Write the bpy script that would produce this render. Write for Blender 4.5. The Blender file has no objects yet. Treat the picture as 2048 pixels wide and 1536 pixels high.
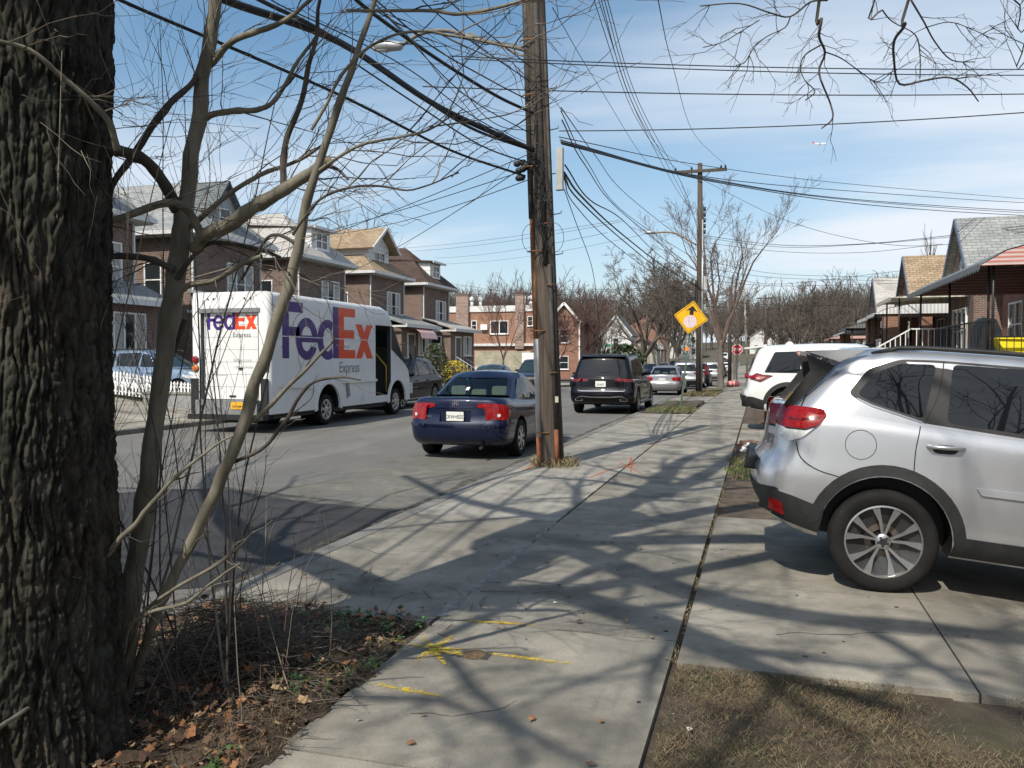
import bpy, bmesh, math, random
import numpy as np
from mathutils import Vector, Matrix, noise as mnoise
R=math.radians; S=bpy.context.scene; COL=S.collection
# ---------------------------------------------------------------- camera
TH=R(16.7); PI=math.pi; FP=1656.0; HC=1.6; PITCH=R(-1.73)
cd=bpy.data.cameras.new('camera'); cam=bpy.data.objects.new('camera',cd); COL.objects.link(cam)
cam.location=(0,0,HC); cam.rotation_euler=(R(90)+PITCH,0,TH)
cd.sensor_width=36; cd.lens=36*FP/2048; cd.clip_start=.05; cd.clip_end=3000
S.camera=cam
S.view_settings.view_transform='Standard'; S.view_settings.look='None'
S.view_settings.exposure=0.0; S.view_settings.gamma=1
# ---------------------------------------------------------------- sun and sky
SAZ=R(13.8); SEL=R(48); SD=Vector((math.sin(SAZ),math.cos(SAZ),0)); COT=1/math.tan(SEL)
SUN=5.0; SKY=0.116
sl=bpy.data.lights.new('sun','SUN'); sl.energy=SUN; sl.angle=R(.53); sl.color=(1,.94,.83)
so=bpy.data.objects.new('sun',sl); COL.objects.link(so)
so.rotation_euler=Vector((SD.x*math.cos(SEL),SD.y*math.cos(SEL),-math.sin(SEL))).to_track_quat('-Z','Y').to_euler()
W=bpy.data.worlds.new('World'); S.world=W; W.use_nodes=True
nt=W.node_tree; nt.nodes.clear()
def N(nt,t,**k):
    n=nt.nodes.new(t)
    for a,b in k.items():
        if a.startswith('_'): n.inputs[a[1:].replace('_',' ')].default_value=b
        else: setattr(n,a,b)
    return n
def L(nt,a,b): nt.links.new(a,b)
sky=N(nt,'ShaderNodeTexSky',sky_type='NISHITA',sun_disc=False,sun_elevation=SEL,sun_rotation=PI+SAZ,altitude=30,air_density=1.0,dust_density=1.2,ozone_density=2.2)
geo=N(nt,'ShaderNodeTexCoord')
sep=N(nt,'ShaderNodeSeparateXYZ'); L(nt,geo.outputs['Generated'],sep.inputs[0])
# project the view direction on a cloud layer plane
zz=N(nt,'ShaderNodeMath',operation='MAXIMUM'); L(nt,sep.outputs[2],zz.inputs[0]); zz.inputs[1].default_value=.0
za=N(nt,'ShaderNodeMath',operation='ADD'); L(nt,zz.outputs[0],za.inputs[0]); za.inputs[1].default_value=.14
cmb=N(nt,'ShaderNodeCombineXYZ')
for i in (0,1):
    d=N(nt,'ShaderNodeMath',operation='DIVIDE'); L(nt,sep.outputs[i],d.inputs[0]); L(nt,za.outputs[0],d.inputs[1]); L(nt,d.outputs[0],cmb.inputs[i])
mp=N(nt,'ShaderNodeMapping'); mp.inputs['Rotation'].default_value=(0,0,R(28)); mp.inputs['Scale'].default_value=(.34,1.0,1); mp.inputs['Location'].default_value=(3.1,1.7,0)
L(nt,cmb.outputs[0],mp.inputs[0])
n1=N(nt,'ShaderNodeTexNoise',_Scale=.62,_Detail=9,_Roughness=.52,_Distortion=.55); L(nt,mp.outputs[0],n1.inputs[0])
n2=N(nt,'ShaderNodeTexNoise',_Scale=.22,_Detail=4,_Roughness=.5); L(nt,cmb.outputs[0],n2.inputs[0])
ad=N(nt,'ShaderNodeMath',operation='ADD'); L(nt,n1.outputs[0],ad.inputs[0]); L(nt,n2.outputs[0],ad.inputs[1])
cr=N(nt,'ShaderNodeMapRange',interpolation_type='SMOOTHSTEP'); cr.inputs[1].default_value=.87; cr.inputs[2].default_value=1.17; cr.inputs[3].default_value=.04; cr.inputs[4].default_value=.95
L(nt,ad.outputs[0],cr.inputs[0])
# a veil that thickens to the horizon
hz=N(nt,'ShaderNodeMapRange',interpolation_type='SMOOTHSTEP'); hz.inputs[1].default_value=.0; hz.inputs[2].default_value=.42; hz.inputs[3].default_value=.36; hz.inputs[4].default_value=.0
L(nt,sep.outputs[2],hz.inputs[0])
mxm=N(nt,'ShaderNodeMath',operation='ADD',use_clamp=True); L(nt,cr.outputs[0],mxm.inputs[0]); L(nt,hz.outputs[0],mxm.inputs[1])
mm=N(nt,'ShaderNodeMix',data_type='RGBA'); L(nt,mxm.outputs[0],mm.inputs[0])
hsv=N(nt,'ShaderNodeHueSaturation'); hsv.inputs['Saturation'].default_value=1.20; hsv.inputs['Hue'].default_value=.488; hsv.inputs['Value'].default_value=1.22; L(nt,sky.outputs[0],hsv.inputs['Color'])
L(nt,hsv.outputs[0],mm.inputs[6]); mm.inputs[7].default_value=(7.4,7.9,8.6,1)
bg=N(nt,'ShaderNodeBackground'); bg.inputs[1].default_value=SKY; L(nt,mm.outputs[2],bg.inputs[0])
wo=N(nt,'ShaderNodeOutputWorld'); L(nt,bg.outputs[0],wo.inputs[0])
# ---------------------------------------------------------------- geometry of the view (real distances in metres)
def ray(px,py):
    x=(px-1024)/FP; y=-(py-768)/FP
    f=math.cos(PITCH)-y*math.sin(PITCH); z=math.sin(PITCH)+y*math.cos(PITCH)
    return Vector((x*math.cos(TH)-f*math.sin(TH), x*math.sin(TH)+f*math.cos(TH), z)), f
def P(px,py,d):
    r,f=ray(px,py); r=r*(d/f); return Vector((r.x,r.y,r.z+HC))
def G(px,py,z0=0.0):
    r,f=ray(px,py); t=(z0-HC)/r.z; return Vector((r.x*t,r.y*t,z0))
def onX(px,py,X):
    r,f=ray(px,py); t=X/r.x; return Vector((X,r.y*t,HC+r.z*t))
def onY(px,py,Y):
    r,f=ray(px,py); t=Y/r.y; return Vector((r.x*t,Y,HC+r.z*t))
def gz(y):                                   # the road falls a little beyond 20 m
    if y<22: return 0.0
    if y<62: return -0.00025*(y-22)**2
    if y<75: return -0.4
    y=min(y,190); return -0.4+0.00015*(y-75)**2
# ---------------------------------------------------------------- object helpers
def link(o,parent=None):
    COL.objects.link(o)
    if parent is not None: o.parent=parent
    return o
def tag(o,label=None,cat=None,group=None,kind=None):
    if label: o['label']=label
    if cat: o['category']=cat
    if group: o['group']=group
    if kind: o['kind']=kind
    return o
def thing(name,label,cat,loc=(0,0,0),rz=0,group=None,rx=0,ry=0):
    o=bpy.data.objects.new(name,None); o.empty_display_size=.2; COL.objects.link(o)
    o.location=loc; o.rotation_euler=(rx,ry,rz); return tag(o,label,cat,group)
def copy_tree(o,parent=None):
    c=o.copy(); COL.objects.link(c); c.parent=parent
    for ch in list(o.children): copy_tree(ch,c)
    return c
class MB:
    """collects faces; build() links them as one mesh object with metre-scaled box UVs"""
    def __init__(s): s.v=[]; s.f=[]; s.m=[]; s.sm=[]; s.t=[]; s.mats=[]; s.mi=0; s.tone=1.0; s.smooth=False
    def mat(s,m):
        if m not in s.mats: s.mats.append(m)
        s.mi=s.mats.index(m); return s
    def add(s,vs,fs,smooth=None):
        o=len(s.v); s.v.extend([tuple(x) for x in vs])
        sm=s.smooth if smooth is None else smooth
        for f in fs: s.f.append([i+o for i in f]); s.m.append(s.mi); s.sm.append(sm); s.t.append(s.tone)
        return s
    def box(s,a,b,M4=None,open_=()):
        x0,y0,z0=a; x1,y1,z1=b
        vs=[(x0,y0,z0),(x1,y0,z0),(x1,y1,z0),(x0,y1,z0),(x0,y0,z1),(x1,y0,z1),(x1,y1,z1),(x0,y1,z1)]
        if M4 is not None: vs=[M4@Vector(v) for v in vs]
        fs=[(3,2,1,0),(4,5,6,7),(0,1,5,4),(1,2,6,5),(2,3,7,6),(3,0,4,7)]
        return s.add(vs,[f for i,f in enumerate(fs) if i not in open_],False)
    def cbox(s,c,d,M4=None): 
        return s.box([c[i]-d[i]/2 for i in range(3)],[c[i]+d[i]/2 for i in range(3)],M4)
    def bar(s,p,q,w,h=None,up=(0,0,1)):
        p=Vector(p);q=Vector(q);d=(q-p); l=d.length
        if l<1e-6: return s
        d/=l; h=h or w; u=Vector(up)
        if abs(d.dot(u))>.98: u=Vector((0,1,0))
        r=d.cross(u).normalized(); u=r.cross(d)
        vs=[]
        for e in (p,q):
            for a,b in ((-1,-1),(1,-1),(1,1),(-1,1)): vs.append(e+r*(a*w/2)+u*(b*h/2))
        return s.add(vs,[(3,2,1,0),(4,5,6,7),(0,1,5,4),(1,2,6,5),(2,3,7,6),(3,0,4,7)],False)
    def tube(s,pts,rad,n=8,cap=True,smooth=True):
        pts=[Vector(p) for p in pts]; m=len(pts)
        if not hasattr(rad,'__len__'): rad=[rad]*m
        d0=(pts[1]-pts[0]).normalized()
        u=Vector((0,0,1)) if abs(d0.z)<.9 else Vector((1,0,0))
        r=d0.cross(u).normalized(); vs=[]
        for i,p in enumerate(pts):
            d=(pts[min(i+1,m-1)]-pts[max(i-1,0)])
            if d.length<1e-9: d=d0
            d=d.normalized(); r=(r-d*r.dot(d)).normalized(); b=d.cross(r)
            for k in range(n):
                a=2*PI*k/n; vs.append(p+(r*math.cos(a)+b*math.sin(a))*rad[i])
        fs=[(i*n+k,i*n+(k+1)%n,(i+1)*n+(k+1)%n,(i+1)*n+k) for i in range(m-1) for k in range(n)]
        s.add(vs,fs,smooth)
        if cap and n>3:
            o=len(s.v)-len(vs)
            s.add([],[]); 
            s.f.append([o+k for k in range(n-1,-1,-1)]); s.f.append([o+(m-1)*n+k for k in range(n)])
            s.m+= [s.mi]*2; s.sm+=[False]*2; s.t+=[s.tone]*2
        return s
    def cyl(s,p,q,r,n=16,r2=None): return s.tube([p,q],[r,r if r2 is None else r2],n)
    def prism(s,poly,o,ex,ey,ez,smooth=False):
        """2-D polygon (a,b) extruded: point = o + a*ex + b*ey (+ ez)"""
        o=Vector(o);ex=Vector(ex);ey=Vector(ey);ez=Vector(ez);n=len(poly)
        vs=[o+ex*a+ey*b for a,b in poly]+[o+ex*a+ey*b+ez for a,b in poly]
        fl=(ex.cross(ey)).dot(ez)>0
        a=sum(poly[i][0]*poly[(i+1)%n][1]-poly[(i+1)%n][0]*poly[i][1] for i in range(n))>0
        fw=(fl==a)
        c0=list(range(n)); c1=list(range(n,2*n))
        fs=[c0[::-1] if fw else c0, c1 if fw else c1[::-1]]
        for i in range(n):
            j=(i+1)%n; q=(i,j,n+j,n+i); fs.append(q if fw else q[::-1])
        return s.add(vs,fs,smooth)
    def lathe(s,prof,c,axis,n=24,smooth=True):
        """prof (r,h) revolved about axis through c"""
        c=Vector(c); d=Vector(axis).normalized(); u=Vector((0,0,1)) if abs(d.z)<.9 else Vector((1,0,0))
        r=d.cross(u).normalized(); b=d.cross(r); vs=[]
        for (rr,h) in prof:
            for k in range(n):
                a=2*PI*k/n; vs.append(c+d*h+(r*math.cos(a)+b*math.sin(a))*rr)
        fs=[(i*n+k,i*n+(k+1)%n,(i+1)*n+(k+1)%n,(i+1)*n+k) for i in range(len(prof)-1) for k in range(n)]
        return s.add(vs,fs,smooth)
    def mesh(s,name,sharp=None):
        me=bpy.data.meshes.new(name); me.from_pydata(s.v,[],s.f)
        for m in s.mats: me.materials.append(m)
        me.polygons.foreach_set('material_index',s.m); me.polygons.foreach_set('use_smooth',s.sm)
        nl=len(me.loops)
        co=np.empty(len(me.vertices)*3); me.vertices.foreach_get('co',co); co=co.reshape(-1,3)
        li=np.empty(nl,dtype=np.int32); me.loops.foreach_get('vertex_index',li)
        nf=len(me.polygons); nor=np.empty(nf*3); me.polygons.foreach_get('normal',nor); nor=nor.reshape(-1,3)
        tot=np.empty(nf,dtype=np.int32); me.polygons.foreach_get('loop_total',tot)
        ln=np.repeat(nor,tot,axis=0); c=co[li]; an=np.abs(ln)
        horiz=(an[:,2]>.8); 
        hn=np.maximum(np.hypot(ln[:,0],ln[:,1]),1e-6)
        uu=np.where(horiz,c[:,0],(-ln[:,1]*c[:,0]+ln[:,0]*c[:,1])/hn)
        vv=np.where(horiz,c[:,1],c[:,2]/np.where(horiz,1,np.maximum(np.sqrt(np.maximum(1-ln[:,2]**2,1e-4)),.3)))
        uv=me.uv_layers.new(name='UVMap'); uv.data.foreach_set('uv',np.stack([uu,vv],1).astype(np.float32).ravel())
        if True:
            at=me.attributes.new('tone','FLOAT','FACE'); at.data.foreach_set('value',np.array(s.t,dtype=np.float32))
        me.update()
        if sharp is not None: me.set_sharp_from_angle(angle=R(sharp))
        return me
    def build(s,name,m=None,parent=None,sharp=None):
        if m is not None and not s.mats: s.mats=[m]
        return link(bpy.data.objects.new(name,s.mesh(name,sharp)),parent)
# ---------------------------------------------------------------- materials
MC={}
def lin(c): return tuple(((x/255)/12.92 if x/255<=.04045 else ((x/255+.055)/1.055)**2.4) for x in c)
def mat(name,c1,c2=None,rough=.6,metal=0,spec=.5,coat=0,scale=3,detail=6,bump=None,speck=None,tone=False,coord='Object',stretch=(1,1,1),lo=.35,hi=.65,emit=None,alpha=None,rvar=0,dist=0,sheen=0,dirt=None):
    """c1..c2 noise-mixed principled; speck=(scale,colour,threshold); bump=(scale,strength[,distance]); dirt=(colour, scale, lo, hi)"""
    if name in MC: return MC[name]
    m=bpy.data.materials.new(name); m.use_nodes=True; t=m.node_tree; b=t.nodes['Principled BSDF']; MC[name]=m
    b.inputs['Roughness'].default_value=rough; b.inputs['Metallic'].default_value=metal
    b.inputs['Specular IOR Level'].default_value=spec
    if coat: b.inputs['Coat Weight'].default_value=coat; b.inputs['Coat Roughness'].default_value=.03
    tc=N(t,'ShaderNodeTexCoord'); mpn=N(t,'ShaderNodeMapping'); mpn.inputs['Scale'].default_value=stretch; L(t,tc.outputs[coord],mpn.inputs[0])
    vec=mpn.outputs[0]
    c2=c2 or c1
    if c1==c2: rgb=N(t,'ShaderNodeRGB'); rgb.outputs[0].default_value=(*c1,1); out=rgb.outputs[0]; nz=None
    else:
        nz=N(t,'ShaderNodeTexNoise',_Scale=scale,_Detail=detail,_Roughness=.6,_Distortion=dist); L(t,vec,nz.inputs[0])
        mr=N(t,'ShaderNodeMapRange'); mr.inputs[1].default_value=lo; mr.inputs[2].default_value=hi; L(t,nz.outputs[0],mr.inputs[0])
        mx=N(t,'ShaderNodeMix',data_type='RGBA'); L(t,mr.outputs[0],mx.inputs[0]); mx.inputs[6].default_value=(*c1,1); mx.inputs[7].default_value=(*c2,1); out=mx.outputs[2]
    if dirt:
        dn=N(t,'ShaderNodeTexNoise',_Scale=dirt[1],_Detail=8,_Roughness=.65); L(t,vec,dn.inputs[0])
        dr=N(t,'ShaderNodeMapRange'); dr.inputs[1].default_value=dirt[2]; dr.inputs[2].default_value=dirt[3]; L(t,dn.outputs[0],dr.inputs[0])
        dx=N(t,'ShaderNodeMix',data_type='RGBA'); L(t,dr.outputs[0],dx.inputs[0]); L(t,out,dx.inputs[6]); dx.inputs[7].default_value=(*dirt[0],1); out=dx.outputs[2]
    if speck:
        sn=N(t,'ShaderNodeTexNoise',_Scale=speck[0],_Detail=3,_Roughness=.7); L(t,vec,sn.inputs[0])
        sr=N(t,'ShaderNodeMapRange'); sr.inputs[1].default_value=speck[2]; sr.inputs[2].default_value=speck[2]+.06; L(t,sn.outputs[0],sr.inputs[0])
        sx=N(t,'ShaderNodeMix',data_type='RGBA'); L(t,sr.outputs[0],sx.inputs[0]); L(t,out,sx.inputs[6]); sx.inputs[7].default_value=(*speck[1],1); out=sx.outputs[2]
    if tone:
        at=N(t,'ShaderNodeAttribute',attribute_name='tone'); vm=N(t,'ShaderNodeVectorMath',operation='MULTIPLY'); L(t,out,vm.inputs[0]); L(t,at.outputs['Fac'],vm.inputs[1]); out=vm.outputs[0]
    L(t,out,b.inputs['Base Color'])
    if rvar and nz: 
        rr=N(t,'ShaderNodeMapRange'); rr.inputs[3].default_value=rough-rvar; rr.inputs[4].default_value=rough+rvar; rr.inputs[1].default_value=.3; rr.inputs[2].default_value=.7; L(t,nz.outputs[0],rr.inputs[0]); L(t,rr.outputs[0],b.inputs['Roughness'])
    if bump:
        bn=N(t,'ShaderNodeTexNoise',_Scale=bump[0],_Detail=6,_Roughness=.65); L(t,vec,bn.inputs[0])
        bb=N(t,'ShaderNodeBump'); bb.inputs['Strength'].default_value=bump[1]; bb.inputs['Distance'].default_value=bump[2] if len(bump)>2 else .01
        L(t,bn.outputs[0],bb.inputs['Height']); L(t,bb.outputs[0],b.inputs['Normal'])
    if emit: b.inputs['Emission Color'].default_value=(*emit[0],1); b.inputs['Emission Strength'].default_value=emit[1]
    if alpha:     # ragged, broken cover: (scale, lo, hi)
        an=N(t,'ShaderNodeTexNoise',_Scale=alpha[0],_Detail=6,_Roughness=.75); L(t,vec,an.inputs[0])
        ar=N(t,'ShaderNodeMapRange'); ar.inputs[1].default_value=alpha[1]; ar.inputs[2].default_value=alpha[2]; L(t,an.outputs[0],ar.inputs[0]); L(t,ar.outputs[0],b.inputs['Alpha'])
    return m
def brick(name,c1,c2,mortar,bw=.2,bh=.067,ms=.010,bump=.5,var=.5,rough=.85,off=.5,speck=None):
    if name in MC: return MC[name]
    m=bpy.data.materials.new(name); m.use_nodes=True; t=m.node_tree; b=t.nodes['Principled BSDF']; MC[name]=m
    b.inputs['Roughness'].default_value=rough; b.inputs['Specular IOR Level'].default_value=.25
    tc=N(t,'ShaderNodeTexCoord')
    br=N(t,'ShaderNodeTexBrick',offset=off); br.inputs['Scale'].default_value=1; br.inputs['Mortar Size'].default_value=ms; br.inputs['Mortar Smooth'].default_value=.2; br.inputs['Bias'].default_value=0
    br.inputs['Brick Width'].default_value=bw; br.inputs['Row Height'].default_value=bh
    br.inputs['Color1'].default_value=(*c1,1); br.inputs['Color2'].default_value=(*c2,1); br.inputs['Mortar'].default_value=(*mortar,1)
    L(t,tc.outputs['UV'],br.inputs[0])
    nz=N(t,'ShaderNodeTexNoise',_Scale=1.3,_Detail=7,_Roughness=.65); L(t,tc.outputs['Object'],nz.inputs[0])
    mr=N(t,'ShaderNodeMapRange'); mr.inputs[1].default_value=.3; mr.inputs[2].default_value=.7; mr.inputs[3].default_value=1-var*.5; mr.inputs[4].default_value=1+var*.4; L(t,nz.outputs[0],mr.inputs[0])
    vm=N(t,'ShaderNodeVectorMath',operation='MULTIPLY'); L(t,br.outputs[0],vm.inputs[0]); L(t,mr.outputs[0],vm.inputs[1]); L(t,vm.outputs[0],b.inputs['Base Color'])
    bb=N(t,'ShaderNodeBump',invert=True); bb.inputs['Strength'].default_value=bump; bb.inputs['Distance'].default_value=.01
    L(t,br.outputs['Fac'],bb.inputs['Height']); L(t,bb.outputs[0],b.inputs['Normal'])
    return m
def waves(name,c1,c2,scale,axis='Z',rough=.6,prof='SIN',coord='UV',bump=.4,lo=.4,hi=.6,metal=0):
    """stripes: lap siding, corrugated metal, striped awning"""
    if name in MC: return MC[name]
    m=bpy.data.materials.new(name); m.use_nodes=True; t=m.node_tree; b=t.nodes['Principled BSDF']; MC[name]=m
    b.inputs['Roughness'].default_value=rough; b.inputs['Metallic'].default_value=metal
    tc=N(t,'ShaderNodeTexCoord'); w=N(t,'ShaderNodeTexWave',wave_type='BANDS',bands_direction=axis,wave_profile=prof); w.inputs['Scale'].default_value=scale; w.inputs['Distortion'].default_value=0
    L(t,tc.outputs[coord],w.inputs[0])
    mr=N(t,'ShaderNodeMapRange'); mr.inputs[1].default_value=lo; mr.inputs[2].default_value=hi; L(t,w.outputs['Fac'],mr.inputs[0])
    mx=N(t,'ShaderNodeMix',data_type='RGBA'); L(t,mr.outputs[0],mx.inputs[0]); mx.inputs[6].default_value=(*c1,1); mx.inputs[7].default_value=(*c2,1)
    nz=N(t,'ShaderNodeTexNoise',_Scale=2,_Detail=6); L(t,tc.outputs['Object'],nz.inputs[0]); mr2=N(t,'ShaderNodeMapRange'); mr2.inputs[3].default_value=.75; mr2.inputs[4].default_value=1.15; L(t,nz.outputs[0],mr2.inputs[0])
    vm=N(t,'ShaderNodeVectorMath',operation='MULTIPLY'); L(t,mx.outputs[2],vm.inputs[0]); L(t,mr2.outputs[0],vm.inputs[1]); L(t,vm.outputs[0],b.inputs['Base Color'])
    bb=N(t,'ShaderNodeBump'); bb.inputs['Strength'].default_value=bump; bb.inputs['Distance'].default_value=.02; L(t,w.outputs['Fac'],bb.inputs['Height']); L(t,bb.outputs[0],b.inputs['Normal'])
    return m
def glass(name,tint,rough=.02,see=.0,ior=1.5):
    """car or house glass: tinted see-through (see>0) or dark with a clear reflection"""
    if name in MC: return MC[name]
    m=bpy.data.materials.new(name); m.use_nodes=True; t=m.node_tree; b=t.nodes['Principled BSDF']; MC[name]=m
    b.inputs['Base Color'].default_value=(*tint,1); b.inputs['Roughness'].default_value=rough; b.inputs['Specular IOR Level'].default_value=.6; b.inputs['IOR'].default_value=ior
    if see>0:
        tr=N(t,'ShaderNodeBsdfTransparent'); tr.inputs[0].default_value=(*[min(1,x) for x in tint],1)
        gl=N(t,'ShaderNodeBsdfGlossy'); gl.inputs['Roughness'].default_value=rough
        fr=N(t,'ShaderNodeFresnel'); fr.inputs[0].default_value=ior+.15
        mx=N(t,'ShaderNodeMixShader'); L(t,fr.outputs[0],mx.inputs[0]); L(t,tr.outputs[0],mx.inputs[1]); L(t,gl.outputs[0],mx.inputs[2])
        L(t,mx.outputs[0],t.nodes['Material Output'].inputs[0])
    return m
def paint(name,c,metal=.0,rough=.35,coat=1.0,spec=.5):
    m=mat(name,c,tuple(x*.93 for x in c),rough=rough,metal=metal,coat=coat,spec=spec,scale=1.2,lo=.3,hi=.7)
    return m
def smooth(keys):
    """smooth interpolation (monotone-ish cubic) through (x,y) keys"""
    xs=[k[0] for k in keys]; ys=[k[1] for k in keys]; n=len(xs)
    d=[(ys[i+1]-ys[i])/(xs[i+1]-xs[i]) for i in range(n-1)]
    m=[d[0]]+[0 if d[i-1]*d[i]<=0 else 2*d[i-1]*d[i]/(d[i-1]+d[i]) for i in range(1,n-1)]+[d[-1]]
    def f(x):
        if x<=xs[0]: return ys[0]
        if x>=xs[-1]: return ys[-1]
        i=0
        while x>xs[i+1]: i+=1
        h=xs[i+1]-xs[i]; s=(x-xs[i])/h
        return ys[i]*(1+2*s)*(1-s)**2+h*m[i]*s*(1-s)**2+ys[i+1]*s*s*(3-2*s)+h*m[i+1]*s*s*(s-1)
    return f
def catmull(pts,k=6):
    pts=[Vector(p) for p in pts]
    if len(pts)<3: 
        return [pts[0].lerp(pts[-1],i/k) for i in range(k+1)]
    q=[pts[0]*2-pts[1]]+pts+[pts[-1]*2-pts[-2]]; out=[]
    for i in range(1,len(q)-2):
        a,b,c,d=q[i-1:i+3]
        for j in range(k):
            t=j/k; out.append(.5*((2*b)+(c-a)*t+(2*a-5*b+4*c-d)*t*t+(3*b-a-3*c+d)*t**3))
    out.append(pts[-1]); return out
# shared materials
BLACK=mat('black_plastic',(.012,.012,.013),(.02,.02,.021),rough=.55,scale=8)
RUBBER=mat('rubber',(.009,.009,.009),(.019,.0185,.018),rough=.8,spec=.22,scale=5,bump=(120,.25))
CHROME=mat('chrome',(.75,.76,.78),rough=.12,metal=1)
WHITE=mat('white_paint',(.72,.72,.70),(.82,.82,.80),rough=.45,scale=4)
CURTAIN=mat('curtain',(.30,.29,.27),(.5,.49,.46),rough=.9,scale=9,stretch=(6,6,.4))
WINGLASS=glass('window_glass',(.02,.026,.03),rough=.03)
# ================================================================ GROUND
RZ=-.06                                       # carriageway below pavement
ASPH=mat('asphalt',(.105,.101,.093),(.160,.153,.140),rough=.88,scale=.55,detail=9,bump=(150,.35,.006),speck=(230,(.21,.205,.19),.62),dirt=((.20,.19,.165),.9,.52,.75),stretch=(1,.35,1))
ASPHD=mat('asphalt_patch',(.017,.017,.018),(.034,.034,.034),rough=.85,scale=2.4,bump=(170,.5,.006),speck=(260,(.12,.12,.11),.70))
CONC=mat('concrete',(.205,.187,.152),(.362,.333,.275),rough=.9,scale=1.3,detail=10,bump=(90,.25,.004),speck=(130,(.135,.127,.108),.575),tone=True,dirt=((.125,.118,.10),1.6,.47,.66))
AGG=mat('concrete_aggregate',(.19,.178,.152),(.355,.333,.288),rough=.92,scale=2.4,detail=10,bump=(110,.8,.006),speck=(75,(.085,.08,.07),.58),tone=True)
KERB=mat('kerb_stone',(.10,.097,.09),(.21,.203,.185),rough=.88,scale=3,bump=(60,.5,.006),speck=(90,(.07,.07,.07),.6),tone=True)
SOIL=mat('soil',(.050,.036,.024),(.125,.094,.064),rough=.95,scale=5,detail=9,bump=(35,1.0,.02),speck=(60,(.19,.15,.10),.62))
DIRTG=mat('yard_ground',(.075,.066,.045),(.125,.108,.078),rough=.95,scale=.8,detail=9,bump=(20,.8,.03))
def strip(mb,x0,x1,y0,y1,z,dy=4.0,skirt=.2,tone=None,gap=0):
    y=y0
    while y<y1-1e-6:
        e=min(y+dy,y1); a=y+gap/2; b=e-gap/2
        if tone: mb.tone=tone(y)
        za,zb=z+gz(a),z+gz(b)
        vs=[(x0,a,za),(x1,a,za),(x1,b,zb),(x0,b,zb),(x0,a,za-skirt),(x1,a,za-skirt),(x1,b,zb-skirt),(x0,b,zb-skirt)]
        fs=[(0,1,2,3),(1,5,6,2),(0,3,7,4)]
        if gap: fs+=[(0,4,5,1),(3,2,6,7)]
        mb.add(vs,fs,False); y=e
    mb.tone=1.0
rnd=random.Random(5)
# base terrain: flat town, then wooded hills
g=MB(); g.mat(DIRTG)
xs=[-900,-500,-300,-200,-140,-90,-50,-25,-16.7,0,25,60,120,200,320,500,900]; ys=[-60,-20,0,22,32,42,52,62,90,120,160,200,240,290,350,450,600,900]
def hill(x,y):
    if y<=165: return 0
    h=14*(1-math.exp(-((y-165)/80)**2))
    h*=1-.55*math.exp(-((x+20)/60)**2)      # the street runs into a dip
    return h+4*mnoise.noise(Vector((x*.008,y*.01,3)))*min(1,(y-165)/100)
vs=[(x,y,gz(y)-.5+hill(x,y)) for y in ys for x in xs]; nx=len(xs)
g.add(vs,[(j*nx+i,j*nx+i+1,(j+1)*nx+i+1,(j+1)*nx+i) for j in range(len(ys)-1) for i in range(nx-1)],False)
tag(g.build('ground'),kind='structure')
r=MB().mat(ASPH); strip(r,-13.3,-3.55,-30,66,RZ,dy=4,skirt=.05); strip(r,-60,40,66,75,RZ,dy=9,skirt=.05); strip(r,-13.3,-3.55,75,170,RZ,dy=6,skirt=.05)
tag(r.build('road'),kind='structure')
# dark resurfaced patch and a pale concrete patch in the carriageway
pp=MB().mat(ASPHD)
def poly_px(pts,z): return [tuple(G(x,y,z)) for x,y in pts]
def sheet(mb,pts,z,rag=.0,seed=1):
    rr=random.Random(seed); q=[]
    n=len(pts)
    for i in range(n):
        a=Vector(pts[i]);b=Vector(pts[(i+1)%n]); k=max(1,int((b-a).length/.25)) if rag else 1
        for j in range(k):
            p=a.lerp(b,j/k); q.append((p.x+rr.uniform(-rag,rag),p.y+rr.uniform(-rag,rag),z))
    mb.add(q,[list(range(len(q)))],False)
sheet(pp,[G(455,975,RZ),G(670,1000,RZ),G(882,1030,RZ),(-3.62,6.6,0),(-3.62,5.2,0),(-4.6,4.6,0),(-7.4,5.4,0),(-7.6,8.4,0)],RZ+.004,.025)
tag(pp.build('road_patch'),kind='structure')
pc=MB().mat(mat('worn_concrete',(.19,.182,.150),(.26,.25,.205),rough=.9,scale=1.5,bump=(90,.4,.005),alpha=(1.3,.40,.72),dirt=((.12,.115,.10),3,.5,.7)))
sheet(pc,[G(640,965,RZ),G(800,915,RZ),G(1060,920,RZ),(-3.62,11.4,0),(-3.62,8.4,0),(-4.4,8.3,0),(-6.6,9.0,0)],RZ+.005,.05,3)
tag(pc.build('road_wear'),kind='structure')
# kerbs
k=MB().mat(KERB)
strip(k,-3.55,-3.40,4.4,66,.003,dy=1.55,gap=.012,skirt=.2,tone=lambda y:rnd.uniform(.75,1.1))
strip(k,-3.55,-3.40,75,160,.003,dy=3,gap=.012,skirt=.2); strip(k,-3.55,-3.40,-12,4.4,.003,dy=1.5,gap=.012,tone=lambda y:rnd.uniform(.7,1))
strip(k,-13.45,-13.30,-12,66,.05,dy=1.6,gap=.012,tone=lambda y:rnd.uniform(.9,1.2)); strip(k,-13.45,-13.30,75,160,.05,dy=3,gap=.012)
tag(k.build('kerb'),kind='structure')
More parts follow.
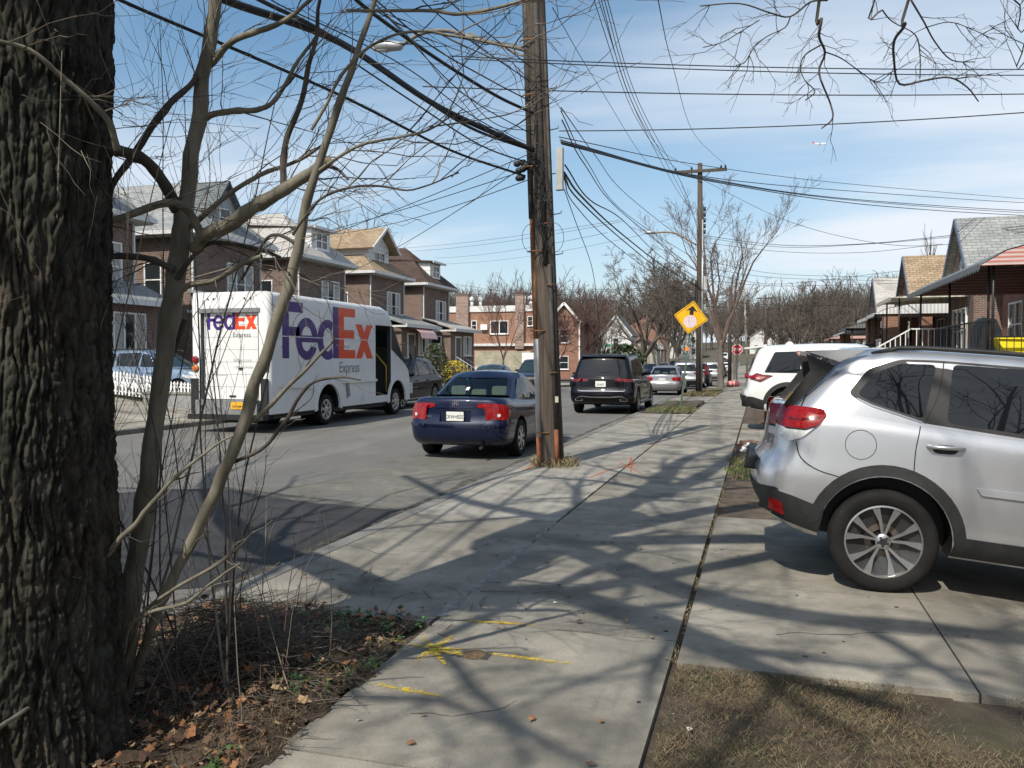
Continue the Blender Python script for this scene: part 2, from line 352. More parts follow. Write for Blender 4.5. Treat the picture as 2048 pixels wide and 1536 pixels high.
# right-hand pavement: aggregate strip by the kerb, slab strip, driveways (gaps are real joints over dark soil)
s=MB(); s.mat(AGG)
strip(s,-3.395,-1.915,7.9,20.3,.0,dy=4.13,gap=.014,tone=lambda y:rnd.uniform(.86,1.02))
s.mat(CONC)
strip(s,-3.395,-1.915,4.62,7.9,.0,dy=3.28,gap=.012,tone=lambda y:.80)
strip(s,-1.885,-.445,-8,2.95,.0,dy=2.2,gap=.014,tone=lambda y:1.12)
for a,b,tn in ((2.95,4.72,.93),(4.72,7.9,.82),(7.9,9.6,.86),(9.6,11.2,.84),(11.2,12.8,.88)): strip(s,-1.885,-.445,a,b,0,dy=9,gap=.014,tone=lambda y:tn)
strip(s,-3.395 if False else -1.885,-.445,12.8,66,.0,dy=1.6,gap=.014,tone=lambda y:rnd.uniform(.84,1.02))
for y0,y1 in ((27.0,27.2),(32.5,37.5),(47,51),(56,60)): strip(s,-3.395,-1.915,y0,y1,.0,dy=4,gap=.014,tone=lambda y:rnd.uniform(.85,1))
strip(s,-3.395,-1.915,20.3,24.5,.0,dy=2.1,gap=.014,tone=lambda y:.95)
strip(s,-3.395,-.445,75,150,.0,dy=3,gap=.02); strip(s,-3.39,-1.9,-8,-2,.0,dy=2,gap=.014)
tag(s.build('sidewalk'),kind='structure')
# mortar ridge along the middle joint
mj=MB().mat(mat('mortar',(.30,.295,.28),(.17,.16,.145),rough=.95,scale=14,bump=(60,1,.01)))
rj=random.Random(8); pts=[]; y=4.75
while y<7.9:
    w=rj.uniform(.018,.055)*(1 if y<6.8 else .5); pts.append((-1.90+rj.uniform(-.012,.012),y,w)); y+=.07
vs=[];fs=[]
for i,(x,yy,w) in enumerate(pts):
    vs+= [(x-w,yy,.001),(x,yy,.010+rj.uniform(-.004,.004)),(x+w,yy,.001)]
    if i: fs+=[(3*i-3,3*i-2,3*i+1,3*i),(3*i-2,3*i-1,3*i+2,3*i+1)]
mj.add([(a,b,c) for a,b,c in vs],[f[::-1] for f in fs],True); tag(mj.build('joint_mortar'),kind='structure')
dv=MB().mat(CONC)
def quadz(mb,x0,x1,y0,y1,z0,z1,tone=1.0,gap=.012):
    mb.tone=tone; a=gap/2
    vs=[(x0+a,y0+a,z0),(x1-a,y0+a,z1),(x1-a,y1-a,z1),(x0+a,y1-a,z0)]; vs+=[(x,y,z-.15) for x,y,z in vs]
    mb.add(vs,[(0,1,2,3),(0,4,5,1),(1,5,6,2),(2,6,7,3),(3,7,4,0)],False); mb.tone=1
SLP=math.tan(R(5.5))
for y0,y1,tn in ((4.38,6.02,.96),(6.02,8.6,.84)):
    quadz(dv,-.415,1.02,y0,y1,0,0,tn)
    for i in range(2): x0=1.02+i*1.8; quadz(dv,x0,x0+1.8,y0,y1,-(x0-1.02)*SLP,-(x0+1.8-1.02)*SLP,tn*.97)
    quadz(dv,4.62,12,y0,y1,-3.6*SLP,-3.6*SLP-.02,tn)
for y0,y1,hz_,tn in ((15.2,17.9,.0,1.0),(17.9,21.2,.02,.98),(29,34,.1,.95),(40,45,.1,.95),(52,57,.1,.95)):
    x=-.415
    for i in range(4): quadz(dv,x,x+1.9,y0,y1,gz(y0)+(hz_*i),gz(y0)+hz_*(i+1),tn); x+=1.9
tag(dv.build('driveway'),kind='structure')
so_=MB().mat(SOIL)       # soil under joints, verge and lawn beds
strip(so_,-3.40,.9,-12,66,-.035,dy=2,skirt=.01); strip(so_,.9,7.5,-12,4.36,-.035,dy=2,skirt=.4); strip(so_,.9,7.5,8.62,66,-.035,dy=2,skirt=.4)
tag(so_.build('soil'),kind='structure')
# lawn soil on the right, with a bumpy surface
def bumpy(mb,poly_in,x0,x1,y0,y1,step,z0,amp,fr=3.0,edge=.02,af=lambda x,y:1.0):
    nx=int((x1-x0)/step); ny=int((y1-y0)/step)
    vs=[(x0+i*step,y0+j*step,z0+gz(y0+j*step)+amp*af(x0+i*step,y0+j*step)*(.5+mnoise.fractal(Vector(((x0+i*step)*fr,(y0+j*step)*fr,1.3)),1.0,2.0,4))) for j in range(ny+1) for i in range(nx+1)]
    fs=[]
    for j in range(ny):
        for i in range(nx):
            cx=x0+(i+.5)*step; cy=y0+(j+.5)*step
            if poly_in(cx,cy): a=j*(nx+1)+i; fs.append((a,a+1,a+nx+2,a+nx+1))
    mb.add(vs,fs,True)
LAWN=mat('lawn_soil',(.040,.031,.020),(.105,.083,.052),rough=.95,scale=2.3,detail=10,bump=(60,.9,.012),speck=(110,(.23,.185,.12),.64),dirt=((.055,.062,.025),1.1,.5,.66))
b=MB().mat(LAWN); bumpy(b,lambda x,y:True,-.40,7.0,-3,4.34,.09,-.040,.036); tag(b.build('lawn_soil'),kind='structure')
def verge_in(x,y):
    edge=-1.80 if y<3.3 else -1.80-(y-3.3)*.10
    edge+=-.05+.03*math.sin(y*7)+.02*math.sin(y*17+1)+.03*mnoise.noise(Vector((x*9,y*9,4)))
    return x<edge and y<4.60+.05*math.sin(x*9)
VERGE=mat('verge_soil',(.038,.026,.017),(.115,.078,.048),rough=.95,scale=6,detail=9,bump=(40,1,.02),speck=(70,(.20,.15,.10),.62))
b=MB().mat(VERGE); bumpy(b,verge_in,-3.42,-1.60,.6,4.7,.02,-.004,.07,4,.02,lambda x,y:max(.12,min(1,(-1.8-max(0,y-3.3)*.1-x)/.35,(4.75-y)/.4))); tag(b.build('verge_soil'),kind='structure')
for nm,x0,x1,y0,y1 in (('far_verge_soil',-3.38,-1.93,24.5,27.0),('far_verge_soil',-3.38,-1.93,27.2,32.5),('far_verge_soil',-3.38,-1.93,37.5,47)):
    b=MB().mat(LAWN); bumpy(b,lambda x,y:True,x0,x1,y0,y1,.15,-.01,.05); tag(b.build(nm),kind='structure')
# left-hand pavement and front yards
l=MB().mat(CONC); strip(l,-16.6,-13.46,-12,66,.055,dy=1.6,gap=.014,tone=lambda y:rnd.uniform(.98,1.18)); strip(l,-16.6,-13.46,75,150,.055,dy=3,gap=.02)
tag(l.build('sidewalk'),kind='structure')
# spray-paint marks on the pavement
YM=mat('yellow_spray',(.62,.43,.02),(.70,.52,.06),rough=.85,scale=6,alpha=(26,.40,.62)); OM=mat('orange_spray',(.50,.13,.04),rough=.85,alpha=(35,.40,.60))
def stroke(mb,p,q,w,z=.003):
    p=Vector(p);q=Vector(q);d=(q-p).normalized();n=Vector((-d.y,d.x,0)); k=9; rr=random.Random(int(p.x*1000)); vs=[]
    for i in range(k+1):
        t=i/k; c=p.lerp(q,t); ww=w*(.35+.65*math.sin(PI*min(1,max(.08,t))**.6))*rr.uniform(.8,1.15)/1.5
        vs+= [(c.x+n.x*ww,c.y+n.y*ww,z),(c.x-n.x*ww,c.y-n.y*ww,z)]
    mb.add(vs,[(2*i,2*i+1,2*i+3,2*i+2) for i in range(k)],False)
ym=MB().mat(YM)
stroke(ym,G(940,1243),G(1068,1250),.020); stroke(ym,G(975,1307),G(1140,1328),.022,.0034); stroke(ym,G(755,1370),G(880,1393),.020,.0028)
def spray(mb,p,q,w,n,seed):
    rr=random.Random(seed); p=Vector(p);q=Vector(q)
    for i in range(n):
        t=min(1.06,max(-.06,rr.gauss(.5,.27))); c=p.lerp(q,t); x=c.x+rr.gauss(0,w); y=c.y+rr.gauss(0,w); r_=rr.uniform(.0012,.0042); a=rr.random()*6
        mb.add([(x+r_*math.cos(a+k),y+r_*math.sin(a+k),.0042+rr.random()*.0008) for k in (0,1.25,2.5,3.75,5.0)],[(0,1,2,3,4)],False)
c0=G(868,1298)
for i,(a,b_) in enumerate((((940,1243),(1068,1250)),((975,1307),(1140,1328)),((755,1370),(880,1393)),((815,1290),(930,1306)),((835,1325),(905,1275)),((845,1275),(890,1328)),((745,1275),(800,1284)))): spray(ym,G(*a),G(*b_),.014,520,i)
for i,(x,y,w) in enumerate(((815,1290,.03),(905,1272,.035),(925,1300,.04),(890,1330,.03),(835,1318,.03),(845,1275,.025),(930,1312,.05))): stroke(ym,c0,G(x,y),w,.0036+i*.0004)
stroke(ym,G(745,1275),G(800,1284),.02)
tag(ym.build('yellow_paint_marks'),kind='structure')
om=MB().mat(OM)
for i,(a,b_) in enumerate((((1205,940),(1290,930)),((1240,925),(1285,948)),((1262,915),(1262,945)),((1180,955),(1225,938)),((1290,890),(1320,888)))): stroke(om,G(*a),G(*b_),.035,.003+i*.0005)
stroke(om,G(1045,942),G(1085,925),.05,.006)
tag(om.build('orange_paint_marks'),kind='structure')
# grass, weeds, leaf litter
def blades(name,n,inside,x0,x1,y0,y1,h,mats,zf=lambda x,y:0,w=.004,seed=1,lean=.5):
    rr=random.Random(seed); mb=MB(); [mb.mat(m) for m in mats]; c=0; tr=0
    while c<n and tr<n*6:
        tr+=1; x=rr.uniform(x0,x1); y=rr.uniform(y0,y1)
        if not inside(x,y,rr): continue
        c+=1; a=rr.uniform(0,2*PI); hh=h*rr.uniform(.4,1.3); z=zf(x,y)
        dx,dy=math.cos(a),math.sin(a); lx,ly=rr.uniform(-lean,lean)*hh,rr.uniform(-lean,lean)*hh
        mb.mi=rr.choices(range(len(mats)),[3]+[1]*(len(mats)-1))[0]
        mb.add([(x-dx*w,y-dy*w,z),(x+dx*w,y+dy*w,z),(x+lx*.5+dx*w*.7,y+ly*.5+dy*w*.7,z+hh*.6),(x+lx*.5-dx*w*.7,y+ly*.5-dy*w*.7,z+hh*.6),(x+lx*1.4,y+ly*1.4,z+hh)],[(0,1,2,3),(3,2,4)],False)
    return tag(mb.build(name),kind='stuff')
GR=mat('grass_green',(.045,.085,.018),(.09,.14,.035),rough=.7,scale=3); GD=mat('grass_dry',(.20,.165,.085),(.32,.26,.14),rough=.8,scale=5); GB=mat('grass_brown',(.10,.070,.038),(.16,.11,.06),rough=.85,scale=5)
GB2=mat('thatch_tan',(.135,.105,.062),(.19,.15,.09),rough=.9,scale=5); GD2=mat('thatch_straw',(.17,.14,.075),(.25,.205,.12),rough=.9,scale=5)
def pn(x,y,s,k): return mnoise.noise(Vector((x*s,y*s,k)))
blades('lawn_thatch',34000,lambda x,y,r_:pn(x,y,1.5,2)*1.5+pn(x,y,5,8)*.5+r_.uniform(-.45,.45)>-.10,-.40,2.6,2.6,4.36,.018,[GB,GB2,GD2],lambda x,y:0.0,.0019,2,1.6)
blades('lawn_grass',7000,lambda x,y,r_:pn(x,y,1.6,2)+r_.uniform(-.35,.35)>.05,-.40,3.6,2.0,4.36,.022,[GB,GR,GD2],lambda x,y:0.0,.0022,3,1.2)
blades('lawn_grass',1100,lambda x,y,r_:pn(x,y,4,7)>.33,-.40,4.2,1.2,4.36,.04,[GR],lambda x,y:0.0,.0030,12,.9)
blades('verge_straw',9000,lambda x,y,r_:verge_in(x,y),-3.4,-1.6,1.8,4.7,.035,[GB,GB2,GD2],lambda x,y:.03,.0016,44,2.2)
blades('verge_grass',1600,lambda x,y,r_:verge_in(x,y) and pn(x,y,2.6,5)+r_.uniform(-.2,.2)>.05,-3.4,-1.6,1.8,4.7,.045,[GD,GB,GR],lambda x,y:.02,.0028,3,1.5)
blades('curb_grass',5200,lambda x,y,r_: (x+2.65)**2/.62+(y-26.3)**2/3.0<1,-3.38,-1.93,24.5,29,.06,[GR,GR,GD],lambda x,y:0.0+gz(y),.006,4,.7)
blades('curb_grass',3500,lambda x,y,r_:True,-3.38,-1.93,37.5,47,.11,[GB,GR,GD],lambda x,y:0.0+gz(y),.012,5,.7)
blades('yard_grass',5200,lambda x,y,r_:x>-.42+.12*math.sin(y*5),-.5,1.6,11.4,14.3,.07,[GR,GD,GB],lambda x,y:-.02,.006,6,.7)
blades('pole_grass',700,lambda x,y,r_:(x+2.95)**2+(y-12.1)**2<.13,-3.4,-2.4,11.6,12.6,.13,[GD,GD,GB],lambda x,y:0,.005,7,.9)
blades('joint_weeds',420,lambda x,y,r_:True,-.447,-.413,4.4,11,.018,[GD,GB,GR],lambda x,y:-.01,.003,8,1.0)
blades('joint_weeds',300,lambda x,y,r_:True,-1.915,-1.885,7.9,20,.02,[GD,GB,GR],lambda x,y:-.01,.004,9,1.0)
blades('gutter_weeds',500,lambda x,y,r_:True,-3.62,-3.54,4.5,14,.03,[GD,GB],lambda x,y:RZ,.004,10,1.2)
LF=[mat('dead_leaf_rust',(.20,.085,.035),(.33,.155,.065),rough=.75,scale=30),mat('dead_leaf_tan',(.26,.17,.09),(.38,.27,.15),rough=.8,scale=30),mat('dead_leaf_dark',(.08,.045,.028),(.14,.08,.05),rough=.8,scale=30)]
def leaf(mb,c,s,rr,lift=.6):
    a=rr.uniform(0,2*PI); t1=rr.uniform(-lift,lift); t2=rr.uniform(-lift,lift)
    M_=Matrix.Translation(c)@Matrix.Rotation(a,4,'Z')@Matrix.Rotation(t1,4,'X')@Matrix.Rotation(t2,4,'Y')
    cu=rr.uniform(.1,.5)*s
    pr=[(0,-.55),(.22,-.35),(.42,-.42),(.36,-.05),(.48,.2),(.22,.22),(.12,.5),(0,.62)]
    vs=[M_@Vector((x*s*.8,y*s,0+cu*abs(x)*1.6+cu*.5*y*y)) for x,y in pr]+[M_@Vector((-x*s*.8,y*s,cu*abs(x)*1.3+cu*.5*y*y)) for x,y in pr]
    mb.add(vs,[(i,i+1,9+i,8+i) for i in range(7)],True)
ll=MB(); [ll.mat(m) for m in LF]; rr=random.Random(11); c=0
while c<3600:
    x=rr.uniform(-3.4,-1.6); y=rr.uniform(1.8,4.7)
    dens=1.0 if (x<-2.2 and y<3.9) else .35
    if not verge_in(x+.05,y) or rr.random()>dens: continue
    c+=1; ll.mi=rr.choices((0,1,2),(3,2,5))[0]; leaf(ll,(x,y,rr.uniform(.03,.085)),rr.choice((rr.uniform(.012,.03),rr.uniform(.02,.045),rr.uniform(.03,.065))),rr,1.0)
for i in range(60):
    x=rr.uniform(-3.3,-.2); y=rr.choice((rr.uniform(3,6),rr.uniform(4,14))); ll.mi=rr.choice((0,1,2)); leaf(ll,(x,y,.012),rr.uniform(.015,.045),rr,.2)
tag(ll.build('leaf_litter'),kind='stuff')
# cracks, gum spots and gutter grit
CRK=mat('crack_dirt',(.035,.032,.028),(.06,.055,.045),rough=.95,scale=20)
ck=MB().mat(CRK); rr=random.Random(17)
def crack(p,a,l_,w=.004,z=.0022):
    p=Vector((p[0],p[1],z)); L_=[];R_=[]; n=int(l_/.05)
    for i in range(n+1):
        a+=rr.gauss(0,.28); a*=1; d=Vector((math.cos(a),math.sin(a),0)); q=Vector((-d.y,d.x,0))*w*rr.uniform(.35,1.3)*(1-.7*i/n); L_.append(p+q);R_.append(p-q); p=p+d*.05
        if rr.random()<.018 and l_>.5: crack(p,a+rr.choice((-1,1))*rr.uniform(.5,1.1),l_*.4,w*.7,z)
    ck.add(L_+R_,[(i,n+1+i,n+2+i,i+1) for i in range(n)],False)
for p,a,l_ in (((-3.3,6.3),.3,1.4),((-.5,6.6),2.6,1.2),((-1.0,9.7),1.9,1.1),((-3.2,9.4),.6,1.3),((-2.4,11),-.8,1.2),((.1,5.0),.9,.9),((.9,7.2),3.0,1.4),((-1.7,13),1.0,1.5),((-2.9,16),.4,1.6),((-1.5,3.4),.2,.55)): crack(p,a,l_)
for p,a,l_ in (((-4.2,7.9),1.2,2),((-5.5,9.8),.5,2.5),((-8.5,8),1.4,4),((-9,14),1.5,4)): crack(p,a,l_,.006,RZ+.0075)
for i in range(150):
    x=rr.uniform(-3.3,1.2); y=rr.uniform(3.2,13); r_=rr.uniform(.006,.017)
    if x>-.4 and y<4.4 or x<-1.8 and y<4.7: continue
    ck.add([(x+r_*math.cos(k)*rr.uniform(.7,1.2),y+r_*math.sin(k)*rr.uniform(.7,1.2),.0026) for k in (0,.9,1.8,2.7,3.6,4.5,5.4)],[tuple(range(7))],False)
tag(ck.build('pavement_cracks'),kind='structure')
gg=MB().mat(mat('gutter_grit',(.045,.040,.032),(.12,.108,.085),rough=.95,scale=9,bump=(80,.8,.008),alpha=(5,.38,.62)))
vs=[];n=120
for i in range(n+1):
    y=3.5+i*.5; w=.22+.14*mnoise.noise(Vector((y*.8,0,2)))+.08*mnoise.noise(Vector((y*3,0,5))); vs+= [(-3.556,y,RZ+gz(y)+.012),(-3.56-max(.05,w),y,RZ+gz(y)+.008)]
gg.add(vs,[(2*i,2*i+2,2*i+3,2*i+1) for i in range(n)],False); tag(gg.build('gutter_grit'),kind='stuff')
# low green weeds in the verge: clumps of small leaves
wd=MB().mat(mat('weed_leaf',(.035,.095,.020),(.085,.17,.04),rough=.6,scale=20)); rr=random.Random(21); c=0
while c<170:
    x=rr.uniform(-3.3,-1.55); y=rr.uniform(2.0,4.6)
    nearedge=abs(x-(-1.93))<.05 and y>3.6
    if not verge_in(x+.0,y) and not nearedge: continue
    if pn(x,y,2.4,9)<.12 and not nearedge: continue
    c+=1
    for _ in range(rr.randint(8,16)):
        a=rr.uniform(0,2*PI); q=rr.uniform(.0,.05); s_=rr.uniform(.006,.013)
        M_=Matrix.Translation((x+q*math.cos(a),y+q*math.sin(a),rr.uniform(.025,.075)))@Matrix.Rotation(a,4,'Z')@Matrix.Rotation(rr.uniform(-.7,.5),4,'Y')
        wd.add([M_@Vector(v) for v in ((-s_,-s_*.6,0),(0,-s_*.9,.002),(s_*1.3,0,0),(0,s_*.9,.002),(-s_,s_*.6,0))],[(0,1,2,3,4)],False)
tag(wd.build('verge_weeds'),kind='stuff')
# fallen twigs on the ground
TW=mat('twig_bark',(.085,.065,.05),(.20,.165,.13),rough=.85,scale=30,bump=(90,.4,.003))
tw=MB().mat(TW); rr=random.Random(31)
for i in range(900):
    x=rr.uniform(-3.3,-1.55); y=rr.uniform(1.9,4.75)
    if i>860: x=rr.uniform(-3.2,-1.2); y=rr.uniform(4.4,5.6)
    elif not verge_in(x+.08,y): continue
    a=rr.uniform(0,2*PI); l_=rr.uniform(.05,.32); z=rr.uniform(.02,.06) if i<=860 else .006; p=Vector((x,y,z)); pts=[p]
    for k_ in range(4): a+=rr.uniform(-.4,.4); p=p+Vector((math.cos(a),math.sin(a),rr.uniform(-.05,.12)))*l_/4; p.z=max(p.z,.004); pts.append(p)
    tw.tube(pts,[.0028,.0026,.0022,.0018,.001],4,False)
tag(tw.build('fallen_twigs'),kind='stuff')
bh=MB().mat(TW); rr=random.Random(37)
for i in range(1500):
    a=rr.uniform(0,2*PI); q=abs(rr.gauss(0,.42)); x=-2.62+q*math.cos(a)*.9; y=3.62+q*math.sin(a)*.95
    if not verge_in(x+.05,y) or y<2.9: continue
    h=.30*math.exp(-(q/.42)**2); a=rr.uniform(0,2*PI); l_=rr.uniform(.10,.42); p=Vector((x,y,rr.uniform(.02,.05+h))); pts=[p]
    for k_ in range(3): a+=rr.uniform(-.35,.35); p=p+Vector((math.cos(a),math.sin(a),rr.uniform(-.25,.28)))*l_/3; p.z=max(p.z,.01); pts.append(p)
    bh.tube(pts,[.0022,.002,.0016,.0008],3,False)
tag(bh.build('brush_heap'),kind='stuff')
# ================================================================ VEHICLES
INTER=mat('car_interior',(.030,.029,.028),(.045,.044,.042),rough=.85); SEATC=mat('seat_fabric',(.30,.27,.235),(.36,.33,.29),rough=.9,scale=10)
REDL=mat('red_lens',(.17,.002,.003),(.29,.004,.005),rough=.22,coat=.6,spec=.3,scale=40); REDD=mat('dark_red_lens',(.07,.002,.004),(.15,.004,.006),rough=.12,coat=1,scale=25)
CLEARL=mat('clear_lens',(.50,.50,.50),(.66,.66,.66),rough=.12,coat=1,scale=30); PLATE=mat('plate_white',(.66,.66,.62),(.74,.74,.70),rough=.4,scale=8); PLATEY=mat('plate_yellow',(.70,.36,.02),(.75,.42,.03),rough=.4)
INK=mat('ink_navy',(.012,.018,.055),rough=.5); AMBER=mat('amber_lens',(.55,.13,.012),(.65,.2,.02),rough=.15,coat=1,scale=30)
ALLOY=mat('alloy',(.50,.50,.51),(.60,.60,.61),rough=.28,metal=.9,scale=10); DRIM=mat('dark_rim',(.022,.022,.024),(.04,.04,.042),rough=.4,coat=.5)
DARKG=glass('tinted_glass',(.008,.010,.012),rough=.012); SEEG=glass('clear_car_glass',(.50,.62,.58),rough=.01,see=1); GREENG=glass('green_windscreen',(.018,.035,.036),rough=.015)
SEAM=mat('panel_gap',(.006,.006,.007),rough=.7); GRILLE=mat('grille',(.010,.010,.011),rough=.4,bump=(90,.5,.01))
def roundpoly(poly,r,k=4):
    out=[];n=len(poly)
    for i in range(n):
        a,b,c=Vector(poly[i-1]),Vector(poly[i]),Vector(poly[(i+1)%n])
        rr=r[i] if hasattr(r,'__len__') else r
        d1=(a-b);d2=(c-b); q=min(rr,d1.length*.48,d2.length*.48)
        if q<1e-4: out.append(tuple(b)); continue
        p1=b+d1.normalized()*q; p2=b+d2.normalized()*q
        for j in range(k+1):
            t=j/k; out.append(tuple(p1*(1-t)**2+b*2*t*(1-t)+p2*t*t))
    return out
def cutgrid(poly,step):
    bm=bmesh.new(); vs=[bm.verts.new((x,y,0)) for x,y in poly]; bm.faces.new(vs)
    xs=[p[0] for p in poly]; ys=[p[1] for p in poly]
    def cuts(lo,hi,ax):
        n=int((hi-lo)/step)
        for i in range(1,n+1):
            c=lo+(hi-lo)*i/(n+1); co=(c,0,0) if ax==0 else (0,c,0); no=(1,0,0) if ax==0 else (0,1,0)
            bmesh.ops.bisect_plane(bm,geom=bm.verts[:]+bm.edges[:]+bm.faces[:],dist=1e-5,plane_co=co,plane_no=no)
    cuts(min(xs),max(xs),0); cuts(min(ys),max(ys),1)
    bm.normal_update(); bm.verts.index_update(); bm.edges.index_update()
    V=[(v.co.x,v.co.y) for v in bm.verts]; Fc=[]
    for f in bm.faces:
        ix=[v.index for v in f.verts]
        if f.normal.z<0: ix=ix[::-1]
        Fc.append(ix)
    E_=[]
    for e in bm.edges:
        if len(e.link_faces)==1: E_.append((e.verts[0].index,e.verts[1].index))
    bm.free(); return V,Fc,E_
class Shell:
    """closed car shell: horizontal rows t=0..1, perimeter rear face, corner, side, corner, front face; x right, y (=u) forward"""
    def __init__(s,L_,zb,zt,W_,uR,uF,cr=.22,ar=.16,cf=.3,af=.3,bulge=.03,fb=.08,crown=.03,taper=(.03,.05),rows=None):
        s.L=L_; s.zb=smooth(zb); s.zt=smooth(zt); s.W=smooth(W_); s.uR=smooth(uR); s.uF=smooth([(t,L_-d) for t,d in uF])
        s.cr,s.ar,s.cf,s.af,s.bulge,s.fb,s.crown,s.taper=cr,ar,cf,af,bulge,fb,crown,taper
        s.rows=rows or [0,.04,.10,.18,.26,.34,.42,.5,.58,.66,.74,.82,.88,.93,.965,.985,1]
    def z(s,u,t,x=0,W_=1):
        a,b=s.zb(u),s.zt(u); return a+(b-a)*t+s.crown*(1-min(1,(x/max(W_,.1))**2))*max(0,(t-.8)/.2)
    def tz(s,u,z): 
        a,b=s.zb(u),s.zt(u); return min(1,max(0,(z-a)/(b-a)))
    def hw(s,u,t):
        W_=s.W(t); r0=s.uR(t)+s.bulge; f0=s.uF(t)-s.fb; m=(r0+f0)/2; h=(f0-r0)/2
        q=(u-m)/h; W_-= (s.taper[0] if q<0 else s.taper[1])*abs(q)**2.2
        if u<r0+s.ar: 
            k=min(1,max(0,1-(u-r0)/s.ar)); return W_-s.cr+s.cr*math.sqrt(max(0,1-k*k))
        if u>f0-s.af:
            k=min(1,max(0,(u-(f0-s.af))/s.af)); return W_-s.cf+s.cf*math.sqrt(max(0,1-k*k))
        return W_
    def rearu(s,x,t):
        Wt=s.W(t)-s.taper[0]; x=abs(x); w=Wt-s.cr; r=s.uR(t)
        if x<=w: return r+s.bulge*(x/w)**2
        k=min(1,(x-w)/s.cr); return r+s.bulge+s.ar*(1-math.sqrt(max(0,1-k*k)))
    def frontu(s,x,t):
        Wt=s.W(t)-s.taper[1]; x=abs(x); w=Wt-s.cf; r=s.uF(t)
        if x<=w: return r-s.fb*(x/w)**2
        k=min(1,(x-w)/s.cf); return r-s.fb-s.af*(1-math.sqrt(max(0,1-k*k)))
    def side(s,u,z): return s.hw(u,s.tz(u,z))
    def rear(s,x,z):
        u=.2
        for _ in range(6): u=s.rearu(x,s.tz(u,z))
        return u
    def front(s,x,z):
        u=s.L-.3
        for _ in range(6): u=s.frontu(x,s.tz(u,z))
        return u
    def build(s,mb,paintm,under=BLACK,nr=6,ns=44,dark=0):
        rows=s.rows; K=len(rows); cols=[]
        for t in rows:
            Wt=s.W(t); w=Wt-s.taper[0]-s.cr; c=[]
            for i in range(nr+1): x=w*i/nr; c.append((x,s.uR(t)+s.bulge*(i/nr)**2))
            for i in range(1,7):
                a=i/6*PI/2; x=w+s.cr*math.sin(a); c.append((x,s.uR(t)+s.bulge+s.ar*(1-math.cos(a))))
            u0=s.uR(t)+s.bulge+s.ar; u1=s.uF(t)-s.fb-s.af
            for i in range(1,ns): u=u0+(u1-u0)*i/ns; c.append((s.hw(u,t),u))
            wf=Wt-s.taper[1]-s.cf
            for i in range(0,7):
                a=(1-i/6)*PI/2; c.append((wf+s.cf*math.sin(a),s.uF(t)-s.fb-s.af*(1-math.cos(a))))
            for i in range(1,nr+1): x=wf*(1-i/nr); c.append((x,s.uF(t)-s.fb*(1-i/nr)**2))
            cols.append(c)
        n=len(cols[0]); vs=[];idx={}
        def vid(r,j,sg):
            if j in (0,n-1): sg=1
            key=(r,j,sg)
            if key not in idx:
                x,u=cols[r][j]; idx[key]=len(vs); vs.append((sg*x,u,s.z(u,rows[r],x,s.W(rows[r]))))
            return idx[key]
        fs=[];ms=[]
        for r in range(K-1):
            for j in range(n-1):
                for sg in (1,-1):
                    f=[vid(r,j,sg),vid(r,j+1,sg),vid(r+1,j+1,sg),vid(r+1,j,sg)]
                    fs.append(f if sg>0 else f[::-1]); ms.append(1 if rows[r]<dark else 0)
        for r,flip in ((K-1,False),(0,True)):
            j0,j1=nr,n-1-nr; grid=[]
            for j in range(j0,j1+1):
                row=[]
                for k in range(-nr,nr+1):
                    if j==j0: v=vid(r,abs(k),1 if k>0 else -1)
                    elif j==j1: v=vid(r,n-1-abs(k),1 if k>0 else -1)
                    elif abs(k)==nr: v=vid(r,j,1 if k>0 else -1)
                    else:
                        x,u=cols[r][j]; xx=x*k/nr; v=len(vs); t=rows[r]
                        # blend the end columns so the deck edge follows the bulged face
                        vs.append((xx,u,s.z(u,t,xx,s.W(t))))
                    row.append(v)
                grid.append(row)
            for a in range(len(grid)-1):
                for b in range(2*nr):
                    f=[grid[a][b],grid[a][b+1],grid[a+1][b+1],grid[a+1][b]]
                    fs.append(f[::-1] if flip else f); ms.append(1 if flip else 0)
        mb.mat(under); iu=mb.mi; mb.mat(paintm); ip=mb.mi; o=len(mb.v); mb.v.extend(vs)
        for f,m in zip(fs,ms):
            g_=[]; [g_.append(o+i) for i in f if o+i not in g_]
            if len(g_)<3: continue
            mb.f.append(g_); mb.m.append(iu if m else ip); mb.sm.append(True); mb.t.append(1.0)
def patch(mb,sh,kind,poly,off=.004,depth=.02,sg=1,step=.09,sm=True):
    """lay a 2-D outline on the shell: side -> (u,z), rear/front -> (x,z), top -> (x,u)"""
    V,Fc,E_=cutgrid(poly,step)
    def mp_(a,b,o):
        if kind=='side': return (sg*(sh.side(a,b)+o),a,b)
        if kind=='rear': return (a,sh.rear(a,b)-o,b+o*.3)
        if kind=='front': return (a,sh.front(a,b)+o,b+o*.3)
        if kind=='top': return (a,b,sh.z(b,1,a,sh.W(1))+o)
    top=[mp_(a,b,off) for a,b in V]; bot=[mp_(a,b,off-depth) for a,b in V]
    flip={'side':sg<0,'rear':False,'front':True,'top':False}[kind]
    vs=top+bot; n=len(V); fs=[f[::-1] if flip else f for f in Fc]
    mb.add(vs,fs,sm); mb.add([top[i] for e in E_ for i in e]+[bot[i] for e in E_ for i in e],[(2*i,2*i+1,2*len(E_)+2*i+1,2*len(E_)+2*i) for i in range(len(E_))],False)
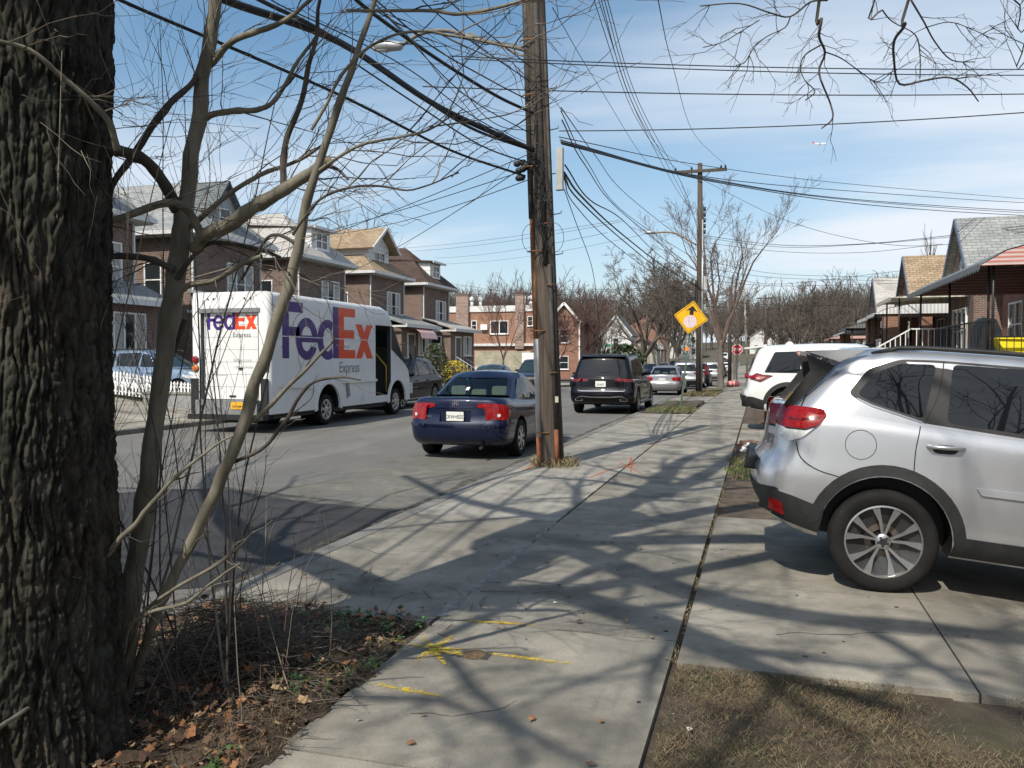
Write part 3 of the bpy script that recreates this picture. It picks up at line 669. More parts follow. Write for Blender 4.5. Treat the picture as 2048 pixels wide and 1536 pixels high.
def seam(mb,sh,kind,pts,w=.007,off=.0015,sg=1,k=6):
    q=catmull([(a,b,0) for a,b in pts],k) if len(pts)>2 else [Vector((*pts[0],0)).lerp(Vector((*pts[1],0)),i/8) for i in range(9)]
    L_=[];R_=[]
    for i,p in enumerate(q):
        d=(q[min(i+1,len(q)-1)]-q[max(0,i-1)]).normalized(); n_=Vector((-d.y,d.x,0))*w/2; L_.append(p+n_);R_.append(p-n_)
    def mp_(a,b):
        if kind=='side': return (sg*(sh.side(a,b)+off),a,b)
        if kind=='rear': return (a,sh.rear(a,b)-off,b)
        if kind=='front': return (a,sh.front(a,b)+off,b)
        return (a,b,sh.z(b,1,a,sh.W(1))+off)
    vs=[mp_(p.x,p.y) for p in L_]+[mp_(p.x,p.y) for p in R_]; n=len(q)
    fl={'side':sg<0,'rear':False,'front':True,'top':False}[kind]
    fs=[(i,n+i,n+i+1,i+1) for i in range(n-1)]
    mb.add(vs,[f[::-1] if fl else f for f in fs],True)
def boolean(o,cutters):
    """subtract cutter meshes (MB) from object o, keeping cutter materials"""
    cs=[]
    for c in cutters:
        co=c.build('cutter',None,o.parent); cs.append(co)
        for m in co.data.materials:
            if m.name not in o.data.materials: o.data.materials.append(m)
        md=o.modifiers.new('cut','BOOLEAN'); md.operation='DIFFERENCE'; md.object=co; md.solver='EXACT'
        try: md.material_mode='TRANSFER'
        except Exception: pass
    dg=bpy.context.evaluated_depsgraph_get(); dg.update()
    me=bpy.data.meshes.new_from_object(o.evaluated_get(dg)); o.modifiers.clear(); old=o.data; o.data=me; bpy.data.meshes.remove(old)
    for c in cs: m_=c.data; bpy.data.objects.remove(c); bpy.data.meshes.remove(m_)
def wheel(parent,x,u,Rw,sg,style,tw=.21,zoff=0,name='wheel'):
    rr=Rw*(.71 if style=='spoke' else .66); ax=Vector((sg,0,0)); c=Vector((x,u,Rw+zoff)); w=tw
    t=MB().mat(RUBBER)
    pr=[(rr*.98,0),(rr*1.0,-.004),(rr*1.05,.006),(Rw*.88,.012),(Rw*.95,.004),(Rw*.985,-.012)]+[(Rw,-.03)]
    for i in range(4): a=-.045-i*(w-.09)/4; pr+= [(Rw,a),(Rw*.975,a-.003),(Rw*.975,a-.010),(Rw,a-.013)]
    pr+=[(Rw*.985,-w+.012),(Rw*.9,-w),(rr,-w+.01)]
    t.lathe(pr,c,ax,56); o=t.build(name,None,parent,40)
    r=MB()
    r.mat(DRIM); r.lathe([(rr*.99,-w*.9),(rr*.97,-.03),(.02,-.10 if style!='cover' else -.05),(0,-.10)],c,ax,40)
    M_=ALLOY
    r.mat(M_); r.lathe([(rr*1.0,-.012),(rr*1.0,.002),(rr*.955,.004),(rr*.945,-.03)],c,ax,48)
    def P3(rad,ang,h): return c+ax*h+Vector((0,math.cos(ang)*rad,math.sin(ang)*rad))
    if style=='cover':
        r.lathe([(rr*.3,-.002),(rr*.18,.010),(.0,.012)],c,ax,24)
        for i in range(7):
            a=2*PI*i/7+.3
            for da in (0,): 
                q=[P3(rr*.22,a-.45,-.004),P3(rr*.22,a+.45,-.004),P3(rr*.62,a+.20,.004),P3(rr*.97,a+.24,-.006),P3(rr*.97,a-.24,-.006),P3(rr*.62,a-.20,.004)]
                b=[p-ax*.02 for p in q]; r.add(q+b,[(0,1,2,5),(5,2,3,4)]+[(j,(j+1)%6,6+(j+1)%6,6+j) for j in range(6)],False)
    else:
        n=5
        r.lathe([(rr*.20,-.035),(rr*.20,-.012),(rr*.15,-.004),(0,-.004)],c,ax,24)
        for i in range(n):
            for sd in (-1,1):
                a=2*PI*i/n+PI/2; a1=a+sd*.30; a0=a+sd*.13
                w0,w1=.20,.105
                q=[P3(rr*.17,a0-w0,-.020),P3(rr*.17,a0+w0,-.020),P3(rr*.55,(a0+a1)/2+.075,-.014),P3(rr*.97,a1+w1,-.004),P3(rr*.97,a1-w1,-.004),P3(rr*.55,(a0+a1)/2-.075,-.014)]
                b=[p-ax*.035 for p in q]
                r.mat(M_); r.add(q,[(0,1,2,5),(5,2,3,4)] if True else [],False); r.mat(DRIM); r.add(q+b,[(j,(j+1)%6,6+(j+1)%6,6+j) for j in range(6)],False)
            r.mat(BLACK); a=2*PI*i/n+PI/2+PI/5; r.cyl(P3(rr*.13,a,-.004),P3(rr*.13,a,.002),.008,8)
        r.mat(BLACK); r.cyl(c+ax*-.004,c+ax*.001,rr*.10,16)
        r.mat(mat('brake_disc',(.16,.13,.11),(.24,.2,.17),rough=.45,metal=.8)); r.lathe([(rr*.62,-.075),(rr*.62,-.07),(rr*.3,-.07)],c,ax,28)
    r.build('rim',None,o,35); return o
def plate(parent,c,w,h,m,text,ny=1,yaw=0,name='licence_plate',size=None):
    """licence plate: rim, face and raised characters; faces -y (ny=-1) or +y"""
    b=MB().mat(m); c=Vector(c)
    b.prism(roundpoly([(-w/2,-h/2),(w/2,-h/2),(w/2,h/2),(-w/2,h/2)],.012,3),c,(-ny if False else 1,0,0),(0,0,1),(0,ny*.006,0)); o=b.build(name,None,parent)
    if text: 
        t=text_mesh(text,size or h*.62,INK,cx=True,extr=.001,bold=.0007,sx=.92); t.name='plate_number'; t.parent=o
        t.matrix_local=Matrix.Translation(c+Vector((0,ny*.0075,-h*.24)))@(Matrix.Rotation(R(90),4,'X') if ny<0 else Matrix.Rotation(PI,4,'Z')@Matrix.Rotation(R(90),4,'X'))
    return o
def text_mesh(s,size,m,cx=False,extr=.002,bold=0,shear=0,sx=1.0,name='lettering'):
    cu=bpy.data.curves.new('t','FONT'); cu.body=s; cu.size=size; cu.extrude=extr; cu.offset=bold; cu.shear=shear; cu.resolution_u=3
    if cx: cu.align_x='CENTER'
    o=bpy.data.objects.new('t',cu); COL.objects.link(o); dg=bpy.context.evaluated_depsgraph_get(); dg.update()
    me=bpy.data.meshes.new_from_object(o.evaluated_get(dg)); bpy.data.objects.remove(o); bpy.data.curves.remove(cu)
    for v in me.vertices: v.co.x*=sx
    me.materials.clear(); me.materials.append(m); return link(bpy.data.objects.new(name,me))
def ell(mb,c,r,n=12,m=8):
    c=Vector(c); vs=[];
    for j in range(m+1):
        a=PI*j/m
        for i in range(n): b=2*PI*i/n; vs.append((c.x+r[0]*math.sin(a)*math.cos(b),c.y+r[1]*math.sin(a)*math.sin(b),c.z+r[2]*math.cos(a)))
    fs=[(j*n+i,(j+1)*n+i,(j+1)*n+(i+1)%n,j*n+(i+1)%n) for j in range(m) for i in range(n)]
    return mb.add(vs,fs,True)
def car(name,label,cat,sp,loc,rz,group=None,rx=0):
    """sp: see specs below. Origin at the rear bumper centre on the ground; +y is forward"""
    root=thing(name,label,cat,loc,rz,group,rx=rx)
    H=sp['H'];Lc=sp['L'];W=sp['W']/2;P_=sp['paint']
    lo=Shell(Lc,sp['zb'],sp['deck'],[(t,W+d) for t,d in sp['Wl']],sp['uR'],sp['uF'],**sp.get('lo',{}))
    gh=Shell(Lc,sp['gzb'],sp['roof'],[(t,W+d) for t,d in sp['Wg']],sp['gR'],sp['gF'],rows=[0,.12,.24,.36,.48,.6,.7,.79,.86,.91,.95,.98,1],**sp.get('gh',{}))
    b=MB(); lo.build(b,P_); body=b.build('body',None,root,50)
    Rw=sp['Rw']; ax=(sp['oh'],sp['oh']+sp['wb']); ar=sp.get('arch',Rw+.05)
    cuts=[]
    for sg in (1,-1):
        for u in ax:
            c=MB().mat(BLACK); c.cyl((sg*(W-.30),u,Rw+.02),(sg*(W+.3),u,Rw+.02),ar,40); cuts.append(c)
    if 'plate_recess' in sp:
        x0,x1,z0,z1,dp=sp['plate_recess']; c=MB().mat(P_); c.box((x0,-.3,z0),(x1,lo.rear(x0,(z0+z1)/2)+dp,z1)); cuts.append(c)
    boolean(body,cuts); body.data.set_sharp_from_angle(angle=R(38))
    b=MB(); gh.build(b,P_,P_,ns=26); cab=b.build('roof',None,root,50)
    rw=sp.get('rear_window'); see=sp.get('see')
    if see:
        cuts=[]
        if rw: 
            c=MB().mat(INTER); q=roundpoly(rw,.05,3); c.prism(q,(0,-.5,0),(1,0,0),(0,0,1),(0,sp['gR'][-1][1]+.5+.9,0)); cuts.append(c)
        for wpoly in sp['side_windows']:
            c=MB().mat(INTER); q=roundpoly(wpoly,.03,3); c.prism(q,(-1.5,0,0),(0,1,0),(0,0,1),(3,0,0)); cuts.append(c)
        boolean(cab,cuts); cab.data.set_sharp_from_angle(angle=R(38))
        it=MB().mat(INTER); u0=sp['gR'][0][1]+.12; u1=Lc-sp['gF'][0][1]-.3; zz_=max(lo.zt(u0+.3),lo.zt(u1-.5))+.052
        vs=[];  nn=10
        for i in range(nn+1):
            u=u0+(u1-u0)*i/nn
            for sx_ in (-1,1): vs.append((sx_*(W-.2),u,lo.zt(u)+.045))
        it.add(vs,[(2*i,2*i+1,2*i+3,2*i+2) for i in range(nn)],False)
        io=it.build('interior',None,root)
        for row,u in enumerate(sp['seats']):
            for x in ((-.38,.38,0) if row==0 else (-.36,.36)):
                h=MB().mat(SEATC if sp.get('pale_seats') else INTER); zc=sp['gzb'][0][1]+(.17 if x!=0 else .11)
                q=roundpoly([(-.14,-.075),(.14,-.075),(.13,.085),(-.13,.085)],.05,4)
                h.prism(q,(x,u,zc),(1,0,0),(0,0,1),(0,.09,0),False); h.cyl((x-.05,u+.04,zc-.2),(x-.05,u+.04,zc),.008,6); h.cyl((x+.05,u+.04,zc-.2),(x+.05,u+.04,zc),.008,6)
                h.build('headrest',None,io)
            h=MB().mat(INTER); h.cbox((0,u+.05,sp['gzb'][0][1]+.02),(1.1,.16,.16)); h.build('seat_back',None,io)
    G_=SEEG if see else sp.get('glass',DARKG)
    for sg in (1,-1):
        for wpoly in sp['side_windows']:
            b=MB().mat(G_); patch(b,gh,'side',roundpoly(wpoly,sp.get('wr',.03),4),.003 if not see else .001,.012,sg,.1); b.build('window',None,root,40)
    if sp.get('dlo'):
        b=MB().mat(BLACK)
        for sg in (1,-1):
            patch(b,gh,'side',roundpoly(sp['dlo'],.05,4),.0015,.02,sg,.1)
        b.build('window_trim',None,root,40)
    if rw: b=MB().mat(G_); patch(b,gh,'rear',roundpoly(rw,.06,4),.003,.015,1,.1); b.build('rear_window',None,root,40)
    ws=sp.get('windscreen')
    if ws: b=MB().mat(sp.get('wsglass',DARKG)); patch(b,gh,'front',roundpoly(ws,.06,4),.003,.015,1,.1); b.build('windscreen',None,root,40)
    for sg in (1,-1):
        for q in sp.get('seams',[]): sm=MB().mat(SEAM); seam(sm,lo,'side',q,.007,.0015,sg); sm.build('panel_gap',None,body)
        for q in sp.get('gseams',[]): sm=MB().mat(SEAM); seam(sm,gh,'side',q,.007,.0015,sg); sm.build('panel_gap',None,body)
    for q in sp.get('rseams',[]): sm=MB().mat(SEAM); seam(sm,lo,'rear',q,.008,.002); sm.build('panel_gap',None,body)
    for sg in (1,-1):
        for u,z in sp.get('handles',[]):
            h=MB().mat(sp.get('handlem',P_)); x=lo.side(u,z); 
            h.tube([(sg*(x+.004),u-.11,z),(sg*(x+.036),u-.085,z+.004),(sg*(x+.042),u,z+.008),(sg*(x+.036),u+.085,z+.012),(sg*(x+.004),u+.11,z+.012)],[.012,.014,.014,.014,.012],8); h.build('door_handle',None,root)
        if sp.get('mirror'):
            u,z=sp['mirror']; x=gh.side(u,z)+.10; h=MB().mat(sp.get('mirrorm',P_)); ell(h,(sg*x,u,z),(.11,.07,.075)); h.mat(BLACK).tube([(sg*(x-.12),u+.02,z-.05),(sg*x,u,z-.03)],.025,6); h.build('mirror',None,root)
        for u in ax: wheel(root,sg*(W-.012),u,Rw,sg,sp.get('rim','spoke'))
        if sp.get('rails'):
            a,b_=sp['rails']; h=MB().mat(sp.get('railm',BLACK)); q=[]
            xr=W+sp['Wg'][-1][1]+.015
            for i in range(13): t=i/12; u=a+(b_-a)*t; q.append((sg*xr,u,gh.z(u,.96,xr,xr)-.01+.055*min(1,math.sin(PI*t)*3.2)))
            h.tube(q,.017,8); h.build('roof_rail',None,root)
    # lamps: ('rear'|'side'|'front', outline, material, name)
    for it_ in sp.get('parts',[]):
        kind,poly,m_,nm=it_[:4]; kw=it_[4] if len(it_)>4 else {}
        rd=kw.pop('r',.02) if kw else .02; tgt=kw.pop('sh','lo') if kw else 'lo'; mir=kw.pop('mir',True) if kw else True
        sh=lo if tgt=='lo' else gh
        for sg in ((1,-1) if mir else (1,)):
            b=MB().mat(m_)
            if kind=='side': patch(b,sh,'side',roundpoly(poly,rd,4),kw.get('off',.008),kw.get('depth',.03),sg,.07)
            else:
                q=[(sg*x,z) for x,z in poly]
                if sg<0: q=q[::-1]
                patch(b,sh,kind,roundpoly(q,rd,4),kw.get('off',.008),kw.get('depth',.03),1,.07)
            b.build(nm,None,root,40)
        if kw is not None and len(it_)>4: it_[4].update(dict(r=rd,sh=tgt,mir=mir))
    return root,lo,gh
def sedan(**k):
    s=dict(L=4.49,W=1.75,H=1.43,wb=2.70,oh=.98,Rw=.315,zb=[(0,.27),(.6,.20),(1.6,.17),(3.9,.17),(4.49,.22)],
      deck=[(0,.985),(.12,1.005),(.5,1.015),(.9,.985),(2.0,.95),(3.0,.93),(3.6,.86),(4.2,.73),(4.49,.66)],
      Wl=[(0,-.10),(.06,-.04),(.2,-.012),(.5,.0),(.72,-.006),(.86,-.03),(.95,-.065),(1,-.115)],
      uR=[(0,.16),(.10,.05),(.25,.01),(.42,.0),(.52,.035),(.62,.062),(.85,.085),(.96,.10),(1,.145)],
      uF=[(0,.12),(.3,.02),(.6,.03),(.85,.1),(1,.2)],lo=dict(cr=.30,ar=.20,cf=.4,af=.4,bulge=.06,fb=.12,crown=.02,taper=(.035,.06)),
      gzb=[(0,.93),(4.4,.88)],roof=[(.5,1.31),(1.2,1.375),(1.75,1.41),(2.2,1.42),(2.7,1.40),(3.3,1.32)],
      Wg=[(0,-.08),(.2,-.10),(.6,-.17),(.85,-.215),(.95,-.255),(1,-.32)],
      gR=[(0,.50),(.12,.60),(.5,.92),(.85,1.24),(1,1.45)],gF=[(0,1.12),(.3,1.4),(.7,1.82),(.9,2.1),(1,2.35)],
      gh=dict(cr=.26,ar=.24,cf=.3,af=.3,bulge=.10,fb=.16,crown=.045,taper=(.05,.05)),
      side_windows=[[(1.06,1.0),(1.78,.975),(1.80,1.325),(1.50,1.315)],[(1.86,.972),(2.85,.945),(2.52,1.18),(2.25,1.315),(1.87,1.335)]],
      rear_window=[(-.62,1.03),(.62,1.03),(.50,1.33),(-.50,1.33)],windscreen=[(-.58,.98),(.58,.98),(.47,1.32),(-.47,1.32)],
      seams=[[(1.83,.95),(1.84,.6),(1.84,.28)],[(1.30,.97),(1.36,.75),(1.40,.62)],[(.30,.62),(.55,.60),(.64,.60)]],
      rseams=[[(-.60,.99),(-.575,.80),(-.50,.62),(-.44,.60),(0,.595),(.44,.60),(.50,.62),(.575,.80),(.60,.99)]],
      handles=[(1.62,.80),(2.75,.78)],mirror=(2.72,.98),parts=[])
    s.update(k); return s
def suv(**k):
    s=dict(L=4.8,W=1.92,H=1.78,wb=2.85,oh=.97,Rw=.365,zb=[(0,.38),(.6,.27),(1.6,.24),(4.0,.24),(4.8,.32)],
      deck=[(0,1.10),(1.0,1.09),(2.5,1.06),(3.3,1.04),(4.0,1.0),(4.6,.88),(4.8,.80)],
      Wl=[(0,-.10),(.08,-.03),(.25,-.005),(.55,.0),(.8,-.02),(.92,-.05),(1,-.10)],
      uR=[(0,.14),(.12,.03),(.3,.0),(.45,.01),(.55,.06),(.8,.09),(.95,.11),(1,.15)],
      uF=[(0,.12),(.3,.02),(.7,.02),(.9,.08),(1,.18)],lo=dict(cr=.28,ar=.18,cf=.35,af=.35,bulge=.05,fb=.10,crown=.03,taper=(.02,.05)),
      gzb=[(0,1.02),(4.7,.98)],roof=[(.2,1.69),(.9,1.73),(1.8,1.755),(2.5,1.74),(3.2,1.68)],
      Wg=[(0,-.06),(.3,-.10),(.7,-.17),(.88,-.21),(.96,-.25),(1,-.31)],
      gR=[(0,.10),(.3,.17),(.7,.27),(.9,.33),(1,.42)],gF=[(0,1.15),(.4,1.6),(.8,2.02),(.95,2.2),(1,2.4)],
      gh=dict(cr=.20,ar=.16,cf=.18,af=.14,bulge=.05,fb=.15,crown=.03,taper=(.03,.05)),
      side_windows=[[(.50,1.13),(1.25,1.12),(1.27,1.60),(.72,1.585)],[(1.34,1.115),(2.28,1.10),(2.28,1.63),(1.35,1.61)],[(2.35,1.10),(3.22,1.08),(2.95,1.28),(2.60,1.54),(2.48,1.60),(2.35,1.62)]],
      rear_window=[(-.66,1.14),(.66,1.14),(.56,1.58),(-.56,1.58)],windscreen=[(-.68,1.12),(.68,1.12),(.58,1.64),(-.58,1.64)],
      seams=[[(1.32,1.08),(1.33,.75),(1.38,.72)],[(2.32,1.08),(2.33,.6),(2.33,.34)]],rseams=[[(-.68,1.08),(-.66,.7),(-.5,.62),(.5,.62),(.66,.7),(.68,1.08)]],
      handles=[(1.62,.93),(2.6,.92)],mirror=(3.02,1.16),rails=(.7,2.7),parts=[])
    s.update(k); return s
def rb(lights,**k): return lights
# ---- hero: silver crossover parked nose-down in the driveway, side to the camera
SILV=paint('silver_paint',(.56,.57,.59),metal=.70,rough=.30)
fo=suv(L=4.63,W=1.80,H=1.70,wb=2.67,oh=.92,Rw=.352,arch=.425,paint=SILV,wr=.04,
  zb=[(0,.40),(.55,.31),(1.3,.30),(4.0,.30),(4.63,.34)],
  deck=[(0,1.20),(.6,1.19),(1.25,1.165),(2.5,1.12),(3.3,1.09),(4.0,1.02),(4.63,.82)],
  Wl=[(0,-.07),(.08,-.02),(.28,.0),(.52,.004),(.60,-.004),(.8,-.018),(.92,-.035),(1,-.075)],
  uR=[(0,.16),(.10,.06),(.28,.005),(.42,.0),(.52,.03),(.60,.075),(.8,.085),(.95,.10),(1,.13)],
  lo=dict(cr=.26,ar=.26,cf=.35,af=.35,bulge=.05,fb=.10,crown=.02,taper=(.03,.05)),
  gzb=[(0,1.10),(4.6,1.0)],roof=[(.3,1.60),(.62,1.645),(1.0,1.675),(1.8,1.69),(2.6,1.675),(3.3,1.60)],
  Wg=[(0,-.05),(.3,-.095),(.7,-.165),(.88,-.205),(.96,-.245),(1,-.30)],
  gR=[(0,.12),(.3,.23),(.7,.38),(.9,.47),(1,.60)],gF=[(0,1.0),(.4,1.45),(.8,1.85),(.95,2.05),(1,2.25)],
  gh=dict(cr=.18,ar=.22,cf=.18,af=.14,bulge=.05,fb=.15,crown=.025,taper=(.03,.05)),
  side_windows=[[(.66,1.335),(.76,1.49),(.92,1.575),(1.15,1.590),(1.09,1.215),(.90,1.255),(.74,1.30)],[(1.25,1.600),(2.10,1.615),(2.10,1.165),(1.235,1.205)],[(2.20,1.61),(2.42,1.60),(2.72,1.45),(3.15,1.14),(2.20,1.155)]],
  rear_window=[(-.60,1.20),(.60,1.20),(.53,1.54),(-.53,1.54)],
  dlo=[(.60,1.335),(.72,1.52),(.92,1.605),(1.15,1.62),(2.45,1.63),(2.75,1.48),(3.22,1.11),(2.2,1.13),(1.10,1.185),(.88,1.235),(.68,1.29)],
  seams=[[(1.075,1.17),(1.055,1.0),(1.06,.80)],[(2.15,1.1),(2.16,.7),(2.15,.46)],[(.29,.96),(.33,.86),(.44,.79),(.60,.755)]],
  gseams=[[(1.195,1.62),(1.175,1.4),(1.10,1.18)],[(.47,1.60),(.60,1.64)],[(.50,1.63),(.38,1.42),(.30,1.20)]],
  rseams=[[(-.66,1.0),(-.62,.85),(-.5,.76),(0,.74),(.5,.76),(.62,.85),(.66,1.0)],[(-.66,1.17),(-.66,1.0)],[(.66,1.0),(.66,1.17)]],
  handles=[(1.235,1.035),(2.45,1.01)],mirror=(3.05,1.16),rails=(.74,2.75))
CLAD=mat('grey_cladding',(.011,.0115,.012),(.020,.0205,.021),rough=.6,scale=12,bump=(150,.3,.003))
CH2=mat('satin_trim',(.55,.56,.58),rough=.22,metal=1)
def arc(cx,cz,r,a0,a1,n=18): return [(cx+r*math.cos(R(a0+(a1-a0)*i/n)),cz+r*math.sin(R(a0+(a1-a0)*i/n))) for i in range(n+1)]
ring=arc(.92,.375,.505,176,2,22)+arc(.92,.375,.43,6,172,22)
# rear lamps: rear half and side half share the corner
fo['parts']=[('side',ring,CLAD,'wheel_arch_trim',dict(off=.014,depth=.05,r=.004)),
 ('side',[(.09,.43),(.10,.62),(.30,.585),(.52,.525),(.50,.34),(.30,.385)],CLAD,'bumper_cladding',dict(off=.012,depth=.05,r=.01)),
 ('rear',[(0,.43),(0,.58),(.60,.60),(.845,.62),(.845,.43)],CLAD,'bumper_cladding',dict(off=.012,depth=.05,r=.004)),
 ('side',[(1.36,.455),(2.9,.455),(2.9,.315),(1.34,.315)],CLAD,'sill_cladding',dict(off=.012,depth=.05,r=.01)),
 ('side',[(.09,1.205),(.30,1.20),(.455,1.195),(.475,1.17),(.42,1.09),(.33,1.055),(.10,1.045)],REDL,'tail_lamp',dict(off=.012,r=.02)),
 ('side',[(.12,1.135),(.30,1.13),(.44,1.16),(.44,1.145),(.30,1.115),(.12,1.12)],REDD,'lamp_insert',dict(off=.0135,r=.003)),
 ('side',[(.10,1.052),(.34,1.062),(.41,1.092),(.41,1.082),(.34,1.05),(.10,1.04)],SEAM,'lamp_gasket',dict(off=.0135,r=.003)),
 ('side',[(.10,1.040),(.33,1.048),(.40,1.075),(.33,1.00),(.26,.965),(.10,.985)],CLEARL,'reversing_lamp',dict(off=.011,r=.01)),
 ('rear',[(.60,1.08),(.60,1.20),(.83,1.21),(.83,1.045)],REDL,'tail_lamp',dict(off=.012,r=.01)),
 ('rear',[(.60,.99),(.60,1.075),(.83,1.04),(.83,.985)],CLEARL,'reversing_lamp',dict(off=.010,r=.01)),
 ('side',[(.155,.455),(.150,.545),(.235,.525),(.265,.435)],REDL,'reflector',dict(off=.022,r=.012)),
 ('side',[(1.15,1.02),(1.18,1.055),(1.29,1.06),(1.32,1.03),(1.29,1.0),(1.18,.995)],CLAD,'handle_recess_shade',dict(off=.003,r=.02)),  # dark patch painted for the shade in the hollow behind the handle
 ('side',[(1.44,.80),(2.95,.805),(2.95,.755),(1.475,.755)],SILV,'side_moulding',dict(off=.014,r=.008)),
 ('side',[(.665,1.31),(.76,1.275),(1.085,1.195),(1.085,1.185),(.76,1.262),(.655,1.305)],CH2,'window_trim',dict(sh='gh',off=.006,r=.002)),
 ]
root,lo,gh=car('parked_car','silver crossover with roof rails nosed into the near driveway, its rear wheel closest of all','car',fo,(0,0,0),R(-90),rx=R(-5.5))
yc=6.10+.90
root.location=(.78-.92*math.cos(R(5.5)),yc,.92*math.sin(R(5.5))*1.0)
forester=root
def disc(mb,c,n,r,th=.004,k=24): c=Vector(c); mb.cyl(c,c+Vector(n)*th,r,k)
b=MB().mat(SEAM); 
for a in range(40):
    t0=2*PI*a/40;t1=2*PI*(a+1)/40
    for (r0,r1) in ((.098,.102),):
        q=[(.71+r_*math.cos(t),.995+r_*math.sin(t)) for r_,t in ((r0,t0),(r1,t0),(r1,t1),(r0,t1))]
        b.add([(lo.side(u,z)+.0018,u,z) for u,z in q],[(0,1,2,3)],False)
b.build('fuel_flap_gap',None,root)
# rear spoiler with side fins, shark-blade
b=MB().mat(SILV)
sp=[(-.62,.62,1.640),(-.60,.32,1.595),(-.3,.26,1.61),(.3,.26,1.61),(.60,.32,1.595),(.62,.62,1.640)]
vs=[(x,u,z) for x,u,z in sp]+[(x*.98,u+.03,z-.035) for x,u,z in sp]
b.add(vs,[(5,4,3,2,1,0),(6,7,8,9,10,11)]+[(i,i+1,7+i,6+i) for i in range(5)]+[(5,0,6,11)],False); b.build('spoiler',None,root)
for sg in (1,-1):
    b=MB().mat(BLACK); b.prism([(.30,1.585),(.50,1.52),(.43,1.41),(.25,1.20),(.18,1.20),(.34,1.47)],(sg*.66,0,0),(0,1,0),(0,0,1),(sg*.03,0,0)); b.build('spoiler_fin',None,root)
for sg in (1,-1): b=MB().mat(SILV); b.prism([(.31,1.60),(.48,1.63),(.70,1.655),(.53,1.55)],(sg*.672,0,0),(0,1,0),(0,0,1),(sg*.022,0,0)); b.build('spoiler_side',None,root)
b=MB().mat(CLAD); b.prism(roundpoly([(-.5,-.055),(.5,-.055),(.5,.05),(-.5,.05)],.02,3),(0,-.035,.74),(1,0,0),(0,.25,1),(0,.12,0)); 
for i in range(12): b.bar((-.46,-.035,.70+i*.0065),(.46,-.035,.70+i*.0065),.004)
b.build('bumper_step',None,root)
# ---- white crossover in the next driveway
WHT=paint('white_car_paint',(.70,.70,.69),rough=.28)
wh=suv(paint=WHT,L=4.9,W=1.90,H=1.72,oh=1.0,wb=2.82,Rw=.37,arch=.45,rails=None,mirror=(3.2,1.12),
 parts=[('side',arc(1.0,.39,.54,175,5,20)+arc(1.0,.39,.455,8,172,20),CLAD,'wheel_arch_trim',dict(off=.014,depth=.05,r=.004)),
 ('side',[(.02,.37),(.02,.60),(.25,.60),(.5,.52),(.5,.30)],CLAD,'bumper_cladding',dict(off=.012,depth=.05)),('rear',[(0,.37),(0,.62),(.88,.62),(.88,.37)],CLAD,'bumper_cladding',dict(off=.03,depth=.06)),
 ('side',[(.08,1.10),(.30,1.13),(.70,1.06),(.62,1.02),(.42,.92),(.30,.96),(.08,1.0)],REDD,'tail_lamp',dict(r=.02,off=.012)),('side',[(.09,1.055),(.30,1.075),(.55,1.045),(.42,.97),(.3,1.02),(.09,1.02)],REDL,'tail_lamp',dict(r=.01,off=.02)),('rear',[(.55,1.02),(.55,1.10),(.86,1.11),(.86,1.0)],REDL,'tail_lamp',dict(r=.02,off=.012))])
wr_,lo,gh=car('parked_car','white crossover with black bumper parked in the second driveway behind the silver car','car',wh,(-.42,19.95,.17),R(-90))
b=MB().mat(WHT); b.prism([(.05,1.68),(.55,1.76),(.55,1.70),(.08,1.655)],(-.62,0,0),(0,1,0),(0,0,1),(1.24,0,0)); b.prism([(.95,1.76),(1.15,1.76),(1.1,1.82),(1.02,1.83)],(-.02,0,0),(0,1,0),(0,0,1),(.04,0,0)); b.build('spoiler',None,wr_)
# ---- dark blue saloon at the kerb
NAVY=paint('navy_paint',(.0028,.0075,.034),metal=.2,rough=.38,spec=.25,coat=.75)
cv=sedan(paint=NAVY,see=True,seats=(1.25,2.35),pale_seats=True,rim='cover',plate_recess=(-.27,.27,.635,.82,.02),
  parts=[('rear',[(.36,.875),(.38,.93),(.60,.935),(.83,.91),(.83,.66),(.72,.672),(.66,.72),(.58,.80),(.48,.85)],REDL,'tail_lamp',dict(off=.012,r=.018)),
  ('side',[(.09,.915),(.30,.875),(.43,.80),(.38,.74),(.25,.69),(.09,.66)],REDL,'tail_lamp',dict(off=.012,r=.018)),
  ('rear',[(.42,.882),(.60,.872),(.81,.855),(.81,.848),(.60,.864),(.42,.876)],REDD,'lamp_insert',dict(off=.0135,r=.002)),('rear',[(.605,.93),(.613,.93),(.613,.765),(.605,.775)],SEAM,'lamp_gap',dict(off=.0135,r=.001)),
  ('rear',[(.70,.715),(.70,.765),(.75,.765),(.75,.715)],CLEARL,'reversing_lamp',dict(off=.020,r=.024)),
  ('rear',[(-.34,.855),(-.34,.895),(.34,.895),(.34,.855)],NAVY,'boot_trim',dict(off=.016,r=.01,mir=False)),
  ('side',[(.0,.555),(.0,.595),(.5,.60),(.5,.57)],NAVY,'bumper_ridge',dict(off=.012,r=.01)),
  ('rear',[(-.80,.555),(-.80,.59),(.80,.59),(.80,.555)],NAVY,'bumper_ridge',dict(off=.016,r=.01,mir=False))])
civ,lo,gh=car('parked_car','dark blue saloon at the kerb beside the near utility pole','car',cv,(-4.77,12.6,RZ),0,rx=0)
plate(civ,(0,lo.rear(0,.73)-.004,.725),.30,.15,PLATE,'KXW•8327',-1,size=.082)
b=MB().mat(CHROME); q=roundpoly([(-.05,-.045),(.05,-.045),(.055,.045),(-.055,.045)],.02,4); qi=roundpoly([(-.042,-.037),(.042,-.037),(.046,.037),(-.046,.037)],.016,4); u=lo.rear(0,.93)-.008
n=len(q); b.add([(x,u,.935+z) for x,z in q]+[(x,u,.935+z) for x,z in qi],[(i,(i+1)%n,n+(i+1)%n,n+i) for i in range(n)],False)
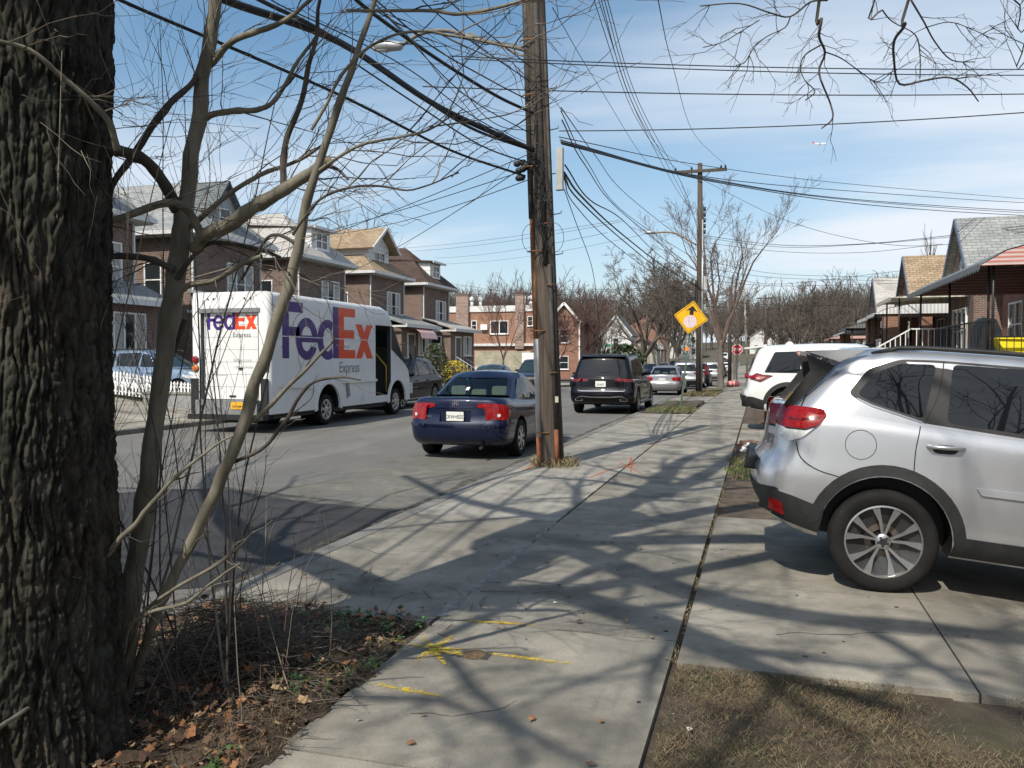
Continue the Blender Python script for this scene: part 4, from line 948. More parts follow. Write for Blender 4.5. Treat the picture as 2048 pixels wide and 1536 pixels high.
b.prism([(-.03,-.033),(-.018,-.033),(-.014,-.006),(.014,-.006),(.018,-.033),(.03,-.033),(.022,.033),(.010,.033),(.008,.008),(-.008,.008),(-.010,.033),(-.022,.033)],(0,u,.935),(1,0,0),(0,0,1),(0,-.004,0)); b.build('badge',None,civ)
t=text_mesh('CIVIC',.045,CHROME,extr=.002,sx=1.3); t.name='lettering'; t.parent=civ; t.matrix_local=Matrix.Translation((-.56,lo.rear(.5,.72)-.012,.70))@Matrix.Rotation(R(-4),4,'Z')@Matrix.Rotation(R(90),4,'X')
b=MB().mat(BLACK); b.cyl((.45,.02,.22),(.45,.2,.22),.025,10); b.build('exhaust',None,civ)
b=MB().mat(mat('window_sticker',(.7,.7,.7),rough=.6)); patch(b,gh,'rear',[(-.12,1.12),(-.06,1.12),(-.06,1.17),(-.12,1.17)],.006,.004,1,.1); b.build('sticker',None,civ)
# ---- black three-row SUV
BLK=paint('black_car_paint',(.003,.0035,.006),rough=.35,spec=.08,coat=.6)
gl=suv(paint=BLK,L=5.2,W=1.98,H=1.83,oh=1.05,wb=3.13,Rw=.385,arch=.445,rails=(.75,3.3),railm=BLACK,
  roof=[(.2,1.73),(.9,1.775),(1.8,1.80),(2.8,1.79),(3.5,1.72)],
  side_windows=[[(.48,1.15),(1.30,1.14),(1.32,1.64),(.72,1.62)],[(1.39,1.14),(2.45,1.12),(2.45,1.67),(1.40,1.65)],[(2.52,1.12),(3.6,1.10),(3.2,1.40),(2.9,1.63),(2.52,1.66)]],
  rear_window=[(-.76,1.17),(.76,1.17),(.64,1.64),(-.64,1.64)],mirror=(3.35,1.2),
  parts=[('rear',[(.40,.99),(.42,1.07),(.90,1.09),(.90,.98)],REDD,'tail_lamp',dict(off=.012,r=.02)),('rear',[(.46,1.03),(.46,1.05),(.88,1.06),(.88,1.035)],REDL,'tail_lamp',dict(off=.018,r=.004)),
   ('side',[(.08,.99),(.08,1.09),(.40,1.06),(.36,1.0)],REDD,'tail_lamp',dict(off=.012,r=.02)),
   ('rear',[(-.78,1.105),(-.78,1.125),(.78,1.125),(.78,1.105)],CHROME,'chrome_strip',dict(off=.016,r=.004,mir=False)),
   ('rear',[(-.70,.70),(-.72,.745),(-.66,.715),(.66,.715),(.72,.745),(.70,.70),(.6,.695),(-.6,.695)],CHROME,'chrome_strip',dict(off=.014,r=.004,mir=False)),
   ('rear',[(-.80,.47),(-.62,.555),(-.30,.53),(.30,.53),(.62,.555),(.80,.47),(.60,.53),(.3,.505),(-.3,.505),(-.6,.53)],CH2,'bumper_trim',dict(off=.014,r=.004,mir=False)),
   ('rear',[(.56,.40),(.56,.47),(.80,.47),(.80,.40)],CHROME,'exhaust_tip',dict(off=.016,r=.03)),('rear',[(.59,.415),(.59,.455),(.77,.455),(.77,.415)],SEAM,'exhaust_tip',dict(off=.024,r=.018)),
   ('rear',[(-.09,1.27),(-.09,1.285),(.28,1.275),(.28,1.265)],SEAM,'wiper',dict(sh='gh',off=.02,r=.003,mir=False)),
   ('side',[(1.5,.28),(1.5,.34),(3.7,.34),(3.7,.28)],CH2,'side_step',dict(off=.06,depth=.08,r=.01))])
gls,lo,gh=car('parked_car','black three-row SUV parked between the blue saloon and the silver saloon','car',gl,(-4.55,24.35,gz(26)+RZ),0,rx=0)
plate(gls,(-.02,lo.rear(0,.92)-.006,.92),.31,.17,PLATE,'LJE·4J2Y',-1,size=.075)
b=MB().mat(BLACK); b.prism([(.30,1.74),(.60,1.80),(.60,1.76),(.33,1.72)],(-.68,0,0),(0,1,0),(0,0,1),(1.36,0,0)); b.build('spoiler',None,gls)
# ---- silver saloon
SIL2=paint('pewter_paint',(.30,.30,.31),metal=.6,rough=.32)
co_=sedan(paint=SIL2,see=True,seats=(1.3,2.4),pale_seats=True,H=1.46,rim='cover',
  parts=[('rear',[(.50,.72),(.42,.86),(.60,.90),(.84,.88),(.84,.70)],REDL,'tail_lamp',dict(off=.012,r=.03)),('side',[(.09,.88),(.32,.83),(.30,.74),(.09,.70)],REDL,'tail_lamp',dict(off=.012,r=.03)),
   ('rear',[(-.32,.86),(-.32,.89),(.32,.89),(.32,.86)],CH2,'boot_trim',dict(off=.016,r=.01,mir=False))])
cor,lo,gh=car('parked_car','silver saloon parked just beyond the black three-row SUV','car',co_,(-4.5,39.9,gz(42)+RZ),0)
plate(cor,(0,lo.rear(0,.76)-.006,.76),.32,.16,PLATE,'GGV·2719',-1,size=.075)
# ---- silver SUV, black minivan, silver hatch further on
hl=suv(paint=paint('steel_paint',(.28,.29,.32),metal=.6,rough=.3),parts=[('rear',[(.50,.98),(.46,1.10),(.88,1.10),(.88,.98)],REDL,'tail_lamp',dict(off=.012)),('side',[(.08,.98),(.08,1.10),(.38,1.08),(.3,1.0)],REDL,'tail_lamp',dict(off=.012)),('rear',[(-.84,.36),(-.84,.56),(.84,.56),(.84,.36)],CLAD,'bumper_cladding',dict(off=.012,mir=False))])
h_,lo,gh=car('parked_car','silver SUV parked by the kerb behind the far utility pole','car',hl,(-4.5,52.8,gz(54)+RZ),0); plate(h_,(0,lo.rear(0,.8)-.006,.80),.32,.16,PLATE,None,-1)
bv=suv(paint=BLK,rails=None,parts=[('rear',[(.76,.95),(.76,1.12),(.88,1.12),(.88,.95)],REDL,'tail_lamp',dict(off=.014)),('rear',[(.70,1.16),(.62,1.60),(.70,1.60),(.80,1.16)],REDL,'tail_lamp',dict(off=.016,sh='gh')),('side',[(.08,.95),(.08,1.12),(.25,1.12),(.22,.95)],REDL,'tail_lamp',dict(off=.012))])
m_,lo,gh=car('parked_car','black minivan with tall red tail lamps parked beside the street tree','car',bv,(-4.45,60.4,gz(62)+RZ),0); plate(m_,(0,lo.rear(0,.8)-.006,.80),.32,.16,PLATE,None,-1)
hb=suv(paint=paint('champagne_paint',(.42,.42,.42),metal=.4,rough=.3),L=4.2,H=1.6,rails=None,parts=[('rear',[(.55,.92),(.55,1.06),(.86,1.06),(.86,.92)],REDL,'tail_lamp',dict(off=.012))])
hb_,lo,gh=car('parked_car','pale grey hatchback parked past the cross street beyond the street tree','car',hb,(-4.4,78,gz(80)+RZ),0)
# ---- cars facing us along the left kerb
def headfront(pm,**k): 
    return [('front',[(.52,.68),(.50,.80),(.86,.86),(.86,.74)],CLEARL,'headlamp',dict(off=.012,r=.02)),('front',[(-.44,.50),(-.46,.80),(.46,.80),(.44,.50)],GRILLE,'grille',dict(off=.012,r=.05,mir=False)),('front',[(-.75,.30),(-.8,.46),(.8,.46),(.75,.30)],BLACK,'air_intake',dict(off=.012,r=.03,mir=False))]
lx=suv(paint=BLK,L=4.75,H=1.7,parts=headfront(0)+[('side',[(1.35,.28),(1.35,.36),(3.4,.34),(3.4,.27)],CH2,'sill_trim',dict(off=.012,r=.01)),('side',[(.08,.95),(.08,1.05),(.5,1.06),(.5,1.0)],REDD,'tail_lamp',dict(off=.012))],rails=None,
   roof=[(.2,1.55),(.9,1.66),(1.8,1.70),(2.5,1.69),(3.2,1.6)],gR=[(0,.15),(.3,.32),(.7,.62),(.9,.8),(1,.95)],
   side_windows=[[(.75,1.16),(1.25,1.14),(1.27,1.55),(1.1,1.50)],[(1.34,1.13),(2.28,1.11),(2.28,1.59),(1.35,1.56)],[(2.35,1.11),(3.17,1.09),(2.9,1.28),(2.55,1.52),(2.35,1.58)]],dlo=[(.66,1.15),(1.1,1.535),(2.3,1.61),(2.58,1.55),(2.95,1.28),(3.22,1.07),(1.3,1.11)],rear_window=[(-.6,1.14),(.6,1.14),(.5,1.5),(-.5,1.5)])
car('parked_car','black crossover facing the camera, parked ahead of the delivery truck','car',lx,(-12.25,28.95,gz(29)+RZ),PI,rx=0)
lc=sedan(paint=paint('slate_paint',(.03,.038,.05),metal=.4,rough=.3),windscreen=[(-.56,.98),(.56,.98),(.47,1.31),(-.47,1.31)],wsglass=GREENG)
car('parked_car','slate blue saloon facing the camera, only its roof showing above the blue saloon','car',lc,(-12.2,39.4,gz(36)+RZ),PI)
ds=suv(paint=paint('charcoal_paint',(.018,.02,.024),metal=.4,rough=.28),parts=headfront(0),wsglass=GREENG,rails=None,H=1.7)
car('parked_car','charcoal SUV facing the camera, parked just left of the near utility pole','car',ds,(-12.1,47.4,gz(44)+RZ),PI)
dn=sedan(paint=BLK,parts=[('front',[(.45,.58),(.45,.66),(.82,.70),(.82,.60)],CLEARL,'headlamp',dict(off=.012,r=.02)),('front',[(-.40,.36),(-.42,.58),(.42,.58),(.40,.36)],GRILLE,'grille',dict(off=.012,r=.03,mir=False))],wsglass=GREENG)
car('parked_car','dark saloon facing the camera between the near utility pole and the black three-row SUV','car',dn,(-11.9,60.6,gz(58)+RZ),PI)
fw=suv(paint=WHT,parts=headfront(0),rails=None)
car('moving_car','white car approaching far down the street, above the black minivan','car',fw,(-7.2,178,gz(176)),PI)
for i,(x,y,lb,pm) in enumerate(((-11.9,96,'navy saloon parked far along the left kerb past the cross street',NAVY),(-11.9,110,'pale silver saloon parked far along the left kerb past the cross street',SIL2),(-4.6,96,'black saloon parked far along the right kerb past the cross street',BLK),(-11.9,85,'dark grey saloon parked just past the cross street on the left',MC['charcoal_paint']),(-4.5,87,'navy saloon parked second past the cross street on the right',NAVY),(-11.9,124,'black saloon parked farthest along the left kerb',BLK),(-4.6,112,'white saloon parked far along the right kerb past the cross street',WHT))):
    s_=sedan(paint=pm,parts=[('rear',[(.5,.72),(.45,.88),(.84,.88),(.84,.70)],REDL,'tail_lamp',dict(off=.012)),('front',[(.45,.58),(.45,.66),(.82,.70),(.82,.60)],CLEARL,'headlamp',dict(off=.012))])
    car('parked_car',lb,'car',s_,(x,y,gz(y)+RZ),PI if x<-9 else 0)
# ---- pale blue crossover in the driveway across the street
pb=suv(paint=paint('ice_blue_paint',(.22,.30,.40),metal=.5,rough=.28),L=4.6,W=1.84,H=1.62,mirror=(2.95,1.08),wsglass=GREENG,Rw=.35,oh=.9,wb=2.7,
   roof=[(.2,1.5),(.9,1.60),(1.8,1.63),(2.5,1.60),(3.2,1.5)],side_windows=[[(.55,1.13),(1.18,1.12),(1.20,1.50),(.85,1.45)],[(1.27,1.115),(2.1,1.10),(2.1,1.54),(1.28,1.51)],[(2.17,1.10),(3.02,1.08),(2.72,1.28),(2.38,1.47),(2.17,1.52)]],rear_window=[(-.6,1.14),(.6,1.14),(.5,1.47),(-.5,1.47)],windscreen=[(-.62,1.10),(.62,1.10),(.56,1.50),(-.56,1.50)],
   parts=[('side',[(3.75,.80),(3.75,.88),(4.35,.80),(4.4,.70),(4.1,.72)],CLEARL,'headlamp',dict(off=.012,r=.02))])
car('parked_car','pale blue crossover parked across the street behind the white picket fence','car',pb,(-20.45,21.95,.26),R(-90))
# ================================================================ DELIVERY TRUCK
TWH=mat('truck_white',(.70,.70,.69),(.76,.76,.75),rough=.42,coat=.3,scale=2.5,dirt=((.42,.41,.38),1.6,.60,.85)); TGR=mat('truck_grey',(.17,.175,.18),(.23,.235,.24),rough=.5,scale=6)
PUR=mat('logo_purple',(.045,.018,.17),(.05,.02,.18),rough=.4,coat=.2); ORG=mat('logo_orange',(.75,.065,.012),(.78,.075,.018),rough=.4,coat=.2); GTX=mat('logo_grey',(.17,.17,.19),rough=.5); GTX2=mat('faded_grey',(.50,.50,.50),rough=.6)
TX0,TX1=-12.50,-10.42; TY=16.05
tr=thing('delivery_truck','white step van with purple and orange lettering stopped on the left side of the street','truck',((TX0+TX1)/2,TY,RZ),0)
TW2=(TX1-TX0)/2
def ty(px): return onX(px,700,TX1).y-TY
TL=ty(822)
sil=[(0,.42),(0,2.9),(.03,3.17),(ty(765),3.16),(ty(765)+.45,3.06),(ty(765)+.72,2.72),(TL-.72,1.80),(TL-.12,1.36),(TL,.98),(TL,.42)]
bm=bmesh.new(); f_=[bm.verts.new((-TW2,u,z)) for u,z in sil]; fc=bm.faces.new(f_); ext=bmesh.ops.extrude_face_region(bm,geom=[fc]); bmesh.ops.translate(bm,verts=[v for v in ext['geom'] if isinstance(v,bmesh.types.BMVert)],vec=(2*TW2,0,0))
bmesh.ops.recalc_face_normals(bm,faces=bm.faces[:])
ed=[e for e in bm.edges if abs(e.verts[0].co.x-e.verts[1].co.x)<1e-4 and max(e.verts[0].co.z,e.verts[1].co.z)>.9]
bmesh.ops.bevel(bm,geom=ed,offset=.13,segments=5,profile=.5,affect='EDGES',clamp_overlap=True)
me=bpy.data.meshes.new('body'); bm.to_mesh(me); bm.free(); me.materials.append(TWH); body=link(bpy.data.objects.new('body',me),tr)
for p_ in me.polygons: p_.use_smooth=True
rwc=(ty(655)+.0,.39); fwc=(ty(793),.39); cuts=[]
for u,z in (rwc,fwc):
    for sg in (1,-1): c=MB().mat(BLACK); c.cyl((sg*(TW2-.42),u,z+.08),(sg*(TW2+.2),u,z+.08),.56,36); cuts.append(c)
d0,d1=ty(751),ty(783)
c=MB().mat(INTER); c.box((-TW2-.2,d0,.62),(TW2+.2,d1-.05,2.62)); cuts.append(c)
c=MB().mat(INTER); c.box((-TW2+.12,d0+.03,.62),(TW2-.12,TL-.9,2.5)); cuts.append(c)
c=MB().mat(TGR); c.box((-.76,-.2,.72),(.76,.10,2.80)); cuts.append(c)
boolean(body,cuts); body.data.set_sharp_from_angle(angle=R(35))
b=MB().mat(TWH); b.box((-.70,.06,.75),(.70,.085,2.70)); dr=b.build('roller_door',None,tr)
b=MB().mat(TGR)
for i in range(1,7): b.box((-.70,.0575,.75+i*.28),(.70,.0605,.756+i*.28))
b.mat(BLACK); b.box((.20,.04,1.42),(.30,.06,1.47)); b.box((-.05,.045,.80),(.12,.06,.84)); b.build('door_latch',None,dr)
b=MB().mat(TGR); b.box((-.80,-.02,2.705),(.80,.05,2.80)); b.build('door_header',None,tr)
b=MB().mat(TGR); b.box((-.80,-.16,.42),(.80,.0,.735)); b.mat(BLACK); b.box((-.98,-.20,.30),(.98,.02,.415)); b.box((-1.0,-.05,.42),(-.83,.0,1.22)); b.box((.83,-.05,.42),(1.0,.0,1.22)); b.cyl((-.62,-.163,.58),(-.62,-.155,.58),.05,14); b.build('rear_bumper',None,tr)
plate(tr,(.30,-.165,.62),.32,.16,PLATEY,'57281-MM',-1,size=.06)
for sg in (1,-1):
    for z,m_ in ((1.64,REDL),(1.45,AMBER)):
        b=MB().mat(BLACK); b.cyl((sg*.90,-.004,z),(sg*.90,-.018,z),.088,24); b.mat(m_); b.lathe([(.078,0),(.078,.012),(.05,.024),(0,.028)],(sg*.90,-.016,z),(0,-1,0),24); b.build('tail_lamp',None,tr)
    for x in (.45,.62): b=MB().mat(REDD); b.cyl((sg*x*.9,-.002,3.02),(sg*x*.9,-.018,3.02),.02,10); b.build('marker_lamp',None,tr)
b=MB().mat(TWH)                               # arch flares and skirts
for sg in (1,-1):
    for u,z in (rwc,fwc):
        q=arc(u,z+.08,.66,188,-8,22)+arc(u,z+.08,.565,-6,186,22); b.prism(q,(sg*TW2,0,0),(0,1,0),(0,0,1),(sg*.05,0,0))
    b.prism([(.35,1.10),(rwc[0]-.72,1.10),(rwc[0]-.60,1.0),(rwc[0]-.68,.94),(.35,1.02)],(sg*TW2,0,0),(0,1,0),(0,0,1),(sg*.045,0,0))
    b.prism([(rwc[0]+.70,1.10),(d0+.02,1.10),(d0+.02,1.03),(rwc[0]+.72,1.03)],(sg*TW2,0,0),(0,1,0),(0,0,1),(sg*.045,0,0))
    b.box((sg*TW2-.001 if sg>0 else -TW2-.012,.30,2.17),(sg*TW2+.012 if sg>0 else -TW2+.001,d0-.05,2.19))
    b.box((sg*TW2-.001 if sg>0 else -TW2-.008,d0-.10,1.1),(sg*TW2+.008 if sg>0 else -TW2+.001,d0-.07,2.9))
b.build('side_moulding',None,tr)
b=MB().mat(TGR); b.prism([(ty(690),1.02),(ty(697),1.04),(ty(700),.70),(ty(693),.62)],(TW2+.003,0,0),(0,1,0),(0,0,1),(.006,0,0)); b.build('fuel_door',None,tr)
b=MB().mat(BLACK); b.box((-.9,.35,.30),(.9,TL-.5,.44)); b.cyl((-.95,rwc[0],.39),(.95,rwc[0],.39),.07,8); b.box((-.55,.5,.18),(.35,1.4,.30)); b.build('chassis',None,tr)
for u,z in (rwc,fwc):
    for sg in (1,-1):
        w_=wheel(tr,sg*(TW2-.04),u,.39,sg,'cover',tw=.26); 
        w2=MB().mat(mat('steel_rim',(.42,.40,.36),(.5,.48,.44),rough=.5,scale=9)); c=Vector((sg*(TW2-.05),u,.39)); w2.lathe([(.245,.0),(.245,.012),(.20,-.02),(.19,-.07),(.07,-.07),(.07,-.01),(0,-.01)],c,(sg,0,0),28); w2.build('wheel_disc',None,w_,40)
        if u==rwc[0]: wheel(tr,sg*(TW2-.34),u,.39,sg,'cover',tw=.24)
b=MB().mat(GREENG); b.prism([(ty(765)+.60,2.62),(ty(765)+.66,2.66),(TL-.70,1.90),(TL-.76,1.86)],(-TW2+.1,0,0),(0,1,0),(0,0,1),(2*TW2-.2,0,0)); b.build('windscreen',None,tr)
b=MB().mat(BLACK); b.prism([(d1-.02,2.62),(ty(765)+.70,2.62),(TL-.72,1.84),(TL-.35,1.50),(TL-.42,1.50),(d1-.02,1.95)],(TW2+.002,0,0),(0,1,0),(0,0,1),(.004,0,0)); b.build('cab_window',None,tr); b=MB().mat(BLACK); b.prism([(d1+.06,2.5),(ty(765)+.66,2.5),(TL-.76,1.84),(d1+.06,2.02)],(-TW2-.004,0,0),(0,1,0),(0,0,1),(-.004,0,0)); b.build('cab_window',None,tr)
YR=mat('yellow_rail',(.55,.42,.05),rough=.4); b=MB().mat(YR); b.tube([(TW2-.12,d1-.12,.7),(TW2-.12,d1-.12,1.45),(TW2-.25,d0+.45,1.85),(TW2-.4,d0+.1,1.95)],.018,8); b.build('grab_rail',None,tr)
b=MB().mat(BLACK); b.cbox((.35,d0+.35,1.05),(.5,.45,.16)); b.cbox((.35,d0+.12,1.4),(.5,.12,.7)); b.build('seat',None,tr)
b=MB().mat(BLACK); b.tube([(TW2-.05,TL-.72,2.1),(TW2+.2,TL-.55,2.15),(TW2+.26,TL-.5,1.75)],.015,6); b.cbox((TW2+.27,TL-.5,1.85),(.19,.09,.42)); b.build('mirror',None,tr)
b=MB().mat(BLACK); b.box((-.8,TL-.01,.42),(.8,TL+.09,.62)); b.mat(TWH); b.box((TW2-.25,TL-.02,.6),(TW2+.02,TL+.06,.92)); b.mat(GRILLE); b.box((-.5,TL-.005,.66),(.5,TL+.02,1.0)); b.build('front_bumper',None,tr)
for sg in (1,-1): b=MB().mat(CLEARL); b.lathe([(.11,0),(.10,.03),(0,.05)],(sg*.78,TL+.01,.80),(0,1,0),20); b.build('headlamp',None,tr)
# --- lettering: heavy geometric letters in one outline each (cap height 1)
def ring_part(cx,cy,ro,ri,a0o,a1o,a0i,a1i,n=22):
    o=[(cx+ro[0]*math.cos(a0o+(a1o-a0o)*i/n),cy+ro[1]*math.sin(a0o+(a1o-a0o)*i/n)) for i in range(n+1)]
    i_=[(cx+ri[0]*math.cos(a0i+(a1i-a0i)*i/n),cy+ri[1]*math.sin(a0i+(a1i-a0i)*i/n)) for i in range(n+1)]
    return [[o[k],o[k+1],i_[k+1],i_[k]] for k in range(n)]
def logo_letters():
    F=[[(0,0),(.19,0),(.19,.40),(0,.40)],[(0,.40),(.50,.40),(.50,.56),(0,.56)],[(0,.56),(.19,.56),(.19,.82),(0,.82)],[(0,.82),(.60,.82),(.60,1),(0,1)]]
    cx,cy,ro,ri=.72,.355,(.345,.385),(.165,.225); bb=.062
    ao=math.asin(bb/ro[1]); ai=math.asin(bb/ri[1])
    e=ring_part(cx,cy,ro,ri,ao,PI-ao,ai,PI-ai)+[[(cx-ro[0]*math.cos(ao),cy-bb),(cx+ro[0]*math.cos(ao),cy-bb),(cx+ro[0],cy),(cx+ro[0]*math.cos(ao),cy+bb),(cx-ro[0]*math.cos(ao),cy+bb),(cx-ro[0],cy)]]+ring_part(cx,cy,ro,ri,PI+ao,PI*1.86,PI+ai,PI*1.80)
    cx2=1.40; xs=1.58; ro2,ri2=(.345,.385),(.155,.225)
    b1=math.acos((xs-cx2)/ro2[0]); b2=.001
    d=ring_part(cx2,cy,ro2,ri2,b1,2*PI-b1,math.acos(min(1,(xs-cx2)/ro2[0]))*.62,2*PI-math.acos((xs-cx2)/ro2[0])*.62)
    d+=[[(xs,0),(1.775,0),(1.775,1.0),(xs,1.0)]]
    x0=1.775
    E=[[(x0,0),(x0+.20,0),(x0+.20,1),(x0,1)],[(x0+.20,0),(x0+.62,0),(x0+.62,.17),(x0+.20,.17)],[(x0+.20,.40),(x0+.58,.40),(x0+.58,.57),(x0+.20,.57)],[(x0+.20,.83),(x0+.62,.83),(x0+.62,1),(x0+.20,1)]]
    x1=x0+.58; 
    X=[[(x1+.06,0),(x1+.30,0),(x1+.40,.16),(x1+.50,0),(x1+.76,0),(x1+.53,.36),(x1+.74,.70),(x1+.50,.70),(x1+.40,.55),(x1+.30,.70),(x1+.05,.70),(x1+.27,.36)]]
    return F+e+d,E+[X[0]]
def put_logo(parent,o,ex,ez,nrm,s,sy):
    pu,og=logo_letters()
    for polys,m_,nm in ((pu,PUR,'purple_lettering'),(og,ORG,'orange_lettering')):
        b=MB().mat(m_)
        for q in polys:
            qq=[(a*s,c*sy) for a,c in q]; oo=Vector(o); vs=[oo+Vector(ex)*a+Vector(ez)*c for a,c in qq]
            if (vs[1]-vs[0]).cross(vs[2]-vs[1]).dot(Vector(nrm))<0: vs=vs[::-1]
            b.add(vs,[list(range(len(vs)))],False)
        b.build(nm,None,parent)
zt_=onX(564.6,601,TX1).z-RZ; zb_=onX(564.6,716.6,TX1).z-RZ; L0=ty(564.6); L1=ty(745.8)
put_logo(tr,(TW2+.004,L0,zb_),(0,1,0),(0,0,1),(1,0,0),(L1-L0)/3.115,(zt_-zb_))
a_=onY(411,640,TY); b_=onY(531,640,TY); x0=a_.x-tr.location.x; x1=b_.x-tr.location.x; z0=onY(411,661,TY).z-RZ; z1=onY(411,620,TY).z-RZ
put_logo(tr,(max(x0,-.66),.0555,z0+.02),(1,0,0),(0,0,1),(0,-1,0),(min(x1,.68)-max(x0,-.66))/3.115,(z1-z0)*.98)
def rtext(s,x,z,size,m_,nm='lettering'):
    t=text_mesh(s,size,m_,extr=.0008); t.name=nm; t.parent=tr; t.matrix_local=Matrix.Translation((x,.0545,z))@Matrix.Rotation(R(90),4,'X'); return t
rtext('Express',.05,z0-.15,.15,GTX); rtext('fedex.com',.06,1.60,.115,GTX2); rtext('1.800.GoFedEx',.06,1.45,.085,GTX2)
t=text_mesh('Express',.40,GTX,extr=.001,sx=.9); t.name='lettering'; t.parent=tr; t.matrix_local=Matrix.Translation((TW2+.004,ty(678),onX(680,745,TX1).z-RZ))@Matrix.Rotation(R(90),4,'Z')@Matrix.Rotation(R(90),4,'X')
b=MB().mat(GTX2); q=[(-.42,1.30),(-.26,1.62),(-.10,1.30),(-.26,.98)]
for i in range(4): b.bar((q[i][0],.052,q[i][1]),(q[(i+1)%4][0],.052,q[(i+1)%4][1]),.006)
b.bar((-.42,.0515,1.30),(-.10,.0515,1.30),.005); b.build('placard_frame',None,dr)
# ================================================================ TREES
def barkmat(name,c1,c2,s=8,st=(1,1,.25),b=(30,.8,.01)): return mat(name,c1,c2,rough=.9,scale=s,detail=9,stretch=st,bump=b)
BARKS=barkmat('sapling_bark',(.12,.11,.083),(.235,.215,.165),14,(1,1,.3),(60,.5,.004))
BARKD=barkmat('dark_bark',(.045,.038,.032),(.095,.082,.068),10)
BARKG=barkmat('grey_bark',(.085,.075,.063),(.17,.15,.128),6,(1,1,.3),(20,.6,.02))
TWIGR=mat('red_twigs',(.085,.045,.038),(.14,.075,.06),rough=.9,scale=2)
TWIGG=mat('grey_twigs',(.085,.068,.055),(.145,.12,.098),rough=.9,scale=1)
TWIGL=mat('pale_twigs',(.17,.145,.115),(.30,.255,.20),rough=.85,scale=9)
CUTW=mat('cut_wood',(.40,.31,.19),(.55,.45,.30),rough=.85,scale=40)
# ---- big street tree trunk: plated bark as real relief
TC=Vector((-2.87,2.50,0)); TRr=.42
def trunk_relief():
    nz_,na=560,520; vs=[]; z0=-.12; z1=6.4
    for j in range(nz_+1):
        t=j/nz_; z=z0+(z1-z0)*(t**1.25)
        r=TRr*(1+.12*math.exp(-max(z,0)/.18)+.035*math.sin(z*2.1+1))-.016*max(0,z)
        if z>4.2: r+=.05*(z-4.2)**1.2
        cx=TC.x+.020*z-.010*z*z*.3; cy=TC.y+.03*z
        for i in range(na):
            a=2*PI*i/na; rr_=r*(1+.035*math.sin(3*a+z*.7)+.02*math.sin(5*a-z*1.3))
            vis=(math.cos(a-math.atan2(-TC.y,-TC.x))>-.45)
            h=0
            if vis:
                A=a*TRr; w1=.05*mnoise.noise(Vector((A*5,z*2.2,7)))+.02*mnoise.noise(Vector((A*16,z*7,17)))
                n1=mnoise.noise(Vector(((A+w1)*25,z*4.2,1))); n2=mnoise.noise(Vector(((A+w1)*44,z*7.5,11))); n3=mnoise.noise(Vector((A*20,(z+w1*.8)*24,21)))
                c1=max(0,1-abs(n1)*5.0)**1.3; c2=max(0,1-abs(n2)*4.5)**1.4; c3=max(0,1-abs(n3)*4.5)**1.5
                h=-.026*c1-.014*c2-.010*c3*(1-c1)+.004*mnoise.noise(Vector((a*45,z*30,5)))+.003*mnoise.noise(Vector((a*110,z*70,8)))+.010*mnoise.noise(Vector((a*3,z*1.6,9)))
            rr_+=h; vs.append((cx+rr_*math.cos(a),cy+rr_*math.sin(a),z))
    fs=[(j*na+i,j*na+(i+1)%na,(j+1)*na+(i+1)%na,(j+1)*na+i) for j in range(nz_) for i in range(na)]
    return vs,fs
m=bpy.data.materials.new('furrowed_bark'); m.use_nodes=True; t=m.node_tree; bs=t.nodes['Principled BSDF']; bs.inputs['Roughness'].default_value=.92; bs.inputs['Specular IOR Level'].default_value=.25
tc=N(t,'ShaderNodeTexCoord'); mpn=N(t,'ShaderNodeMapping'); mpn.inputs['Scale'].default_value=(1,1,.35); L(t,tc.outputs['Object'],mpn.inputs[0])
nA=N(t,'ShaderNodeTexNoise',_Scale=16,_Detail=9,_Roughness=.7); L(t,mpn.outputs[0],nA.inputs[0]); nB=N(t,'ShaderNodeTexNoise',_Scale=3,_Detail=4); L(t,tc.outputs['Object'],nB.inputs[0])
rA=N(t,'ShaderNodeValToRGB'); L(t,nA.outputs[0],rA.inputs[0]); rA.color_ramp.elements[0].position=.36; rA.color_ramp.elements[0].color=(.012,.0115,.0105,1); rA.color_ramp.elements[1].position=.68; rA.color_ramp.elements[1].color=(.105,.100,.090,1)
rB=N(t,'ShaderNodeValToRGB'); L(t,nB.outputs[0],rB.inputs[0]); rB.color_ramp.elements[0].position=.4; rB.color_ramp.elements[0].color=(.8,.86,.74,1); rB.color_ramp.elements[1].position=.62; rB.color_ramp.elements[1].color=(1.12,1.0,.86,1)
vm=N(t,'ShaderNodeVectorMath',operation='MULTIPLY'); L(t,rA.outputs[0],vm.inputs[0]); L(t,rB.outputs[0],vm.inputs[1]); L(t,vm.outputs[0],bs.inputs['Base Color'])
nb=N(t,'ShaderNodeTexNoise',_Scale=70,_Detail=6,_Roughness=.7); L(t,mpn.outputs[0],nb.inputs[0]); bb=N(t,'ShaderNodeBump'); bb.inputs['Strength'].default_value=.9; bb.inputs['Distance'].default_value=.008; L(t,nb.outputs[0],bb.inputs['Height']); L(t,bb.outputs[0],bs.inputs['Normal'])
FURR=m
big=thing('street_tree','massive old tree with deeply furrowed grey bark filling the left edge beside the kerb','tree',TC)
vs,fs=trunk_relief(); b=MB().mat(FURR); b.add([Vector(v)-TC for v in vs],fs,True); b.build('trunk',None,big)
